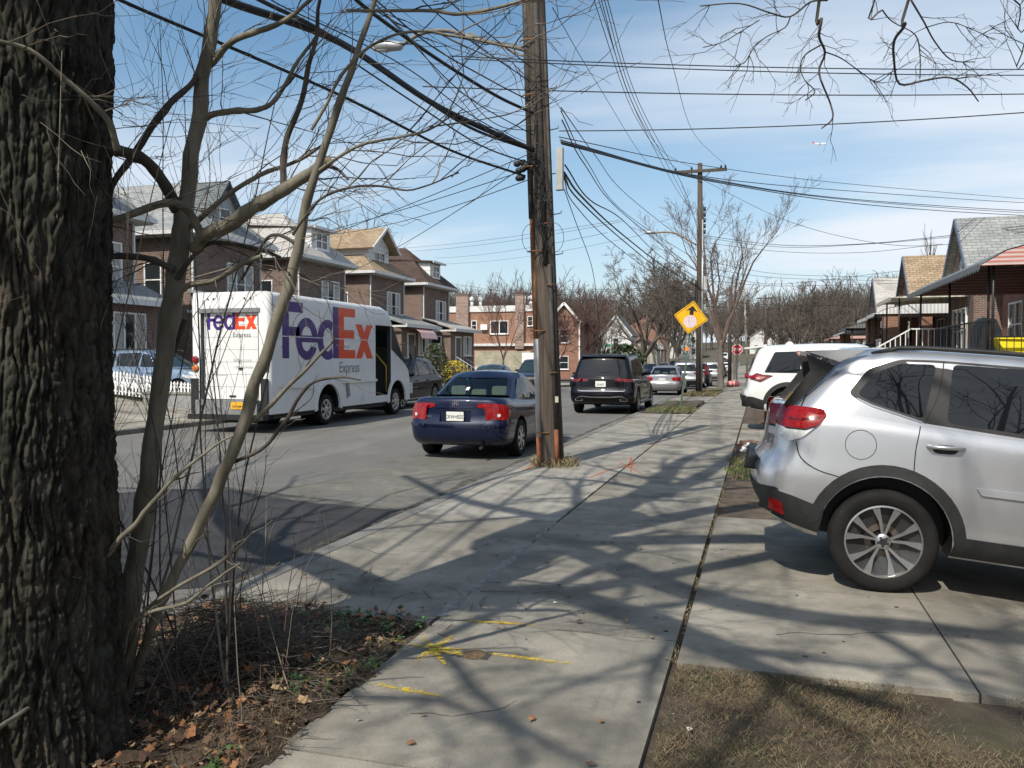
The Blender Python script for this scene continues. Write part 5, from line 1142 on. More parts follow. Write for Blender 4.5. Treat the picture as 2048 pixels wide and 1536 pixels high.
def grow(rr,p,d,r,l,lev,out,seg=5,wob=.18,up=.03,kids=(3,6),ang=(.5,1.0),sh=.62,rs=.5,minr=.003,gr=None,start=.25):
    """recursive limb: polyline with tapering radius; out gets (points, radii, level)"""
    pts=[p.copy()]; rad=[r]; d=d.normalized(); step=l/seg; dirs=[d.copy()]
    for i in range(seg):
        d=(d+Vector((rr.gauss(0,wob),rr.gauss(0,wob),rr.gauss(0,wob)+up))).normalized(); p=p+d*step; pts.append(p.copy()); rad.append(max(minr*.6,r*(1-.72*(i+1)/seg))); dirs.append(d.copy())
    out.append((pts,rad,lev))
    if lev<=0: return
    n=rr.randint(*kids)
    for i in range(n):
        t=start+(1-start)*(i+rr.random())/n; k=min(seg-1,int(t*seg)); q=pts[k].lerp(pts[k+1],t*seg-k); dd=dirs[k]
        ax=dd.cross(Vector((rr.gauss(0,1),rr.gauss(0,1),rr.gauss(0,1)))).normalized(); a=rr.uniform(*ang)
        nd=Matrix.Rotation(a,3,ax)@dd; rk=max(minr,rad[k]*rs*rr.uniform(.7,1.15))
        grow(rr,q,nd,rk,l*sh*rr.uniform(.65,1.15)*(1-.35*t),lev-1,out,max(3,seg-1),wob*1.15,up,kids,ang,sh,rs,minr)
def tubes(mb,out,maxn=8):
    for pts,rad,lev in out:
        r=max(rad); n=maxn if r>.04 else (6 if r>.015 else (4 if r>.006 else 3)); mb.tube(pts,rad,n,False,True)
TWIGR2=mat('brown_red_twigs',(.085,.058,.047),(.14,.10,.082),rough=.9,scale=1)
def shade_pt(g,h):   # the point at height h whose shadow falls on ground point g
    return Vector((g.x-SD.x*h*COT,g.y-SD.y*h*COT,h))
limbs=[]; lo_=TC
def limb(pts,rads,kids=0,lev=2,seed=1,l=1.8,up=.0,rs=.5):
    q=catmull(pts,5); n=len(q); rr_=[]
    for i in range(n):
        t=i/(n-1)*(len(rads)-1); k=min(len(rads)-2,int(t)); rr_.append(rads[k]+(rads[k+1]-rads[k])*(t-k))
    limbs.append((q,rr_)); 
    rr=random.Random(seed)
    for i in range(kids):
        t=.25+.75*(i+rr.random())/kids; k=min(n-2,int(t*(n-1))); d=(q[k+1]-q[k]).normalized(); ax=d.cross(Vector((rr.gauss(0,1),rr.gauss(0,1),rr.gauss(0,1)))).normalized()
        grow(rr,q[k],Matrix.Rotation(rr.uniform(.5,1.1),3,ax)@d,rr_[k]*rs,l*rr.uniform(.6,1.2),lev,crown,5,.16,up,(3,5),(.4,1.0),.62,.55,.0035)
crown=[]
top=Vector((TC.x+.08,TC.y+.15,5.0))
# limbs whose shadows lie on the pavement and the road patch
limb([Vector((TC.x-.1,TC.y,2.9)),shade_pt(G(640,1130),3.4),shade_pt(G(500,1075),4.1),shade_pt(G(430,1010),4.8),shade_pt(G(410,950),5.6),shade_pt(G(470,900),6.6)],[.17,.15,.13,.11,.08,.05],7,3,3,2.4)
limb([top,shade_pt(G(940,1185),5.6),shade_pt(G(1080,1180),6.0),shade_pt(G(1220,1215),6.3),shade_pt(G(1380,1280),6.6),shade_pt(G(1560,1350),7.0),shade_pt(G(1800,1420),7.4)],[.17,.13,.12,.12,.10,.07,.05],9,3,5,1.9)
limb([top,shade_pt(G(1000,1085),6.2),shade_pt(G(1200,1010),7.0),shade_pt(G(1330,985),7.5),shade_pt(G(1440,930),8.2),shade_pt(G(1500,880),9.0)],[.26,.24,.20,.16,.12,.08],10,3,7,2.3)
limb([top,Vector((TC.x-.2,TC.y-.9,5.8)),shade_pt(G(700,1290),6.1),shade_pt(G(870,1300),6.0),shade_pt(G(960,1390),6.2),shade_pt(G(1080,1480),6.4),shade_pt(G(1200,1540),6.6)],[.15,.10,.05,.035,.032,.03,.02],4,2,9,1.0)
limb([top,Vector((TC.x+.5,TC.y-1.0,6.2)),shade_pt(G(740,1345),6.4),shade_pt(G(880,1400),6.5),shade_pt(G(1010,1455),6.7),shade_pt(G(1060,1536),6.9)],[.12,.08,.035,.03,.026,.02],3,2,11,.9)
limb([top,Vector((-.9,1.9,6.6)),shade_pt(G(900,1215),7.2),shade_pt(G(1040,1120),7.6),shade_pt(G(1180,1090),8.0),shade_pt(G(1330,1060),8.3)],[.16,.12,.08,.06,.05,.03],8,3,13,1.7)
limb([top,Vector((-1.6,-.4,6.8)),Vector((.1,-1.0,7.4)),Vector((2.2,-.6,8.0)),Vector((4.4,.4,8.6))],[.16,.12,.09,.07,.04],10,3,15,2.0)
limb([top,Vector((-1.0,1.2,7.6)),Vector((1.0,1.4,8.2)),Vector((3.4,2.2,8.6)),Vector((5.4,3.2,9.2))],[.15,.12,.10,.07,.04],11,3,27,2.1)
limb([top,Vector((-3.6,1.5,7.4)),Vector((-5.2,1.2,8.8)),Vector((-7,2,10))],[.15,.11,.08,.05],6,3,17,2.0)
limb([top,Vector((-3.0,3.2,8.0)),Vector((-3.4,4.2,10.5)),Vector((-3.2,4.8,13))],[.22,.17,.12,.06],8,3,19,2.4)
# high limb over the pavement whose hanging twigs enter the top of the picture
ov=[top,Vector((-1.4,4.0,6.4)),Vector((.6,5.6,6.5)),Vector((2.6,6.8,6.3)),Vector((4.2,7.9,6.4))]
limb(ov,[.18,.13,.10,.08,.05],0)
HD=7.0
def hang(pl,w0,w1,rt=None,seed=1,nt=7,tl=.32):
    w0*=.58; pts=[P(x,y,HD+.12*math.sin(i*1.3+seed)) for i,(x,y) in enumerate(pl)]
    if rt is not None: pts=[rt]+pts
    q=catmull(pts,4); n=len(q); rd=[(w0+(w1-w0)*i/(n-1))*HD/FP/2 for i in range(n)]; crown.append((q,rd,1)); rr=random.Random(seed)
    for i in range(nt):
        t=rr.uniform(.2,1); k=min(n-2,int(t*(n-1))); d=(q[k+1]-q[k]).normalized(); ax=d.cross(Vector((rr.gauss(0,1),rr.gauss(0,1),rr.gauss(0,1)))).normalized()
        grow(rr,q[k],Matrix.Rotation(rr.uniform(.5,1.1),3,ax)@d,.0042,tl*rr.uniform(.5,1.5),1,crown,4,.22,-.04,(2,4),(.4,.9),.6,.7,.0024)
R1=Vector((.75,5.75,6.45)); R2=Vector((1.7,6.3,6.4))
hang([(1640,-10),(1643,37),(1638,73),(1650,106),(1638,146),(1660,205),(1665,237),(1643,257)],12,2.5,R1,41,9)
hang([(1651,104),(1683,117),(1724,146),(1753,164),(1782,146)],5,2,None,42,5)
hang([(1645,88),(1610,110),(1601,135),(1610,161),(1630,183),(1610,201)],6,2,None,43,6,.25)
hang([(1655,0),(1621,4),(1581,33),(1541,26),(1479,7),(1400,12)],8,2.5,None,44,10)
hang([(1581,33),(1570,55),(1534,73),(1508,95),(1490,124),(1472,131)],5,2,None,45,8)
hang([(1519,40),(1483,62),(1446,84),(1406,95)],4,2,None,46,6)
hang([(1820,-10),(1811,47),(1789,80),(1788,120),(1799,168),(1848,161),(1899,155),(1935,175),(1957,203)],12,2.5,R2,47,12)
hang([(1822,0),(1848,44),(1870,84),(1903,120),(1950,124)],7,2,None,48,7)
hang([(1753,-10),(1765,20),(1786,44),(1830,69),(1840,110),(1840,157)],7,2.2,R2,49,8)
hang([(1851,55),(1899,44),(1943,58),(1990,80)],4,2,None,50,5); hang([(2070,100),(2048,88),(2016,73),(1979,51)],5,2,Vector((3.6,7.2,6.3)),51,6); hang([(2080,30),(2040,10),(2000,-30)],5,3,Vector((3.6,7.2,6.3)),52,5)
for i,(q,rd) in enumerate(limbs):
    b=MB().mat(BARKD); b.tube([p-TC for p in q],rd,12,True); b.build('limb',None,big)
b=MB().mat(BARKD); tubes(b,[([p-TC for p in q],r,l) for q,r,l in crown]); b.build('crown',None,big)
# ---- the sapling clump in front of the trunk (stems read off the photograph at their real distance)
SB=Vector(G(235,1445)); SB.z=0
sap=thing('sapling','clump of grey-green sapling stems with pruned branches growing beside the massive trunk','tree',SB)
STEMS=[ # (x,y,width px),depth0,depth1
 ([(228,1475,52),(240,1400,48),(262,1200,44),(290,1000,41),(318,800,38),(345,600,42),(362,480,42),(372,400,35),(392,250,32),(410,130,30),(432,0,27),(442,-120,24)],3.62,3.7,0),
 ([(245,1420,18),(290,1290,20),(330,1190,22),(395,1060,25),(440,960,27),(480,870,27),(520,740,26),(560,620,26),(590,520,24),(608,420,20),(640,330,18),(680,200,16),(730,60,12),(760,-40,9)],3.60,3.2,0),
 ([(-60,120,32),(0,155,31),(60,215,28),(130,265,27),(210,295,26),(290,320,25),(330,370,25),(356,420,27)],2.95,3.65,1),
 ([(168,448,13),(240,436,16),(330,406,18),(375,420,18),(405,470,20)],3.35,3.62,0),
 ([(385,500,24),(410,470,30),(460,450,31),(500,420,30),(560,385,28),(620,345,24),(655,322,21)],3.66,3.35,0),
 ([(650,330,10),(675,340,7),(697,358,6)],3.36,3.3,1),
 ([(-20,78,9),(60,100,10),(120,150,12),(180,200,12),(215,240,14),(235,300,16)],2.9,3.25,0),
 ([(210,395,13),(245,340,15),(270,300,16),(330,220,16),(385,165,12),(395,150,10)],3.5,3.65,1),
 ([(420,130,16),(450,95,15),(480,75,14),(550,50,12),(610,10,8),(650,-30,6)],3.7,3.4,0),
 ([(400,240,15),(430,228,14),(470,222,14),(520,218,12),(550,200,10),(600,120,8),(640,60,6)],3.7,3.5,0),
 ([(566,384,16),(568,300,14),(600,200,12),(625,110,10),(640,0,8),(645,-40,7)],3.48,3.5,1),
 ([(365,470,12),(410,430,11),(450,395,11),(520,350,10),(600,320,8),(660,280,6)],3.66,3.5,0),
 ([(350,540,16),(300,518,15),(250,512,15),(205,512,14),(150,500,12)],3.6,3.5,1),
 ([(350,600,14),(372,572,14),(430,560,13),(480,530,12),(522,512,10)],3.6,3.45,0),
 ([(352,560,12),(395,500,10),(440,485,10),(520,500,9),(560,515,7)],3.62,3.75,1),
 ([(290,960,18),(300,850,18),(330,760,18),(370,640,12)],3.7,3.75,1),
 ([(238,1480,22),(215,1410,20),(205,1330,20),(190,1250,20),(183,1150,18),(178,1160,16)],3.5,3.3,0),
 ([(180,1180,14),(184,1146,13),(230,1090,13),(270,1050,12),(300,1010,11),(340,970,9),(385,925,7),(440,885,5),(470,870,4)],3.3,3.1,0),
 ([(190,1240,12),(175,1120,11),(150,1050,10),(135,990,9),(125,900,8),(95,830,7),(60,790,5)],3.3,3.1,0),
 ([(250,1330,10),(285,1230,9),(330,1190,8),(400,1150,8),(460,1110,7),(500,1070,4),(510,1060,3)],3.5,3.1,0),
 ([(220,1480,14),(245,1330,11),(258,1260,10),(300,1225,9),(370,1205,8),(430,1160,6),(478,1125,4)],3.5,3.15,0),
 ([(230,1380,10),(150,1385,11),(80,1400,11),(20,1440,11),(-40,1480,10)],3.3,2.7,0),
 ([(240,1520,18),(215,1460,16),(190,1390,12),(195,1380,12)],3.35,3.3,0),
 ([(640,340,8),(700,300,7),(760,280,6),(840,265,5),(900,235,3)],3.2,2.9,0),
 ([(590,470,6),(640,400,6),(700,375,6),(760,372,5),(830,380,4),(918,345,3)],3.2,2.9,1),
 ([(690,20,7),(760,22,7),(860,22,8),(920,28,8),(1000,15,7),(1060,-5,5)],3.0,2.7,0),
 ([(620,260,7),(700,130,7),(760,80,6),(840,62,6),(900,70,5),(1000,90,4),(1050,100,3)],3.2,2.9,0),
 ([(596,490,9),(560,470,8),(530,480,7),(505,520,6),(480,560,5)],3.45,3.5,1),
 ([(480,860,10),(530,820,10),(590,760,9),(650,700,6),(670,670,4)],3.5,3.2,0),
 ([(450,930,9),(520,900,9),(580,830,9),(620,770,7),(680,755,5),(720,760,4)],3.5,3.2,1),
]
for pts,d0,d1,dk in STEMS:
    n=len(pts); q3=[P(x,y,d0+(d1-d0)*i/(n-1)) for i,(x,y,w) in enumerate(pts)]; q=catmull(q3,5); m_=len(q); rd=[]
    for i in range(m_):
        t=i/(m_-1)*(n-1); k=min(n-2,int(t)); w=pts[k][2]+(pts[k+1][2]-pts[k][2])*(t-k); d=d0+(d1-d0)*t/(n-1); rd.append(.90*w*d/FP/2*(1+.05*math.sin(i*1.9)+(.14 if (i*7+int(pts[0][0]))%9==0 else 0))); q[i]=q[i]+Vector((mnoise.noise(q[i]*9),mnoise.noise(q[i]*9+Vector((5,0,0))),0))*.012
    b=MB().mat(BARKS if not dk else BARKD); b.tube([p-SB for p in q],rd,14 if max(rd)>.02 else 7,False)
    for e in (0,-1):
        if pts[e][2]>=12 and pts[e][0]>100 and pts[e][1] in (448,322,512): 
            dd=(q[-1]-q[-2] if e==-1 else q[0]-q[1]).normalized(); b.mat(CUTW); b.cyl(q[e]-SB,q[e]-SB+dd*.004,rd[e]*.95,14)
    b.build('stem',None,sap)
# fine twigs springing from those stems, mostly reaching right over the pavement
tw_=[]; rr=random.Random(77)
for pts,d0,d1,dk in STEMS:
    n=len(pts); q=catmull([P(x,y,d0+(d1-d0)*i/(n-1)) for i,(x,y,w) in enumerate(pts)],5); up_=sum(p[1] for p in pts)/n<620
    ln=sum((q[i+1]-q[i]).length for i in range(len(q)-1)); cnt=int(ln*(12 if up_ else 6))
    for _ in range(cnt):
        k=rr.randint(1,len(q)-2); 
        if q[k].z<.35: continue
        d=(q[k+1]-q[k]).normalized(); ax=d.cross(Vector((rr.gauss(0,1),rr.gauss(0,1),rr.gauss(0,1)))).normalized()
        nd=Matrix.Rotation(rr.uniform(.4,1.2),3,ax)@d
        nd=(nd*.9+Vector((.5,.05,.35))*rr.random()).normalized()
        grow(rr,q[k],nd,rr.uniform(.0014,.0034),rr.uniform(.2,.75)*(1.0 if up_ else .55),1 if up_ else 0,tw_,7,.10,rr.uniform(-.03,.03),(2,5),(.35,.8),.6,.7,.0013,start=.2)
b=MB().mat(TWIGL); b.smooth=True
nod=lambda q,r:([p-SB+Vector((rr.gauss(0,.004),rr.gauss(0,.004),rr.gauss(0,.004))) for p in q],[x*(1.35 if k%2 else .9) for k,x in enumerate(r)],0)
tubes(b,[nod(q,r) for q,r,l in tw_[::2]]); b.mat(BARKD); tubes(b,[nod(q,r) for q,r,l in tw_[1::2]]); b.build('twigs',None,sap)
# thin secondary stems tangled between the trunk and the sapling
rr=random.Random(123); more=[]
for i in range(22):
    b0=Vector((SB.x+rr.uniform(-.35,.45),SB.y+rr.uniform(-.25,.6),0)); d=Vector((rr.gauss(-.02,.16),rr.gauss(.02,.16),1)); out_=[]
    grow(rr,b0,d,rr.uniform(.005,.011),rr.uniform(1.3,3.4),2,out_,9,.05,.03,(4,7),(.3,.75),.42,.5,.0013,start=.3); more.append(out_)
for i,o_ in enumerate(more):
    b=MB().mat((BARKD,TWIGL,BARKS)[i%3]); tubes(b,[([p-SB for p in q],r,l) for q,r,l in o_]); b.build('stem',None,sap)
# upright canes round the foot
cn=[]; rr=random.Random(91)
for i in range(46):
    c=Vector((rr.uniform(-2.95,-2.05),rr.uniform(2.85,4.1),0)); grow(rr,c,Vector((rr.gauss(0,.25),rr.gauss(0,.2),1)),rr.uniform(.002,.005),rr.uniform(.25,1.0),1 if rr.random()<.4 else 0,cn,6,.10,.02,(1,3),(.3,.8),.5,.7,.0012)
for i in range(26):
    c=Vector((rr.uniform(-3.3,-1.8),rr.uniform(3.2,4.5),0)); grow(rr,c,Vector((rr.gauss(0,.6),rr.gauss(0,.5),1)),rr.uniform(.0015,.003),rr.uniform(.12,.4),0,cn,5,.12,.0,(1,2),(.3,.8),.5,.7,.0012)
b=MB().mat(TWIGL); tubes(b,cn[::2]); b.mat(TWIGR); tubes(b,cn[1::2]); tag(b.build('canes'),'thin bare canes standing in leaf litter round the sapling foot','shrub')
# ---- street and garden trees further off
def tree(name,label,x,y,h,spread,seed,lev=4,tr=.16,tm=BARKG,cm=TWIGG,kids=(4,6),trunk=.25,minr=.008,up=.05,ang=(.35,.85),nl=6,cat='tree',group=None,z=None,lean=.0,sh=.66,wob=.15):
    rr=random.Random(seed); z=gz(y) if z is None else z; o=thing(name,label,cat,(x,y,z),0,group); out=[]
    tp=Vector((lean*h*.2,0,h*trunk)); pts=[Vector((0,0,-.1)),Vector((lean*.05,.03,h*trunk*.5)),tp]
    b=MB().mat(tm); b.tube([Vector((0,0,-.1)),Vector((0,0,.12))]+catmull(pts,4)[1:],[tr*1.5,tr*1.12]+[tr*(1-.25*i/8) for i in range(8)],12); b.build('trunk',None,o)
    for i in range(nl):
        a=2*PI*i/nl+rr.uniform(-.4,.4); tl=rr.uniform(.25,1)*spread; d=Vector((math.cos(a)*tl,math.sin(a)*tl,1))
        grow(rr,tp-Vector((0,0,rr.uniform(0,.25)*h*trunk)),d,tr*.62,h*(1-trunk)*rr.uniform(.72,1.0)/(1+.2*tl),lev-1,out,6,wob,up,kids,ang,sh,.52,minr)
    b=MB().mat(cm); tubes(b,out,6); b.build('crown',None,o); return o
tree('bare_tree','tall broad bare tree in the middle distance left of the far utility pole',-15.0,112,16.5,1.0,1,5,.42,kids=(5,6),trunk=.14,minr=.020,nl=9,up=.02)
tree('street_tree','grey-barked street tree with upswept pruned limbs by the right kerb beyond the far utility pole',-2.55,57,11.3,.55,5,5,.22,tm=BARKG,cm=TWIGR2,kids=(4,5),trunk=.28,minr=.009,nl=5,up=.14,ang=(.25,.7))
tree('bare_tree','bare tree standing just behind the far utility pole and yellow sign',-9.5,100,14,.6,9,5,.3,trunk=.2,minr=.02,nl=7)
tree('small_tree','slender bare tree in front of the pale block wall',-17.6,56.5,7.2,.35,12,4,.07,cm=TWIGR,trunk=.30,minr=.010,nl=5,up=.12,ang=(.2,.55))
tree('ornamental_tree','reddish bare tree beside the brick gable with white icicle trim',-17.0,69.5,6.6,.7,15,5,.12,cm=TWIGR,tm=BARKD,trunk=.2,minr=.012,nl=7,z=-.3)
tree('ornamental_tree','reddish twiggy tree between the brick gable and the white gabled house',-17.5,83,8.4,.7,16,5,.14,cm=TWIGR,tm=BARKD,trunk=.2,minr=.014,nl=8)
tree('ornamental_tree','rounded many-stemmed pale tree in front of the white gabled house',-17.2,92,7.2,.75,17,4,.13,cm=TWIGG,trunk=.10,minr=.016,nl=10,up=.09)
tree('street_tree','bare street tree on the right kerb beyond the cross street',-2.4,84,8.5,.5,18,4,.16,trunk=.3,minr=.014,nl=6)
tree('bare_tree','bare spreading tree behind the left-hand houses',-33,60,12,.7,22,4,.25,trunk=.2,minr=.018,nl=7)
tree('bare_tree','grey bare tree on the left kerb right of the round sign backs',-14.2,134,15,.6,25,5,.32,trunk=.2,minr=.025,nl=7)
tree('bare_tree','bare tree close behind the stop sign on the right side',3.5,92,9.5,.6,27,5,.2,trunk=.2,minr=.018,nl=7)
po=thing('poplar','tall narrow bare poplar rising above the distant woods right of the street','tree',(38.0,215,5))
b=MB().mat(BARKG); b.tube([(0,0,-4),(0,0,9)],[.45,.25],8); b.build('trunk',None,po)
out=[]; rr=random.Random(3)
for i in range(46): z=rr.uniform(2,19); grow(rr,Vector((0,0,z)),Vector((rr.gauss(0,.16),rr.gauss(0,.16),1)),.10,rr.uniform(3,7),2,out,5,.06,.12,(3,5),(.12,.3),.6,.6,.03)
out.append(([Vector((0,0,9)),Vector((0,0,24))],[.25,.05],0)); b=MB().mat(TWIGG); tubes(b,out,5); b.build('crown',None,po)
# evergreen shrubs
def bush(name,label,x,y,z,rx_,ry_,h,m_,n=1500,s=.05,seed=1,cat='shrub',group=None,conic=0):
    rr=random.Random(seed); o=thing(name,label,cat,(x,y,z),0,group); b=MB().mat(m_)
    for _ in range(n):
        a=rr.uniform(0,2*PI); t=rr.random(); hh=h*t; q=(1-rr.random()**2.2*.75)*(math.sin(PI*min(.999,max(.1,t*.85+.12)))**.6 if not conic else (1-t)**.8+.05)
        q*=1+.25*mnoise.noise(Vector((a*1.4,hh*2.2,seed)))
        c=Vector((rx_*q*math.cos(a),ry_*q*math.sin(a),hh)); ss=s*rr.uniform(.5,1.4)
        M_=Matrix.Translation(c)@Matrix.Rotation(rr.uniform(0,6.3),4,'Z')@Matrix.Rotation(rr.uniform(-1.2,1.2),4,'X')
        b.add([M_@Vector(v) for v in ((-ss*.5,0,0),(0,-ss*.35,.0),(ss*.5,0,0),(0,ss*.9,.1*ss))],[(0,1,2,3)],False)
    b.build('foliage',None,o); b=MB().mat(BARKD)
    for k in range(5): b.tube([(rr.uniform(-.05,.05),0,-.1),(rr.uniform(-rx_,rx_)*.4,rr.uniform(-ry_,ry_)*.4,h*.6)],[.02,.008],5,False)
    b.build('branches',None,o); return o
EVG=mat('evergreen',(.018,.035,.012),(.045,.075,.022),rough=.7,scale=3); OLV=mat('olive_leaf',(.07,.09,.045),(.13,.15,.08),rough=.7,scale=5); YEL=mat('forsythia_yellow',(.50,.38,.03),(.62,.50,.06),rough=.7,scale=5)
bush('evergreen_shrub','dark evergreen shrub behind the pale blue crossover',-21.6,29.5,.6,1.1,1.0,2.2,EVG,2600,.09,1)
bush('olive_bush','rounded grey-green bush in front of the porch beyond the truck cab',-18.3,45.2,.2,.9,.9,2.3,OLV,2200,.09,2)
bush('forsythia','bright yellow flowering shrub just behind the black crossover',-17.2,45.6,.1,.9,.8,1.4,YEL,1500,.07,3)
bush('evergreen_shrub','dark green conical shrub across the far junction left of the pale road sign backs',-16.6,104,-.2,2.6,2.2,3.6,EVG,2200,.3,4)
# woods on the hills: one mass of bare crowns
def woods():
    temps=[]
    for sd in range(5):
        rr=random.Random(200+sd); out=[]; grow(rr,Vector((0,0,0)),Vector((0,0,1)),.20,5.5,0,out,3,.05)
        for i in range(7): grow(rr,Vector((0,0,rr.uniform(2.5,5))),Vector((rr.gauss(0,.5),rr.gauss(0,.5),1)),.12,rr.uniform(4,7),2,out,4,.14,.06,(4,5),(.3,.8),.62,.55,.035)
        b=MB(); [b.tube(q,r,3,False) for q,r,l in out]
        temps.append((np.array(b.v,dtype=np.float32),np.array([f for f in b.f if len(f)==4],dtype=np.int32)))
    rr=random.Random(4); V=[];F_=[];off=0;c=0;MI=[]
    while c<1500:
        y=rr.uniform(125,330)**1.0; x=rr.uniform(-78,142)
        x=x*y/240-y*.16+10
        if y<185 and -25<x<8: continue
        if -14<x<0 and y<205: continue
        c+=1; v,f=temps[rr.randrange(5)]; a=rr.uniform(0,6.28); s=rr.uniform(.7,1.25); ca,sa=math.cos(a)*s,math.sin(a)*s
        w=np.stack([v[:,0]*ca-v[:,1]*sa+x,v[:,0]*sa+v[:,1]*ca+y,v[:,2]*s*rr.uniform(.9,1.2)+gz(y)-.3+hill(x,y)],1); V.append(w); F_.append(f+off); MI+= [rr.choice((0,0,1))]*len(f); off+=len(v)
    V=np.concatenate(V); F_=np.concatenate(F_); me=bpy.data.meshes.new('woods'); me.vertices.add(len(V)); me.vertices.foreach_set('co',V.ravel()); me.loops.add(F_.size); me.loops.foreach_set('vertex_index',F_.ravel()); me.polygons.add(len(F_)); me.polygons.foreach_set('loop_start',np.arange(0,F_.size,4,dtype=np.int32)); me.polygons.foreach_set('loop_total',np.full(len(F_),4,dtype=np.int32))
    me.materials.append(mat('wood_twigs',(.075,.062,.052),(.125,.105,.088),rough=.9,scale=.3)); me.materials.append(mat('brown_twigs',(.055,.040,.032),(.09,.068,.054),rough=.9,scale=.3)); me.polygons.foreach_set('material_index',np.array(MI,dtype=np.int32)); me.update(); me.validate()
    tag(link(bpy.data.objects.new('distant_woods',me)),kind='stuff')
woods()
# ================================================================ BUILDINGS
BRB=brick('brown_brick',(.20,.115,.085),(.115,.070,.056),(.26,.235,.21),var=.5); BRR=brick('red_brick',(.30,.115,.065),(.20,.080,.050),(.30,.25,.21),var=.4)
BRO=brick('orange_brick',(.36,.155,.085),(.26,.11,.065),(.34,.28,.23),var=.4); BRP=brick('patterned_chimney_brick',(.34,.20,.15),(.13,.075,.06),(.42,.38,.34),bw=.28,bh=.14,ms=.02,var=.3)
SHG=brick('grey_shingle',(.30,.31,.30),(.22,.235,.235),(.15,.155,.155),bw=.32,bh=.16,ms=.012,bump=.8,var=.4); SHT=brick('tan_shingle',(.36,.275,.185),(.25,.185,.12),(.13,.095,.065),bw=.32,bh=.16,ms=.012,bump=.8,var=.4)
SHB=brick('brown_shingle',(.095,.062,.050),(.062,.043,.036),(.035,.026,.022),bw=.32,bh=.16,ms=.012,bump=.8,var=.4); SHP=brick('pale_shingle',(.44,.42,.39),(.36,.345,.325),(.25,.24,.22),bw=.32,bh=.16,ms=.010,bump=.6,var=.3)
SHK=brick('slate_shingle',(.16,.175,.18),(.11,.125,.13),(.06,.065,.07),bw=.32,bh=.16,ms=.012,bump=.8,var=.4)
SID=waves('white_siding',(.56,.57,.57),(.72,.73,.73),1.1,'Y',rough=.55,bump=.5,lo=.05,hi=.25); SOF=mat('soffit',(.30,.30,.285),(.38,.38,.36),rough=.6,scale=3); GUT=mat('gutter_white',(.55,.56,.56),(.66,.67,.66),rough=.5,scale=2,dirt=((.35,.34,.32),2,.55,.8))
GRS=mat('grey_siding',(.30,.32,.33),(.36,.38,.39),rough=.6,scale=2); DOORM=mat('door_paint',(.09,.07,.06),(.13,.10,.085),rough=.5); CURT=CURTAIN
BLOCK=brick('pale_block',(.42,.385,.29),(.34,.31,.235),(.25,.23,.18),bw=.40,bh=.20,ms=.012,var=.5)
def window(parent,o,ex,nrm,w,h,panes=1,m=WHITE,name='window',fr=.055,mid=True,curtain=.0):
    """framed window lying on a wall; o = lower-left corner, ex = unit vector along the wall, nrm = outward"""
    o=Vector(o);ex=Vector(ex);nr=Vector(nrm);ez=Vector((0,0,1)); b=MB().mat(m)
    def bx(a0,a1,z0,z1,d0,d1):
        vs=[o+ex*a+ez*z+nr*d for d in (d0,d1) for a,z in ((a0,z0),(a1,z0),(a1,z1),(a0,z1))]
        b.add(vs,[(3,2,1,0),(4,5,6,7),(0,1,5,4),(1,2,6,5),(2,3,7,6),(3,0,4,7)] if ex.cross(ez).dot(nr)>0 else [(0,1,2,3),(7,6,5,4),(4,5,1,0),(5,6,2,1),(6,7,3,2),(7,4,0,3)],False)
    bx(0,fr,0,h,.0,.07); bx(w-fr,w,0,h,.0,.07); bx(fr,w-fr,0,fr,.0,.07); bx(fr,w-fr,h-fr,h,.0,.07)
    pw=w/panes
    for i in range(1,panes): bx(i*pw-fr*.6,i*pw+fr*.6,fr,h-fr,.0,.065)
    if mid: bx(fr,w-fr,h*.5-.02,h*.5+.025,.0,.055)
    bx(-.05,w+.05,-.07,0,.0,.12)
    f=b.build(name,None,parent); b=MB().mat(WINGLASS)
    bx(fr*.5,w-fr*.5,fr*.5,h-fr*.5,.004,.022); b.build('pane',None,f)
    if curtain: b=MB().mat(CURT); bx(fr,fr+(w-2*fr)*.28,fr,h-fr,.020,.026); b.build('curtain',None,f); b=MB().mat(CURT); bx(w-fr-(w-2*fr)*.28,w-fr,fr,h-fr,.020,.026); b.build('curtain',None,f)
    return f
def hip(b,x0,x1,y0,y1,z,zr,inx,iny=None):
    """hip roof, ridge along x"""
    ym=(y0+y1)/2; v=[(x0,y0,z),(x1,y0,z),(x1,y1,z),(x0,y1,z),(x0+inx,ym,zr),(x1-inx,ym,zr)]
    return b.add(v,[(0,1,5,4),(1,2,5),(2,3,4,5),(3,0,4),(3,2,1,0)],False)
def slab(b,pts,th): 
    n=len(pts); v=[Vector(p) for p in pts]; nn=(v[1]-v[0]).cross(v[2]-v[0]).normalized(); 
    if nn.z<0: v=v[::-1]; nn=-nn
    lo=[p-nn*th for p in v]; return b.add(v+lo,[tuple(range(n)),tuple(range(2*n-1,n-1,-1))]+[(i,n+i,n+(i+1)%n,(i+1)%n) for i in range(n)],False)
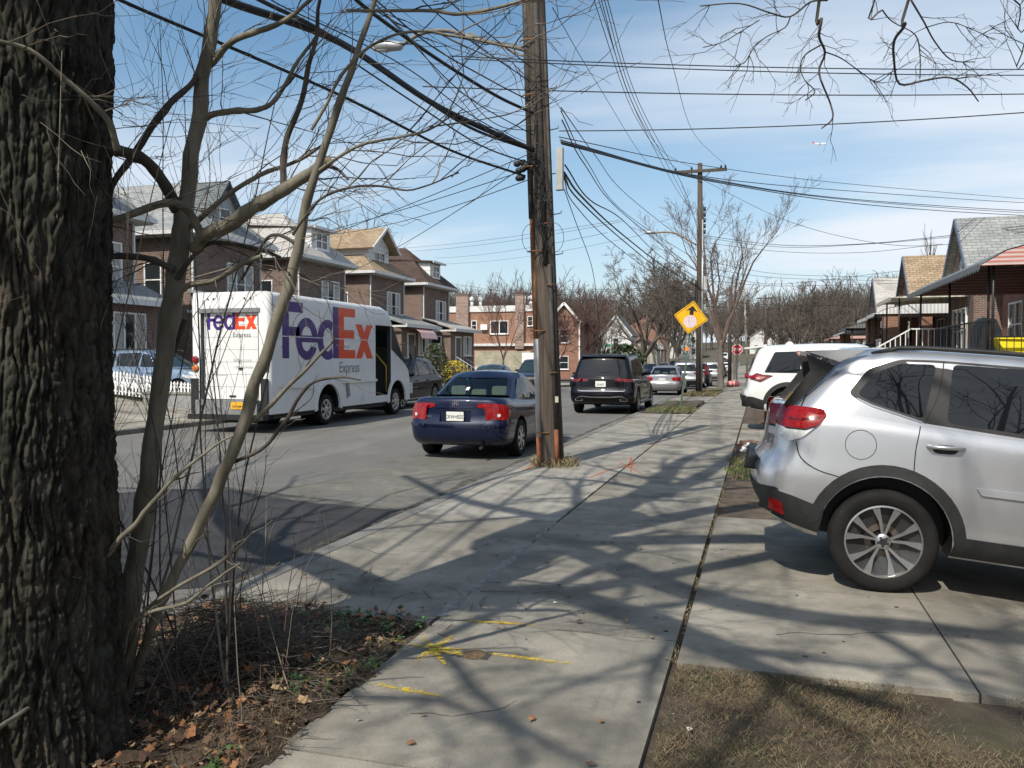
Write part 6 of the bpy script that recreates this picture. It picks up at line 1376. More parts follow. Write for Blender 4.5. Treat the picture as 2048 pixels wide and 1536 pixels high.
# ---------------- detached brick houses, left side of the street
FX=-22.0
def left_house(label,y0,roofm,dormer,eave=6.75,ridge=9.3,base=.9,porchm=BRB,w=4.9,brk=BRB,awning=None,pd=2.0,ac=False,seed=1):
    h=thing('brick_house',label,'house',(FX,y0,0),0,'detached brick houses across the street'); y1=w; rr=random.Random(seed)
    b=MB().mat(brk); b.box((-11,0,0),(0,y1,eave-.05)); b.build('wall',None,h)
    b=MB().mat(SOF); b.box((-11.5,-.42,eave-.22),(.50,y1+.42,eave-.02)); b.mat(GUT); b.box((.50,-.50,eave-.16),(.62,y1+.50,eave+.0)); b.box((-11.5,-.54,eave-.16),(.50,-.42,eave+.0)); b.build('gutter',None,h)
    b=MB().mat(roofm); hip(b,-11.6,.60,-.52,y1+.52,eave,ridge,2.9); rf=b.build('roof',None,h)
    b=MB().mat(GUT); b.box((.02,.04,base),(.09,.11,eave-.2)); b.build('downspout',None,h); b=MB().mat(GUT); b.box((.02,y1-.12,base),(.09,y1-.05,eave-.2)); b.build('downspout',None,h)
    for k,(a,n) in enumerate(((y1*.28,3),)): window(h,(0.0,a+1.0,4.0),(0,-1,0) if False else (0,1,0),(1,0,0),1.85,1.75,n,curtain=1)
    window(h,(-2.2,0,4.1),(1,0,0),(0,-1,0),.85,1.45); window(h,(-6.4,0,4.1),(1,0,0),(0,-1,0),.85,1.45); window(h,(-3.6,0,1.6),(1,0,0),(0,-1,0),.8,1.3)
    ym=y1/2
    if dormer=='gable':
        b=MB().mat(SID); dw=1.75; zb,zt=eave+.1,eave+1.75; pk=9.65
        b.box((-3.2,ym-dw*.8,zb),(-.55,ym+dw*.8,zt)); b.prism([(-dw*.8,zt),(dw*.8,zt),(0,pk-.25)],(-.55,ym,0),(0,1,0),(0,0,1),(-.2,0,0)); d=b.build('dormer',None,rf)
        b=MB().mat(roofm); 
        for s_ in (-1,1): slab(b,[(.0,ym+s_*(dw+.15),zt-.28),(.0,ym,pk),(-7.5,ym,pk),(-7.5,ym+s_*(dw+.15),zt-.28)],.10)
        b.mat(GUT)
        for s_ in (-1,1): b.bar((.03,ym+s_*(dw+.17),zt-.34),(.03,ym,pk-.06),.06,.16)
        b.build('dormer_roof',None,d); window(d,(-.55,ym-.75,zb+.35),(0,1,0),(1,0,0),1.5,.95,2,fr=.06)
    elif dormer=='shed':
        b=MB().mat(SID); zb,zt=eave+.15,eave+1.65; b.box((-3.6,ym-.95,zb),(-.05,ym+.95,zt)); d=b.build('dormer',None,rf)
        b=MB().mat(roofm); slab(b,[(.25,ym-1.2,zt),(.25,ym+1.2,zt),(-3.9,ym+1.2,zt+.30),(-3.9,ym-1.2,zt+.30)],.10); b.mat(GUT); b.box((.25,ym-1.2,zt-.13),(.32,ym+1.2,zt+.01)); b.build('dormer_roof',None,d); window(d,(-.05,ym-.6,zb+.4),(0,1,0),(1,0,0),1.2,.85,2,fr=.06)
    else:
        b=MB().mat(GRS); zb,zt=eave+.15,eave+1.35; b.box((-3.2,ym-.8,zb),(-.15,ym+.8,zt)); b.prism([(-.8,zt),(.8,zt),(0,zt+1.0)],(-.15,ym,0),(0,1,0),(0,0,1),(-.2,0,0)); d=b.build('dormer',None,rf); b=MB().mat(SHK)
        for s_ in (-1,1): slab(b,[(.15,ym+s_*1.1,zt-.25),(.15,ym,zt+1.15),(-5,ym,zt+1.15),(-5,ym+s_*1.1,zt-.25)],.08)
        b.build('dormer_roof',None,d); window(d,(-.15,ym-.4,zb+.35),(0,1,0),(1,0,0),.8,.8,1,fr=.06)
    # enclosed porch
    pz=base+2.75; b=MB().mat(porchm); b.box((.002,.1,0),(pd,y1-.1,pz-.05)); p_=b.build('porch',None,h)
    b=MB().mat(SHG if roofm is not SHB else SHP); v=[(0.003,-.25,pz+.75),(pd+.45,-.25,pz),(pd+.45,y1+.25,pz),(.003,y1+.25,pz+.75)]; slab(b,v,.08); b.mat(GUT); b.box((pd+.45,-.27,pz-.2),(pd+.53,y1+.27,pz+.0)); b.box((.01,-.27,pz-.2),(pd+.45,-.20,pz-.09)); b.build('porch_roof',None,p_)
    window(p_,(pd,y1*.52,base+.95),(0,1,0),(1,0,0),1.55,1.35,3,mid=False,curtain=1)
    b=MB().mat(DOORM); b.box((pd,y1*.20,base+.05),(pd+.04,y1*.20+.95,base+2.15)); b.mat(WHITE); b.box((pd,y1*.20-.07,base),(pd+.06,y1*.20,base+2.25)); b.box((pd,y1*.20+.95,base),(pd+.06,y1*.20+1.02,base+2.25)); b.box((pd,y1*.20,base+2.15),(pd+.06,y1*.20+.95,base+2.25)); b.build('door',None,p_)
    window(p_,(.5,.1,base+.9),(1,0,0),(0,-1,0),.85,1.35,1)
    b=MB().mat(mat('brick_steps',(.28,.15,.11),(.20,.11,.085),rough=.8,scale=6))
    for i in range(5): b.box((pd+.08+i*.3,y1*.2-.2,0),(pd+.379+i*.3,y1*.2+1.2,base-.01-i*.17))
    b.build('steps',None,p_)
    b=MB().mat(GUT)
    for s_ in (-.2,1.2): b.tube([(pd+.15,y1*.2+s_,base+.85),(pd+1.5,y1*.2+s_,.95)],.02,6); [b.cyl((pd+.15+i*.27,y1*.2+s_,.2),(pd+.15+i*.27,y1*.2+s_,base+.85-i*.15),.01,5) for i in range(6)]
    b.build('handrail',None,p_)
    if ac: b=MB().mat(WHITE); b.box((0,y1-1.0,3.95),(.35,y1-.35,4.4)); b.mat(BLACK); b.box((.35,y1-.95,4.0),(.355,y1-.4,4.35)); b.build('air_conditioner',None,h)
    if awning:
        b=MB().mat(awning); n=7; pts=[(0,.95),(.45,.9),(.8,.7),(.95,.35),(.96,.30)]
        for i in range(len(pts)-1): slab(b,[(pd+pts[i][0],1.0,base+2.0+pts[i][1]-.4),(pd+pts[i][0],3.4,base+2.0+pts[i][1]-.4),(pd+pts[i+1][0],3.4,base+2.0+pts[i+1][1]-.4),(pd+pts[i+1][0],1.0,base+2.0+pts[i+1][1]-.4)],.02)
        b.build('awning',None,p_)
    b=MB().mat(BRB); b.box((-8,ym-.5,ridge-1.2),(-7.3,ym+.2,ridge+.75)); b.build('chimney',None,h)
    return h
left_house('leftmost brick house with grey hip roof, half hidden behind the massive trunk',20.3,SHG,'small',ridge=9.2,seed=1,pd=1.1)
left_house('brick house with grey roof and small dark gabled dormer, behind the sapling',28.3,SHG,'small',seed=2,ridge=9.3)
left_house('brick house with pale grey hip roof and flat white dormer above the truck',36.3,SHP,'shed',seed=3,ridge=9.3)
RWA=waves('red_white_awning',(.60,.60,.58),(.52,.08,.06),2.6,'X',rough=.4,lo=.45,hi=.55,bump=.1)
left_house('brick house with tan shingle roof and tall white gabled dormer',44.2,SHT,'gable',seed=4,ridge=8.9,awning=RWA,ac=True)
left_house('brick house with brown hip roof and low white dormer, last of the row',52.2,SHB,'shed',seed=5,ridge=9.5)
# raised yards, driveways between the houses, low walls
for i,y0 in enumerate((4.3,20.3,28.3,36.3,44.2,52.2)):
    b=MB().mat(DIRTG); b.box((-34,y0-.1,-.7),(-19.6 if i!=1 else -20.82,y0+5.0,.62 if i<2 else .85)); b.box((-19.6 if i!=1 else -20.82,y0-.1,-.7),(-16.62,y0+5.0,.18)); tag(b.build('front_yard'),kind='structure')
    b=MB().mat(CONC); ya,yb=y0+5.0,y0+8.0-.1
    b.add([(-16.6,ya,.06),(-20,ya,.36),(-34,ya,.50),(-34,yb,.50),(-20,yb,.36),(-16.6,yb,.06)],[(0,5,4,1),(1,4,3,2)],False); tag(b.build('driveway'),kind='structure')
b=MB().mat(mat('grey_render',(.20,.205,.205),(.27,.27,.265),rough=.85,scale=3,bump=(30,.4,.01)))
b.box((-17.0,19.72,-.4),(-15.3,19.9,.60)); b.mat(CONC); b.box((-17.03,19.69,.60),(-15.27,19.93,.66)); tag(b.build('retaining_wall'),'low grey rendered wall below the picket fence, left of the truck','wall')
b=MB().mat(GUT)
for k in range(4): b.tube([(-17.4,50.0,.45+k*.2),(-17.4,56.5,.45+k*.2)],.028,6)
for k in range(6): b.cyl((-17.4,50+k*1.3,0),(-17.4,50+k*1.3,1.12),.035,6)
tag(b.build('rail_fence'),'white horizontal rail fence in front of the last brick house of the row','fence')
# mini picket fence: two tiers stepping down towards the street
for (xa,xb,ya,yb,za,zb,lb) in ((-19.6,-17.0,20.05,20.05,1.30,1.02,'upper run of the small white picket fence beside the driveway'),(-19.4,-16.9,19.75,19.75,1.02,.80,'lower run of the small white picket fence beside the driveway'),(-16.9,-15.4,19.8,19.8,.92,.84,'short white picket fence end nearest the delivery truck')):
    f=thing('picket_fence',lb,'fence',(xa,ya,0)); rl=MB().mat(WHITE); n=int(max(yb-ya,xb-xa)/.115)
    for k in range(n+1):
        t=k/n; x=(xb-xa)*t; y=(yb-ya)*t; z=za+(zb-za)*t
        pk=[(-.028,-.32),(.028,-.32),(.028,.0),(.045,.03),(0,.10),(-.045,.03),(-.028,.0)]; b=MB().mat(WHITE); b.prism(pk,(x,y,z),(1,0,0),(0,0,1),(0,.02,0)); b.build('picket',None,f)
    for dz in (-.06,-.22): rl.bar((0,.03,za+dz),(xb-xa,yb-ya+.03,zb+dz),.02,.035)
    rl.build('rail',None,f)
b=MB().mat(CONC); b.add([(-22,13.5,1.0),(-14.6,13.5,.07),(-14.6,19.68,.07),(-22,19.68,1.0),(-22,13.5,-.3),(-14.6,13.5,-.3),(-14.6,19.68,-.3),(-22,19.68,-.3)],[(0,1,2,3),(3,2,6,7),(1,5,6,2),(0,4,5,1)],False); tag(b.build('driveway'),kind='structure')
b=MB().mat(DIRTG); b.box((-22,19.92,-.5),(-17.02,20.25,.72)); tag(b.build('planting_bed'),kind='structure')
b=MB().mat(CONC); b.box((-20.8,20.26,-.5),(-15.2,24.2,.26)); tag(b.build('parking_pad'),kind='structure')
# ---------------- brick terrace across the junction
T=thing('brick_terrace','orange brick two-storey terrace with twin patterned chimneys across the junction','house',(-30.6,79.5,0))
GB_=-.4
b=MB().mat(BRO); b.box((0,0,GB_),(10.6,9,6.35)); b.build('wall',None,T)
b=MB().mat(mat('silver_roof',(.60,.61,.60),(.70,.71,.70),rough=.4,scale=2)); b.box((-.1,-.12,6.352),(10.7,9,6.95)); b.build('roof',None,T)
for px0,px1,zt in ((913,937,8.0),(1031,1048,7.95)):
    xa=onY(px0,650,79.2).x+30.6; xb=onY(px1,650,79.2).x+30.6; b=MB().mat(BRP); b.box((xa,-.45,2.6),(xb,-.003,zt)); b.mat(BRB); b.box((xa-.06,-.5,zt),(xb+.06,.3,zt+.18)); 
    for k in range(3): b.cyl((xa+.3+k*.35,-.1,zt+.18),(xa+.3+k*.35,-.1,zt+.5),.09,8)
    b.build('chimney',None,T)
def tw(px0,px1,py0,py1,panes,nm='window',mid=False):
    a=onY(px0,py1,79.5); c=onY(px1,py0,79.5); return window(T,(a.x+30.6,0,a.z),(1,0,0),(0,-1,0),c.x-a.x,c.z-a.z,panes,fr=.07,mid=mid,name=nm)
tw(943,954,641,661,1,mid=True); tw(981,1017,641,668,2); tw(1055,1066,632,652,1,mid=True)
b=MB().mat(WHITE); a=onY(963,660,79.5); b.box((a.x+30.6,-.35,a.z),(a.x+31.3,-.003,a.z+.55)); b.build('air_conditioner',None,T)
b=MB().mat(GUT); b.box((2.0,-.35,GB_+3.3),(9.4,-.004,GB_+3.55)); b.build('canopy',None,T)
for px,w in ((944,.16),(961,.16),(1063,.26),(1049,.1)):
    a=onY(px,604,81); b=MB().mat(GUT); x=a.x+30.6; b.cyl((x,1.5,6.9),(x,1.5,7.5),w,10); b.lathe([(w*.6,7.5),(w*1.6,7.6),(w*1.7,7.85),(w*.4,8.05),(0,8.1)],(x,1.5,0),(0,0,1),12); b.build('roof_vent',None,T)
b=MB().mat(BRR); b.box((8.2,-1.6,GB_),(9.3,-.46,2.4)); b.build('gate_pier',None,T)
b=MB().mat(BLOCK); xa=onY(950,700,76.4).x; xb=onY(1061,700,76.4).x; b.box((xa,76.4,GB_),(xb,76.65,2.35)); tag(b.build('block_wall'),'long pale concrete block wall in front of the orange brick terrace','wall')
b=MB().mat(WHITE); b.box((-21.9,76.3,.1),(-20.2,76.4,2.2)); 
for k in range(6): b.box((-21.9,76.28,.1+k*.35),(-20.2,76.298,.12+k*.35))
tag(b.build('garage_door'),'white garage door beside the pale block wall','door')
# brick gable house with white icicle edging
def gable_house(name,label,x0,x1,y0,y1,z0,ze,zp,wm,rm,edge=None,axis='y',wins=1,px=None):
    o=thing(name,label,'house',(x0,y0,z0)); w=x1-x0; d=y1-y0; b=MB().mat(wm); pk=(px-x0) if px is not None else w/2
    b.prism([(0,0),(w,0),(w,ze-z0),(pk,zp-z0),(0,ze-z0)],(0,0,0),(1,0,0),(0,0,1),(0,d,0)); b.build('wall',None,o)
    b=MB().mat(rm); slab(b,[(-.3,-.3,ze-z0-.15),(pk,-.3,zp-z0+.12),(pk,d,zp-z0+.12),(-.3,d,ze-z0-.15)],.1); slab(b,[(w+.3,-.3,ze-z0-.15),(pk,-.3,zp-z0+.12),(pk,d,zp-z0+.12),(w+.3,d,ze-z0-.15)],.1); b.build('roof',None,o)
    if edge:
        b=MB().mat(edge); b.bar((-.3,-.34,ze-z0-.2),(pk,-.34,zp-z0+.07),.08,.22); b.bar((w+.3,-.34,ze-z0-.2),(pk,-.34,zp-z0+.07),.08,.22); b.box((w+.02,-.1,0),(w+.14,.02,ze-z0-.1)); b.build('edging',None,o)
    n=max(1,int(w/2.6)) if wins else 0
    for k in range(n):
        xx=w*(k+.5)/n-.45; 
        for zz in ((1.0,3.6) if ze-z0>4.5 else (1.0,)): window(o,(xx,0,zz),(1,0,0),(0,-1,0),.9,1.3,1)
    return o
gable_house('brick_house','brick gable house outlined with white icicle trim right of the near pole',-19.9,-17.0,79.3,88,-.4,5.3,7.0,BRR,SHB,WHITE,px=-18.4)
gable_house('white_house','small white gabled house seen through the pale many-stemmed tree',-24.2,-19.6,130,138,0,5.4,8.4,SID,SHK,GUT)
gable_house('brick_house','distant brick house with red-edged canopy behind the low dark-roofed building',-23.0,-16.5,150,158,.2,8.0,9.6,BRR,SHB,None)
gable_house('bungalow','low cream building with black roof left of the pale road sign backs',-18.6,-14.0,118,126,-.1,3.0,4.4,mat('cream_wall',(.46,.43,.35),(.38,.355,.29),rough=.8,scale=2),SHB,None)
for i,(x0,y0,w,ze,zp,wm,rm,lb) in enumerate(((22,205,9,9.5,12.8,BRR,SHK,'small distant brick house with pale gable at the foot of the right-hand woods'),(6,190,9,6.5,8.5,SID,SHG,'distant white house among trees just right of the stop sign'),(-2.5,208,6,7.0,9.0,SID,SHP,'distant white house above the approaching white car'),(12,150,10,4.2,6.0,SID,SHG,'far white bungalow low behind the white crossover'),(-22,190,9,7.5,10.5,SID,SHG,'far white house left of the street among the woods'))):
    gable_house('distant_house',lb,x0,x0+w,y0,y0+9,gz(y0)+hill(x0,y0)-.5,ze,zp,wm,rm,None)
# ---------------- right-hand brick bungalows with steep gables, awnings and porches
RX=8.15
AWW=waves('white_awning',(.50,.51,.51),(.70,.71,.70),2.2,'X',rough=.4,lo=.2,hi=.8,bump=.5); AWG=waves('grey_and_shaded_awning',(.10,.105,.11),(.17,.175,.18),2.2,'X',rough=.45,lo=.2,hi=.8); AWC=waves('cream_awning',(.46,.44,.34),(.60,.57,.46),1.2,'X',rough=.45,lo=.2,hi=.8)
RED_A=waves('striped_awning',(.56,.46,.43),(.50,.19,.165),3.3,'Y',rough=.45,lo=.42,hi=.58,bump=.2)
IRON=mat('black_iron',(.010,.010,.011),(.018,.018,.018),rough=.5)
def awning(parent,m,y0,y1,x0,x1,z0,z1,scal=True):
    end=m
    if m is RED_A and y0<0: m=AWG  # dark grey stands for shade on the striped awning's front slope
    """sheet-metal canopy: curved front, scalloped lower edge, on the house's own axes"""
    b=MB().mat(m); q=[(x1,z1),(x1+(x0-x1)*.5,z0+(z1-z0)*.62),(x1+(x0-x1)*.85,z0+(z1-z0)*.30),(x0,z0)]
    for i in range(3): slab(b,[(q[i][0],y0,q[i][1]),(q[i][0],y1,q[i][1]),(q[i+1][0],y1,q[i+1][1]),(q[i+1][0],y0,q[i+1][1])],.025)
    b.mat(end)
    for yy in (y0,y1): b.prism([(q[0][0],z0-.02),(q[0][0],q[0][1]),(q[1][0],q[1][1]),(q[2][0],q[2][1]),(q[3][0],q[3][1]-.02)],(0,yy,0),(1,0,0),(0,0,1),(0,.02,0))
    b.mat(m); n=int((y1-y0)/.22)
    for k in range(n): y=y0+(y1-y0)*k/n; b.prism([(0,.02),(.2,.02),(.2,-.10),(.1,-.16),(0,-.10)],(x0-.012,y,z0),(0,1,0),(0,0,1),(.012,0,0))
    return b.build('awning',None,parent)
def right_house(label,yc,roofm,gm,ln=12.0,base=.6,z_add=0,porch=()):
    h=thing('brick_bungalow',label,'house',(RX,yc,0),0,'brick bungalows on the right side'); hl=ln/2
    b=MB().mat(BRR); b.box((0,-hl+.004,-.5),(9,hl-.004,4.85)); b.build('wall',None,h)
    b=MB().mat(roofm); slab(b,[(-.35,-hl,4.75),(-.35,hl,4.75),(4.6,hl,8.0),(4.6,-hl,8.0)],.10); slab(b,[(9.6,-hl,4.75),(9.6,hl,4.75),(4.6,hl,8.0),(4.6,-hl,8.0)],.10); rf=b.build('roof',None,h)
    b=MB().mat(BRR); b.prism([(4.6,7.85),(-.1,4.8),(9.3,4.8)],(0,-hl+.05,0),(1,0,0),(0,0,1),(0,.2,0)); b.build('gable_wall',None,h)
    # steep front gable
    gy=0; b=MB().mat(BRB); b.box((-.9,gy-2.0,-.5),(-.002,gy+2.0,4.7)); b.prism([(-2.0,4.7),(2.0,4.7),(0,6.78)],(-.9,gy,0),(0,1,0),(0,0,1),(.35,0,0)); g_=b.build('gable_bay',None,h)
    b=MB().mat(roofm)
    for s_ in (-1,1): slab(b,[(-1.15,gy+s_*2.2,4.55),(-1.15,gy,6.92),(2.9,gy,6.92),(-.1,gy+s_*2.2,4.55)],.09)
    b.mat(mat('blue_grey_trim',(.10,.12,.17),(.13,.15,.2),rough=.5))
    for s_ in (-1,1): b.bar((-1.17,gy+s_*2.22,4.48),(-1.17,gy,6.84),.05,.18)
    b.build('gable_roof',None,g_)
    b=MB().mat(WHITE); q=[(.22*math.cos(a*PI/8),.5*math.sin(a*PI/8)) for a in range(16)]; b.prism(q,(-.903,gy,5.45),(0,1,0),(0,0,1),(-.03,0,0)); b.mat(WINGLASS); b.prism([(x*.75,y*.85) for x,y in q],(-.934,gy,5.45),(0,1,0),(0,0,1),(-.01,0,0)); b.build('oval_window',None,g_)
    window(g_,(-.9,gy-1.1,1.8),(0,1,0),(-1,0,0),2.2,1.7,3)
    window(h,(0,-4.6,2.0),(0,1,0),(-1,0,0),1.6,1.5,2); b=MB().mat(DOORM); b.box((-.05,3.0,.9),(-.003,3.95,3.0)); b.build('door',None,h)
    b=MB().mat(GUT); b.box((-.40,-hl,4.55),(-.34,gy-2.2,4.70)); b.build('gutter',None,h); b=MB().mat(GUT); b.box((-.40,gy+2.2,4.55),(-.34,hl,4.70)); b.build('gutter',None,h)
    return h
RH=[]
RH.append(right_house('nearest brick bungalow with red and white striped porch awning at the right edge',23.0,SHK,0))
RH.append(right_house('second brick bungalow with tall grey shingle gable and oval window',35.0,SHG,0))
RH.append(right_house('third brick bungalow with steep tan shingle gable',47.0,SHT,0))
RH.append(right_house('fourth brick bungalow with steep pale shingle gable, farthest of the gables',59.0,SHP,0))
def porch(h,y0,y1,x0,fl,m,z0,z1,pier=None,poles=(),name='porch'):
    x0-=1.15; b=MB().mat(CONC); b.box((x0,y0,-.5),(-.003,y1,fl)); p_=b.build('porch',None,h)
    awning(p_,m,y0-.2,y1+.2,x0-.35,-.01,z0,z1)
    for (yy,w) in pier or (): b=MB().mat(BRR); b.box((x0+.05,yy,fl),(x0+.05+w,yy+w,z0+.05)); b.build('brick_pier',None,p_)
    for yy in poles: b=MB().mat(IRON); b.cyl((x0,yy,fl),(x0,yy,z0+.15),.03,8); b.build('post',None,p_)
    return p_
def railing(p_,m,pts,h_,n,th=.018,nm='railing'):
    b=MB().mat(m); 
    for i in range(len(pts)-1):
        a=Vector(pts[i]);c=Vector(pts[i+1]); b.bar(a+Vector((0,0,h_)),c+Vector((0,0,h_)),.04,.04); b.bar(a+Vector((0,0,.12)),c+Vector((0,0,.12)),.03,.03); k=max(2,int((c-a).length/n))
        for j in range(k+1): q=a.lerp(c,j/k); w=th*(2.0 if j in (0,k) else 1); b.cbox((q.x,q.y,q.z+h_/2),(w,w,h_))
    return b.build(nm,None,p_)
pA=porch(RH[0],-2.1,7.0,-2.0,1.55,RED_A,3.70,4.75,poles=(-2.0,-1.6,2.5,6.8))
railing(pA,IRON,[(-3.15,-1.9,1.55),(-3.15,4.4,1.55)],.95,.14,.014); railing(pA,IRON,[(-3.15,-2.0,1.55),(-.4,-2.0,1.55)],.55,.14,.014)
b=MB().mat(CONC); b.box((-3.95,4.9,-.3),(-3.16,6.6,1.52)); [b.box((-3.95-.3*(i+1),4.9,-.3),(-3.951-.3*i,6.6,1.34-i*.19)) for i in range(6)]; b.build('steps',None,pA)
railing(pA,WHITE,[(-2.0,6.1,1.56),(-3.55,6.1,1.56),(-4.9,6.1,.75)],1.0,.17,.024,'white_railing')
pC=porch(RH[1],-1.0,2.6,-2.0,1.5,AWC,3.90,4.15,poles=(-.8,2.4)); railing(pC,IRON,[(-3.15,-.8,1.5),(-3.15,2.4,1.5)],.95,.14,.014)
pD=porch(RH[1],3.8,5.9,-2.0,1.5,AWW,3.55,4.3,pier=((3.7,.6),),poles=(3.7,5.8)); railing(pD,WHITE,[(-3.15,3.8,1.5),(-3.15,5.8,1.5)],.95,.2,.02)
pE=porch(RH[2],-5.9,-2.2,-2.0,1.4,AWW,3.5,4.2,pier=((-2.6,.6),),poles=(-5.8,-3.8)); railing(pE,IRON,[(-3.15,-5.8,1.4),(-3.15,-2.4,1.4)],.95,.16,.016)
pF=porch(RH[2],1.8,5.6,-2.2,1.2,AWG,3.3,4.0,poles=(1.9,5.4)); pG=porch(RH[3],-5.8,-2.2,-2.2,1.1,AWW,3.1,3.8,pier=((-2.6,.6),),poles=(-5.6,)); pH=porch(RH[3],1.8,5.6,-2.2,1.0,RED_A,3.0,3.6,poles=(1.9,5.4))
for h,y0,x0,x1 in ((RH[1],3.72,-1.65,-1.2),(RH[2],-2.2,-1.65,-1.2),(RH[2],-6.0,-1.65,-1.2)): b=MB().mat(BRR); b.box((x0,y0,1.5),(x1,y0+.5,4.2)); b.build('brick_pier',None,h)
# things on the nearest porch
YP=mat('yellow_plastic',(.78,.62,.01),(.82,.68,.03),rough=.4,scale=3)
pp_=MB().mat(YP); pp_.prism([(-.45,0),(1.3,0),(1.5,.44),(-.75,.50)],(5.9,21.25,1.56),(1,0,0),(0,0,1),(0,.6,0)); pp_.prism([(-.75,.50),(1.5,.44),(1.5,.50),(-.75,.56)],(5.9,21.2,1.56),(1,0,0),(0,0,1),(0,.7,0)); tag(pp_.build('storage_bin'),'bright yellow plastic bin behind the black railing at the right edge','bin')
gcov=mat('grey_cover',(.19,.20,.22),(.30,.31,.33),rough=.7,scale=6,bump=(8,1,.05)); b=MB().mat(gcov); b.prism([(-.3,0),(.3,0),(.28,.75),(.15,1.05),(-.15,1.1),(-.28,.8)],(5.55,23.6,1.56),(1,0,0),(0,0,1),(0,.6,0)); tag(b.build('covered_grill'),'grill under a grey fabric cover on the nearest bungalow porch','grill')
# front gardens on the right: low walls
b=MB().mat(BRR); b.box((.1,21.4,-.1),(.3,28.6,.45)); tag(b.build('garden_wall'),'low red brick garden wall beyond the white crossover','wall')
b=MB().mat(BRR)
for i in range(5): b.cbox((-.30+.17*i,15.02,.07+.02*(i%2)),(.20,.1,.075),Matrix.Rotation(.0,4,'Z'))
for i in range(4): b.cbox((-.24+.2*i,15.1,.13),(.2,.1,.065))
tag(b.build('brick_edging'),'short run of loose red bricks edging the grass patch behind the silver crossover','bricks')
b=MB().mat(mat('white_stone',(.6,.6,.58),(.75,.75,.72),rough=.7,scale=20)); rr=random.Random(6)
for i in range(46): s=rr.uniform(.02,.05); ell(b,(-.30+rr.uniform(0,.5),14.55+rr.uniform(-.16,.16),.03+rr.uniform(0,.12)),(s,s*.8,s*.7),6,4)
tag(b.build('white_stones'),'heap of small white stones by the loose red bricks','stones')

# ---------------- the street behind the camera (seen in windows and paintwork)
for i,(y0,lb) in enumerate(((-14,'brick house behind the camera on the left'),(-24,'second brick house behind the camera on the left'),(-34,'third brick house behind the camera on the left'))): left_house(lb,y0,SHG,'small',seed=20+i)
for i,(y0,lb) in enumerate(((11,'brick bungalow right of the frame'),(-1,'brick bungalow right of the camera'),(-13,'brick bungalow behind the camera on the right'),(-25,'second brick bungalow behind the camera on the right'))): right_house(lb,y0,SHG,0)
for i,(x,y,h,lb) in enumerate(((-2.7,-9,12,'bare street tree behind the camera'),(-14.5,-4,12,'bare street tree across the street behind the camera'),(-2.7,-22,13,'second bare street tree behind the camera'),(4.5,-7,11,'bare garden tree behind the camera'))): tree('street_tree',lb,x,y,h,.6,60+i,4,.25,tm=BARKD,cm=BARKD,kids=(4,6),trunk=.25,minr=.012,nl=6,z=0)
# ================================================================ POLES, SIGNS, WIRES
WOODP=mat('pole_wood',(.045,.034,.026),(.115,.090,.069),rough=.9,scale=9,detail=10,stretch=(3,3,.10),bump=(30,1.0,.01),dirt=((.04,.033,.028),7,.52,.68))
RUSTC=mat('rusty_conduit',(.22,.095,.038),(.12,.060,.035),rough=.85,scale=7,stretch=(1,1,.3),bump=(60,.5,.005),dirt=((.33,.17,.07),5,.5,.65)); DKC=mat('dark_conduit',(.035,.032,.030),(.06,.055,.05),rough=.75,scale=8); GALV=mat('galvanised',(.33,.34,.345),(.46,.47,.475),rough=.45,metal=.5,scale=7,stretch=(1,1,.2))
ORGC=mat('orange_stain',(.27,.085,.035),(.16,.06,.03),rough=.85,scale=10); WIREM=mat('cable_black',(.008,.009,.010),(.014,.015,.016),rough=.6)
NPB=Vector((-2.99,12.12,0)); NPT=Vector((-3.31,12.02,8.6))
np_=thing('utility_pole','near weathered wooden utility pole with rusty conduits on the kerb','pole',NPB)
def along(z,dx=0,dy=0): t=z/8.6; p=(NPT-NPB)*t; return Vector((p.x+dx,p.y+dy,z))
b=MB().mat(WOODP); b.tube([along(z) for z in (-.1,.05,1,2,3,4,5,6,7,8,9.6)],[.178,.172,.165,.160,.156,.152,.149,.146,.143,.14,.13],22); b.build('shaft',None,np_)
b=MB(); b.mat(ORGC); b.tube([along(-.05,-.185,-.06),along(.42,-.185,-.06)],.045,12); b.mat(mat('pale_conduit',(.38,.38,.37),(.50,.50,.48),rough=.6,scale=7)); b.tube([along(.42,-.185,-.06),along(1.9,-.175,-.06)],.045,12); b.mat(RUSTC); b.tube([along(1.9,-.175,-.06),along(3.7,-.165,-.06)],.040,12); b.mat(DKC); b.tube([along(3.7,-.165,-.06),along(8.6,-.13,-.06)],.052,12); b.build('left_conduit' if False else 'conduit',None,np_)
b=MB(); b.mat(ORGC); b.tube([along(0,.10,-.13),along(.55,.10,-.13)],.034,10); b.mat(DKC); b.tube([along(.55,.10,-.13),along(3.0,.09,-.13)],.034,10); b.tube([along(3.0,.04,-.14),along(8.6,.03,-.13)],.042,10); b.build('conduit',None,np_)
b=MB().mat(DKC); b.tube([along(.1,.15,-.08),along(6.5,.13,-.08)],.02,8); b.build('conduit',None,np_)
b=MB().mat(RUSTC)
for z in (.5,2.02,3.2,4.45,5.5,6.3,7.2): b.tube([along(z,-.24,-.10),along(z,-.19,-.17),along(z,-.10,-.18),along(z,.0,-.18)],.011,6)
for z in (1.4,2.7,3.6): b.tube([along(z,.05,-.175),along(z,.11,-.19),along(z,.17,-.14)],.010,6)
b.build('pipe_strap',None,np_)
for z in (2.55,3.15,3.75,4.35,5.0,5.6):
    b=MB().mat(DKC); b.tube([along(z,.12,0),along(z+.02,.27,0),along(z+.055,.275,0)],.008,6); b.build('step_bolt',None,np_)
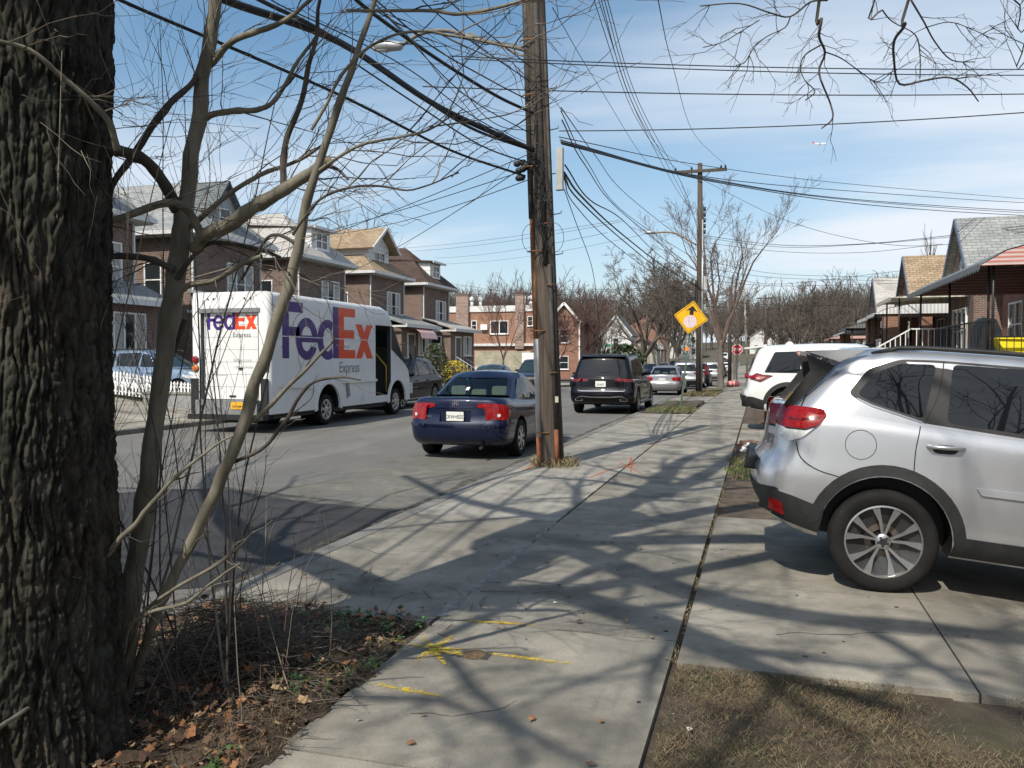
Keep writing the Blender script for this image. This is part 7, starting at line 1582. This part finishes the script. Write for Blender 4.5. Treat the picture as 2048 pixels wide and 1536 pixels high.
b=MB().mat(mat('box_white',(.33,.34,.33),(.43,.44,.43),rough=.5,scale=4)); b.box((.12,-.12,4.12),(.22,-.02,4.72),Matrix.Translation((-.16,0,0))); b.box((.115,-.125,4.10),(.225,-.015,4.13),Matrix.Translation((-.16,0,0))); b.build('terminal_box',None,np_).location=(.11,-.02,.0)
b=MB().mat(WIREM); rr=random.Random(5)
for i in range(9): ell(b,along(4.42+rr.uniform(-.12,.12),-.25+rr.uniform(-.12,.05),-.1),(.06,.05,.05),8,6)
for i in range(16):
    z=rr.uniform(3.9,4.7); b.tube(catmull([along(z,rr.uniform(-.2,.2),-.17),along(z-.3,rr.uniform(-.16,.2),-.20),along(z-rr.uniform(.5,1.2),rr.uniform(-.1,.2),-.18)],4),.006,5,False)
for s_ in (-1,1): b.tube([along(3.4+.22*math.cos(a)*1.0,s_*.16+s_*.16*math.sin(a),-.1) for a in [PI*k/10 for k in range(11)]],.004,5,False)
b.build('cable_clutter',None,np_)
b=MB().mat(mat('pole_tag',(.45,.43,.36),rough=.5)); b.cbox(along(1.0,.13,-.155),(.06,.01,.09)); b.build('number_tag',None,np_)
# street-light arm on the near pole
la=onY(1052,98,12.0); lb=onY(800,92,12.0); lc=onY(742,92,12.0); lm=onY(900,62,12.0); lm2=onY(845,66,12.0)
sl_=thing('street_lamp','cobra-head street lamp on a long arm from the near utility pole','lamp',la)
b=MB().mat(mat('dull_arm',(.13,.13,.12),(.20,.195,.18),rough=.7)); b.tube([p-la for p in catmull([la,onY(960,80,12.0),lm,lm2,lb],6)],.032,10); b.bar(Vector((0,0,-.12)),lm-la+Vector((.3,0,-.06)),.03,.03); b.build('arm',None,sl_)
b=MB().mat(GALV); d=(lc-lb); b.tube([lb-la-d*.1,lb-la,lb-la+d*.35,lb-la+d*.8,lb-la+d*1.0],[.035,.07,.085,.08,.03],12); b.mat(CLEARL); b.tube([lb-la+d*.4+Vector((0,0,-.045)),lb-la+d*.9+Vector((0,0,-.04))],[.06,.05],10); b.build('lamp_head',None,sl_)
# far pole
FPp=Vector((-2.93,42.3,gz(42.3)))
fp=thing('utility_pole','far utility pole with a crossarm beyond the yellow warning sign','pole',FPp)
b=MB().mat(WOODP); b.tube([(0,0,-.1),(0,0,4),(.0,0,8),(-.03,0,11.4)],[.17,.16,.14,.115],14); b.build('shaft',None,fp)
b=MB().mat(WOODP); b.box((-1.28,-.22,10.92),(1.28,-.10,11.06),Matrix.Rotation(R(0),4,'Z')); b.bar((-.5,-.16,10.95),(0,-.13,10.45),.03); b.bar((.5,-.16,10.95),(0,-.13,10.45),.03); b.build('crossarm',None,fp)
for x in (-1.2,-.42,1.0,1.2): b=MB().mat(BLACK); b.lathe([(.02,0),(.05,.03),(.05,.1),(.02,.16),(0,.17)],(x,-.16,11.06),(0,0,1),8); b.build('insulator',None,fp)
b=MB().mat(GALV); b.tube([(.13,-.12,0),(.13,-.12,8.6)],.04,8); b.build('conduit',None,fp)
b=MB().mat(BLACK); [b.cyl((.22,-.1,7.9+i*.28),(.22,-.1,8.1+i*.28),.06,8) for i in range(5)]; b.box((.14,-.13,7.8),(.17,-.07,9.3)); b.build('spool_rack',None,fp)
b=MB().mat(BLACK); b.box((-.22,-.2,4.6),(-.1,-.05,5.6)); b.build('splice_box',None,fp)
b=MB().mat(mat('box_white',(.5,.51,.5))); b.box((.2,-.2,5.0),(.36,-.05,5.8)); b.build('terminal_box',None,fp)
q0=onX(1393,490,-2.95); q1=onY(1300,465,q0.y); sl2=thing('street_lamp','street lamp on a curved rusty arm from the far utility pole','lamp',q0)
dq=q1-q0; b=MB().mat(mat('brown_arm',(.20,.12,.07),(.26,.17,.1),rough=.7)); b.tube([p for p in catmull([Vector((0,0,0)),dq*.45+Vector((0,0,.28)),dq*.8+Vector((0,0,.12)),dq*.92],6)],.04,8); b.build('arm',None,sl2); b=MB().mat(GALV); ell(b,dq,(.28,.12,.09)); b.build('lamp_head',None,sl2)
def simple_pole(label,x,y,h,r=.14,lean=0,cross=True,m=WOODP):
    o=thing('utility_pole',label,'pole',(x,y,gz(y))); b=MB().mat(m); b.tube([(0,0,-.1),(lean*.5,0,h*.5),(lean,0,h)],[r,r*.9,r*.75],10); b.build('shaft',None,o)
    if cross: b=MB().mat(m); b.box((lean-1.2,-.15,h-.6),(lean+1.2,-.03,h-.45)); b.build('crossarm',None,o)
    return o
simple_pole('brown wooden pole on the right kerb with a pink bag at its foot',-2.2,64,7.4,.15,0,False)
simple_pole('slender pale leaning utility pole far along the right kerb',-1.5,104,11.2,.15,-.5,False,mat('pale_pole',(.30,.28,.25),(.38,.36,.33),rough=.9,scale=8,stretch=(1,1,.1)))
simple_pole('brown utility pole far beyond the street name sign',.6,118,10.5,.15,0,True)
simple_pole('distant utility pole rising over the far bungalows',33,150,11,.14,0,True)
# yellow stop-ahead sign, leaning
SGY=mat('sign_yellow',(.80,.42,.008),(.84,.46,.012),rough=.4,scale=3); SGB=mat('sign_black',(.012,.012,.012),rough=.5); SGP=mat('faded_octagon',(.66,.50,.55),(.78,.70,.72),rough=.5,scale=5,stretch=(1,1,.3)); GPOST=mat('green_post',(.05,.10,.075),(.075,.13,.10),rough=.6,scale=6)
sb_=G(1361,812,gz(28.6)); sg=thing('warning_sign','yellow diamond stop-ahead sign on a leaning green post in the kerb grass','sign',sb_)
sc=onY(1382,635,sb_.y-.02)-sb_; 
b=MB().mat(GPOST); tp=onY(1386,615,sb_.y)-sb_; b.bar((0,0,-.1),(tp.x*.62,0,tp.z*.62),.06,.035); b.bar((tp.x*.45,.03,tp.z*.45),(tp.x,.02,tp.z),.06,.03); b.build('post',None,sg)
Ms=Matrix.Translation(sc+Vector((0,-.05,0)))@Matrix.Rotation(R(8),4,'Z')@Matrix.Rotation(R(9),4,'Y')
def flat(mb,poly,off,th=.004): mb.prism([(a,b_) for a,b_ in poly],Ms@Vector((0,-off,0)),(Ms.to_3x3()@Vector((1,0,0))),(Ms.to_3x3()@Vector((0,0,1))),(Ms.to_3x3()@Vector((0,th,0))))
D_=.575
b=MB().mat(SGY); flat(b,roundpoly([(0,-D_),(D_,0),(0,D_),(-D_,0)],.05,4),0); pl=b.build('sign_plate',None,sg)
b=MB().mat(SGB)
for k in range(4):
    a=[(0,-.53),(.53,0),(0,.53),(-.53,0)][k]; c=[(.53,0),(0,.53),(-.53,0),(0,-.53)][k]; a2=tuple(x*.965 for x in a); c2=tuple(x*.965 for x in c); flat(b,[a,c,c2,a2],.004)
b.build('border',None,pl)
b=MB().mat(SGB); flat(b,[(-.065,.09),(.065,.09),(.065,.24),(.19,.21),(0,.40),(-.19,.21),(-.065,.24)],.004); b.build('arrow',None,pl)
oc=[(.225*math.cos(PI/8+k*PI/4),-.14+.225*math.sin(PI/8+k*PI/4)) for k in range(8)]; b=MB().mat(SGP); flat(b,oc,.004); b.build('octagon',None,pl)
b=MB().mat(mat('orange_tag',(.75,.22,.03),rough=.5)); tg=onY(1374,698,sb_.y-.03)-sb_; b.cbox(tg,(.13,.02,.13)); b.build('tag',None,sg)
# stop sign and street name sign at the junction
st=thing('stop_sign','red octagonal stop sign at the far junction on the right','sign',(-1.72,66,gz(66))); zc=onX(1477,700,-1.72).z-gz(66)
b=MB().mat(GPOST); b.cyl((0,0,0),(0,0,zc+.4),.03,8); b.build('post',None,st)
def octo(r): return [(r*math.cos(PI/8+k*PI/4),r*math.sin(PI/8+k*PI/4)) for k in range(8)]
b=MB().mat(WHITE); b.prism(octo(.42),(0,-.04,zc),(1,0,0),(0,0,1),(0,.01,0)); b.mat(mat('sign_red',(.42,.02,.03),(.5,.03,.04),rough=.5)); b.prism(octo(.38),(0,-.045,zc),(1,0,0),(0,0,1),(0,.004,0)); o=b.build('sign_plate',None,st)
t=text_mesh('STOP',.30,WHITE,cx=True,extr=.001,sx=.8,bold=.006); t.name='lettering'; t.parent=o; t.matrix_local=Matrix.Translation((0,-.048,zc-.11))@Matrix.Rotation(R(90),4,'X')
sn=thing('street_name_sign','small green street name sign above the far junction','sign',(-.35,68,gz(68))); zc=onX(1505,680,-.35).z-gz(68); b=MB().mat(GALV); b.cyl((0,0,0),(0,0,zc+.1),.03,8); b.build('post',None,sn); b=MB().mat(mat('sign_green',(.02,.20,.11),(.03,.24,.13),rough=.5)); b.box((-.4,-.02,zc-.11),(.4,.02,zc+.11)); b.build('name_plate',None,sn)
sn=thing('street_name_sign','green street name sign on the left by the rounded pale tree','sign',(-15.0,86,gz(86))); zc=onX(1250,693,-15.0).z-gz(86); b=MB().mat(GALV); b.cyl((0,0,0),(0,0,zc+.3),.04,8); b.build('post',None,sn); b=MB().mat(MC['sign_green']); b.box((-.6,-.02,zc-.15),(.2,.02,zc+.12)); b.build('name_plate',None,sn)
for (px,y_,lb) in ((1321,118,'larger round grey back of a road sign left of the yellow sign'),(1378,140,'smaller grey back of a road sign just left of the green post')):
    p=onY(px,693,y_); o=thing('road_sign',lb,'sign',(p.x,y_,gz(y_))); b=MB().mat(GALV); b.cyl((0,.05,0),(0,.05,p.z-gz(y_)+.4),.05,8); b.build('post',None,o); b=MB().mat(mat('sign_back',(.52,.53,.53),(.6,.6,.6),rough=.5)); b.prism(octo(.45),(0,-.02,p.z-gz(y_)),(1,0,0),(0,0,1),(0,.02,0)); b.build('sign_plate',None,o)
# litter: pink bag, two blue caps, valve cover, bits of paper
b=MB().mat(mat('pink_bag',(.75,.16,.16),(.8,.35,.33),rough=.6,scale=5)); bg_=[]
rr=random.Random(2)
for i in range(5): ell(b,(-1.9+rr.uniform(-.25,.25),63.2+rr.uniform(-.2,.2),gz(63)+.18),(.28,.25,.22),9,6)
tag(b.build('rubbish_bag'),'pink plastic rubbish bag at the foot of the brown wooden pole','bag')
BC=mat('cap_blue',(.10,.42,.55),rough=.4)
for (px,py,lb) in ((567,1130,'pale blue bottle cap on the dark asphalt patch near the kerb'),(820,1030,'pale blue bottle cap at the far edge of the dark asphalt patch')):
    p=G(px,py,RZ+.006); b=MB().mat(BC); b.lathe([(0,.012),(.016,.012),(.019,.008),(.02,0)],p,(0,0,1),14); tag(b.build('bottle_cap'),lb,'cap')
p=G(950,1310); vc=thing('valve_cover','rusty square valve cover sunk in the pavement among yellow paint','cover',(p.x,p.y,0)); b=MB().mat(DKC); b.box((-.085,-.055,-.02),(.085,.055,.0035)); b.build('frame',None,vc); b=MB().mat(mat('rusty_lid',(.13,.075,.04),(.24,.16,.09),rough=.9,scale=30,bump=(50,1.5,.02))); b.lathe([(.0,.012),(.04,.012),(.062,.009),(.066,.0036)],(0,-.005,0),(0,0,1),18); b.build('lid',None,vc)
b=MB().mat(mat('paper_scrap',(.6,.6,.58),rough=.8)); rr=random.Random(12)
for (px,py) in ((1350,1430),(710,1393),(720,1440),(1378,1458),(1110,1205),(500,1152)):
    p=G(px,py,.006 if px>520 else RZ+.006); s=.012; M_=Matrix.Translation(p)@Matrix.Rotation(rr.uniform(0,6),4,'Z')@Matrix.Rotation(.3,4,'X'); b.add([M_@Vector(v) for v in ((-s,-s*.6,0),(s,-s*.8,.004),(s*1.2,s*.5,.002),(-s*.7,s*.8,.006))],[(0,1,2,3)],False)
tag(b.build('paper_scraps'),kind='stuff')
bp=simple_pole('utility pole behind the camera on the right kerb',-3.0,-24,11.4,.17,0,True)
# ---- overhead wires and cables, each strung between real points
GA='cables from the near pole back over the camera'
def wire(pts,r,label,group=None,sag=0,name='power_line',n=6,k=8):
    q=[p if isinstance(p,Vector) else P(*p) for p in pts]
    ext=Vector((-3.0,-24,9.0+.4*(len(label)%4))) if group==GA and not isinstance(pts[-1],Vector) and pts[-1][1]<0 else None; pre=q.pop(0) if q[0].y<-20 else None
    q=catmull(q,k) if len(q)>2 else [q[0].lerp(q[1],i/20)+Vector((0,0,-sag*4*(i/20)*(1-i/20))) for i in range(21)]
    if ext is not None: q=q+[ext]
    if pre is not None: q=[pre]+q
    b=MB().mat(WIREM); b.tube(q,r,n,True); return tag(b.build(name),label,'cable',group)
wire([(1066,300,12.2),(880,215,10.5),(680,85,8.6),(450,0,7.2),(250,-90,6.2),(-200,-420,5.0)],.036,'thickest black cable bundle sloping up left from the near pole','cables from the near pole back over the camera',name='cable_bundle',n=10)
wire([(1062,300,12.2),(940,255,11.0),(800,165,9.6),(640,60,8.2),(520,0,7.4),(300,-120,6)],.020,'second thick cable just above the thickest bundle',GA,name='cable_bundle',n=8)
wire([(1050,352,12.1),(900,300,10.9),(690,195,9.4),(450,90,8),(240,0,7.1),(60,-90,6.4)],.017,'lowest thick cable leaving the near pole towards the massive trunk',GA,name='cable_bundle',n=8)
wire([(1066,226,12.2),(990,190,11.4),(870,115,10.3),(750,30,9.2),(690,-20,8.8)],.022,'taped cable crossing behind the street lamp arm',GA,name='cable_bundle',n=8)
wire([(1066,205,12.2),(980,160,11.5),(860,90,10.5),(740,-10,9.6)],.009,'thin cable just over the taped cable',GA)
wire([(1064,165,12.2),(960,95,11.2),(860,15,10.4),(830,-20,10.2)],.008,'thin wire reaching the near pole above the lamp arm',GA)
wire([(1064,136,12.2),(980,70,11.2),(895,0,10.4),(880,-20,10.3)],.008,'uppermost thin wire reaching the near pole',GA)
wire([(1070,300,12.2),(950,235,11.2),(820,140,10.2),(700,75,9.4),(560,10,8.6),(520,-20,8.4)],.007,'thin wire lashed near the thick cables',GA)
wire([(1066,270,12.2),(930,190,11.3),(800,60,10.3),(725,-20,9.8)],.007,'steep thin wire between the taped cable and the pole',GA)
wire([(1070,330,12.1),(960,290,11.5),(820,200,10.5),(700,120,9.8)],.010,'looped spare cable hanging by the thick bundle',GA)
wire([(1070,262,12.2),(1000,252,11.9),(945,205,11.5),(900,120,11.3)],.006,'short jumper wire dropping to the taped cable',GA)
GH='house drops to the left-hand houses'
for (a,c,sg_,lb) in (((1078,312,12.2),onX(560,585,-21.9),.5,'service wire from the near pole to the house above the truck'),((1076,300,12.2),onX(235,560,-21.9),.5,'service wire from the near pole to the leftmost houses'),((1076,332,12.2),onX(300,520,-21.9),.35,'lower service wire from the near pole to the leftmost houses'),((1240,440,30),onX(790,497,-22.0),.15,'wire from mid-street to the tan-roofed house'),((1245,443,30),onX(806,503,-22.0),.2,'twin wire from mid-street to the tan-roofed house'),((1215,465,30),onX(870,516,-22.0),.2,'wire from mid-street to the brown-roofed house'),((1300,466,38),onX(885,528,-22.0),.3,'long low wire to the brown-roofed house'),((1066,356,12.2),(600,470,26),.25,'pale thin wire running left above the roofs')):
    c=c if isinstance(c,Vector) else P(*c); wire([P(*a),c],.007,lb,GH,sg_,n=5)
for (a,c,r,lb) in (((900,112,12.0),(2500,131,13.5),.0085,'highest of the level wires crossing the upper sky'),((930,118,12.0),(2500,145,13.5),.0085,'second of the level wires crossing the upper sky'),((845,173,12),(2500,176,13.5),.009,'third of the level wires crossing the upper sky'),((1118,262,12.3),(2500,185,11),.008,'fourth crossing wire rising to the right from the near pole')):
    A=P(*a);C=P(*c); wire([A,C],r,lb,'level wires crossing the upper sky',.12,n=5)
GB2='primary lines running down the street'
FA=FPp+Vector((0,-.16,11.2))
for i,(x0,xe,ye,lb) in enumerate(((1168,-1.2,0,'leftmost primary line high over the pavement'),(1178,-.42,0,'second primary line high over the pavement'),(1186,None,(1390,430),'third primary line dropping to the spool rack'),(1192,None,(1392,442),'fourth primary line dropping to the spool rack'),(1198,None,(1394,455),'rightmost primary line dropping to the spool rack'))):
    A=P(x0,-60,13.5); 
    e=FA+Vector((xe,0,0)) if xe is not None else P(ye[0],ye[1],41.4)
    mid=[P(1250+i*7,205,22),P(1335+i*8,375 if xe is None else 300,34)] if xe is None else [P(1262+i*7,215,24),P(1318+i*10,305,34)]
    wire([Vector((-3.0+.12*i,-24,11.1)),A]+mid+[e],.0085,lb,GB2,n=5)
wire([Vector((-1.9,-24,11.1)),(1312,-20,9),(1345,130,16),(1390,270,28),FA+Vector((1.2,0,0))],.007,'lone wire falling steeply to the right end of the crossarm',GB2,n=5)
wire([(1105,15,12.3),(1190,160,20),(1300,330,32),FA+Vector((-1.2,0,-.1))],.007,'thin wire from the near pole top to the crossarm',GB2,n=5)
GC='bundled cables between the two poles'
for i,(a,mids,e,r,lb) in enumerate((((1128,345,12.4),[(1165,395,16),(1240,465,24),(1330,535,36)],(1393,572,41.6),.020,'thickest sagging bundle between the poles'),((1128,352,12.4),[(1158,400,16),(1245,480,25),(1330,548,36)],(1393,585,41.6),.016,'lower sagging bundle between the poles'),((1130,330,12.4),[(1180,400,16),(1245,440,24),(1320,512,36)],(1393,555,41.6),.013,'wavy upper cable between the poles'),
    ((1128,356,12.4),[(1150,410,15),(1230,490,22),(1340,570,36)],(1394,600,41.6),.009,'lowest thin cable between the poles'),((1122,215,12.4),[(1190,310,18),(1260,395,26)],(1393,500,41.5),.009,'thin cable leaving the near pole at lamp height'),((1122,222,12.4),[(1175,325,17),(1255,430,26)],(1393,520,41.5),.009,'second thin cable leaving the near pole at lamp height'),
    ((1124,240,12.4),[(1170,330,16),(1250,430,25)],(1392,540,41.5),.011,'third thin cable leaving the near pole at lamp height'),((1126,372,12.4),[(1150,440,14),(1185,540,18)],(1198,640,20.5),.007,'slack wire hanging down behind the near pole'))):
    wire([P(*a)]+[P(*m_) for m_ in mids]+[P(*e)],r,lb,GC,name='cable_bundle' if r>.012 else 'power_line',n=6)
GD2='wires from the near pole to the right-hand houses'
for (pts,r,lb) in (([(1118,274,12.4),(1400,330,19),(1700,368,26),(2100,402,34)],.008,'top wire of the five fanning to the right edge'),([(1120,280,12.4),(1400,352,19),(1700,382,26),(2100,408,34),(2500,420,40)],.010,'second wire of the five fanning to the right edge'),([(1122,284,12.4),(1420,358,19),(1700,398,26),(2100,424,34),(2500,436,40)],.012,'third wire of the five fanning to the right edge'),([(1122,286,12.4),(1430,362,19),(1720,402,26),(2100,428,34),(2500,440,40)],.010,'fourth wire of the five fanning to the right edge'),([(1124,288,12.4),(1440,366,19),(1760,412,26),(2100,433,34),(2500,445,40)],.012,'lowest wire of the five fanning to the right edge')):
    wire(pts,r,lb,GD2,n=5)
e1=onX(1882,490,6.1)
for (pts,r,lb) in (([(1400,357,41.4),(1570,440,39),(1740,484,36),(1880,490,32),(2060,462,30)],.010,'single drop wire from the crossarm to the second bungalow'),([(1398,470,41.4),(1560,490,38),(1720,488,35),(1890,472,32),(2060,450,30)],.012,'upper of the two low cables to the second bungalow'),([(1398,474,41.4),(1560,494,38),(1720,489,35),(1890,475,32),(2060,455,30)],.010,'lower of the two low cables to the second bungalow'),([(1399,484,41.4),(1560,503,38),(1720,505,35),(1885,488,32)],.009,'lowest slack cable to the second bungalow')):
    wire(pts,r,lb,'drops from the far pole to the bungalows',n=5)
for i,(y0,y1,y2) in enumerate(((520,548,556),(535,556,562),(560,572,566),(545,568,540),(600,610,612),(612,618,596))):
    wire([(1400,y0,41.6),(1560,y1,60),(1815,y2,52)],.012,['upper far wire over the third gable','second far wire over the third gable','third far wire over the third gable','far wire rising to the third gable','pale far wire across the woods','lowest far wire across the woods'][i],'far wires across the woods on the right',n=4)
for i,(y0,y1) in enumerate(((572,580),(582,584),(560,600))): wire([(905,y0+8,80),(1150,y1,62),(1396,y1-6,41.8)],.012,['far wire over the orange terrace','second far wire over the orange terrace','third far wire over the orange terrace'][i],'far wires over the terrace',n=4)
# ---- airliner high in the sky
ap=P(1640,288,1900); pl=thing('airliner','small white airliner crossing the sky at upper right','airplane',ap,R(18)); pl.rotation_euler=(R(8),R(-4),R(16.7))
AW=mat('airliner_white',(.65,.66,.68),rough=.4); AR=mat('airliner_tail',(.55,.08,.05),rough=.4)
b=MB().mat(AW); b.tube([(-17,0,.9),(-13,0,.3),(-8,0,0),(8,0,0),(13,0,0),(16,0,-.3),(17.5,0,-.6)],[.3,1.1,1.9,2.0,1.9,1.3,.2],12); b.build('fuselage',None,pl)
for s_ in (-1,1):
    b=MB().mat(AW); b.add([(3.5,s_*1.5,-.6),(-2.5,s_*1.5,-.6),(-7.0,s_*16,1.2),(-5.4,s_*16,1.2),(3.5,s_*1.5,-1.1),(-2.5,s_*1.5,-1.1),(-7.0,s_*16,1.0),(-5.4,s_*16,1.0)],[(0,1,2,3),(7,6,5,4),(0,3,7,4),(1,0,4,5),(2,1,5,6)],False); b.build('wing',None,pl)
    b=MB().mat(AW); b.tube([(2.8,s_*5.4,-1.9),(-1.2,s_*5.4,-1.9)],[1.1,.8],10); b.build('engine',None,pl); b=MB().mat(AW); b.prism([(-12.5,0),(-15.5,0),(-17.5,5.5),(-16.3,5.5)],(0,0,.8),(1,0,0),(0,s_,0),(0,0,.25)); b.build('tailplane',None,pl)
b=MB().mat(AR); b.prism([(-11.5,1),(-16,1),(-18,6.8),(-16,6.8)],(0,-.15,0),(1,0,0),(0,0,1),(0,.3,0)); b.build('tail_fin',None,pl)
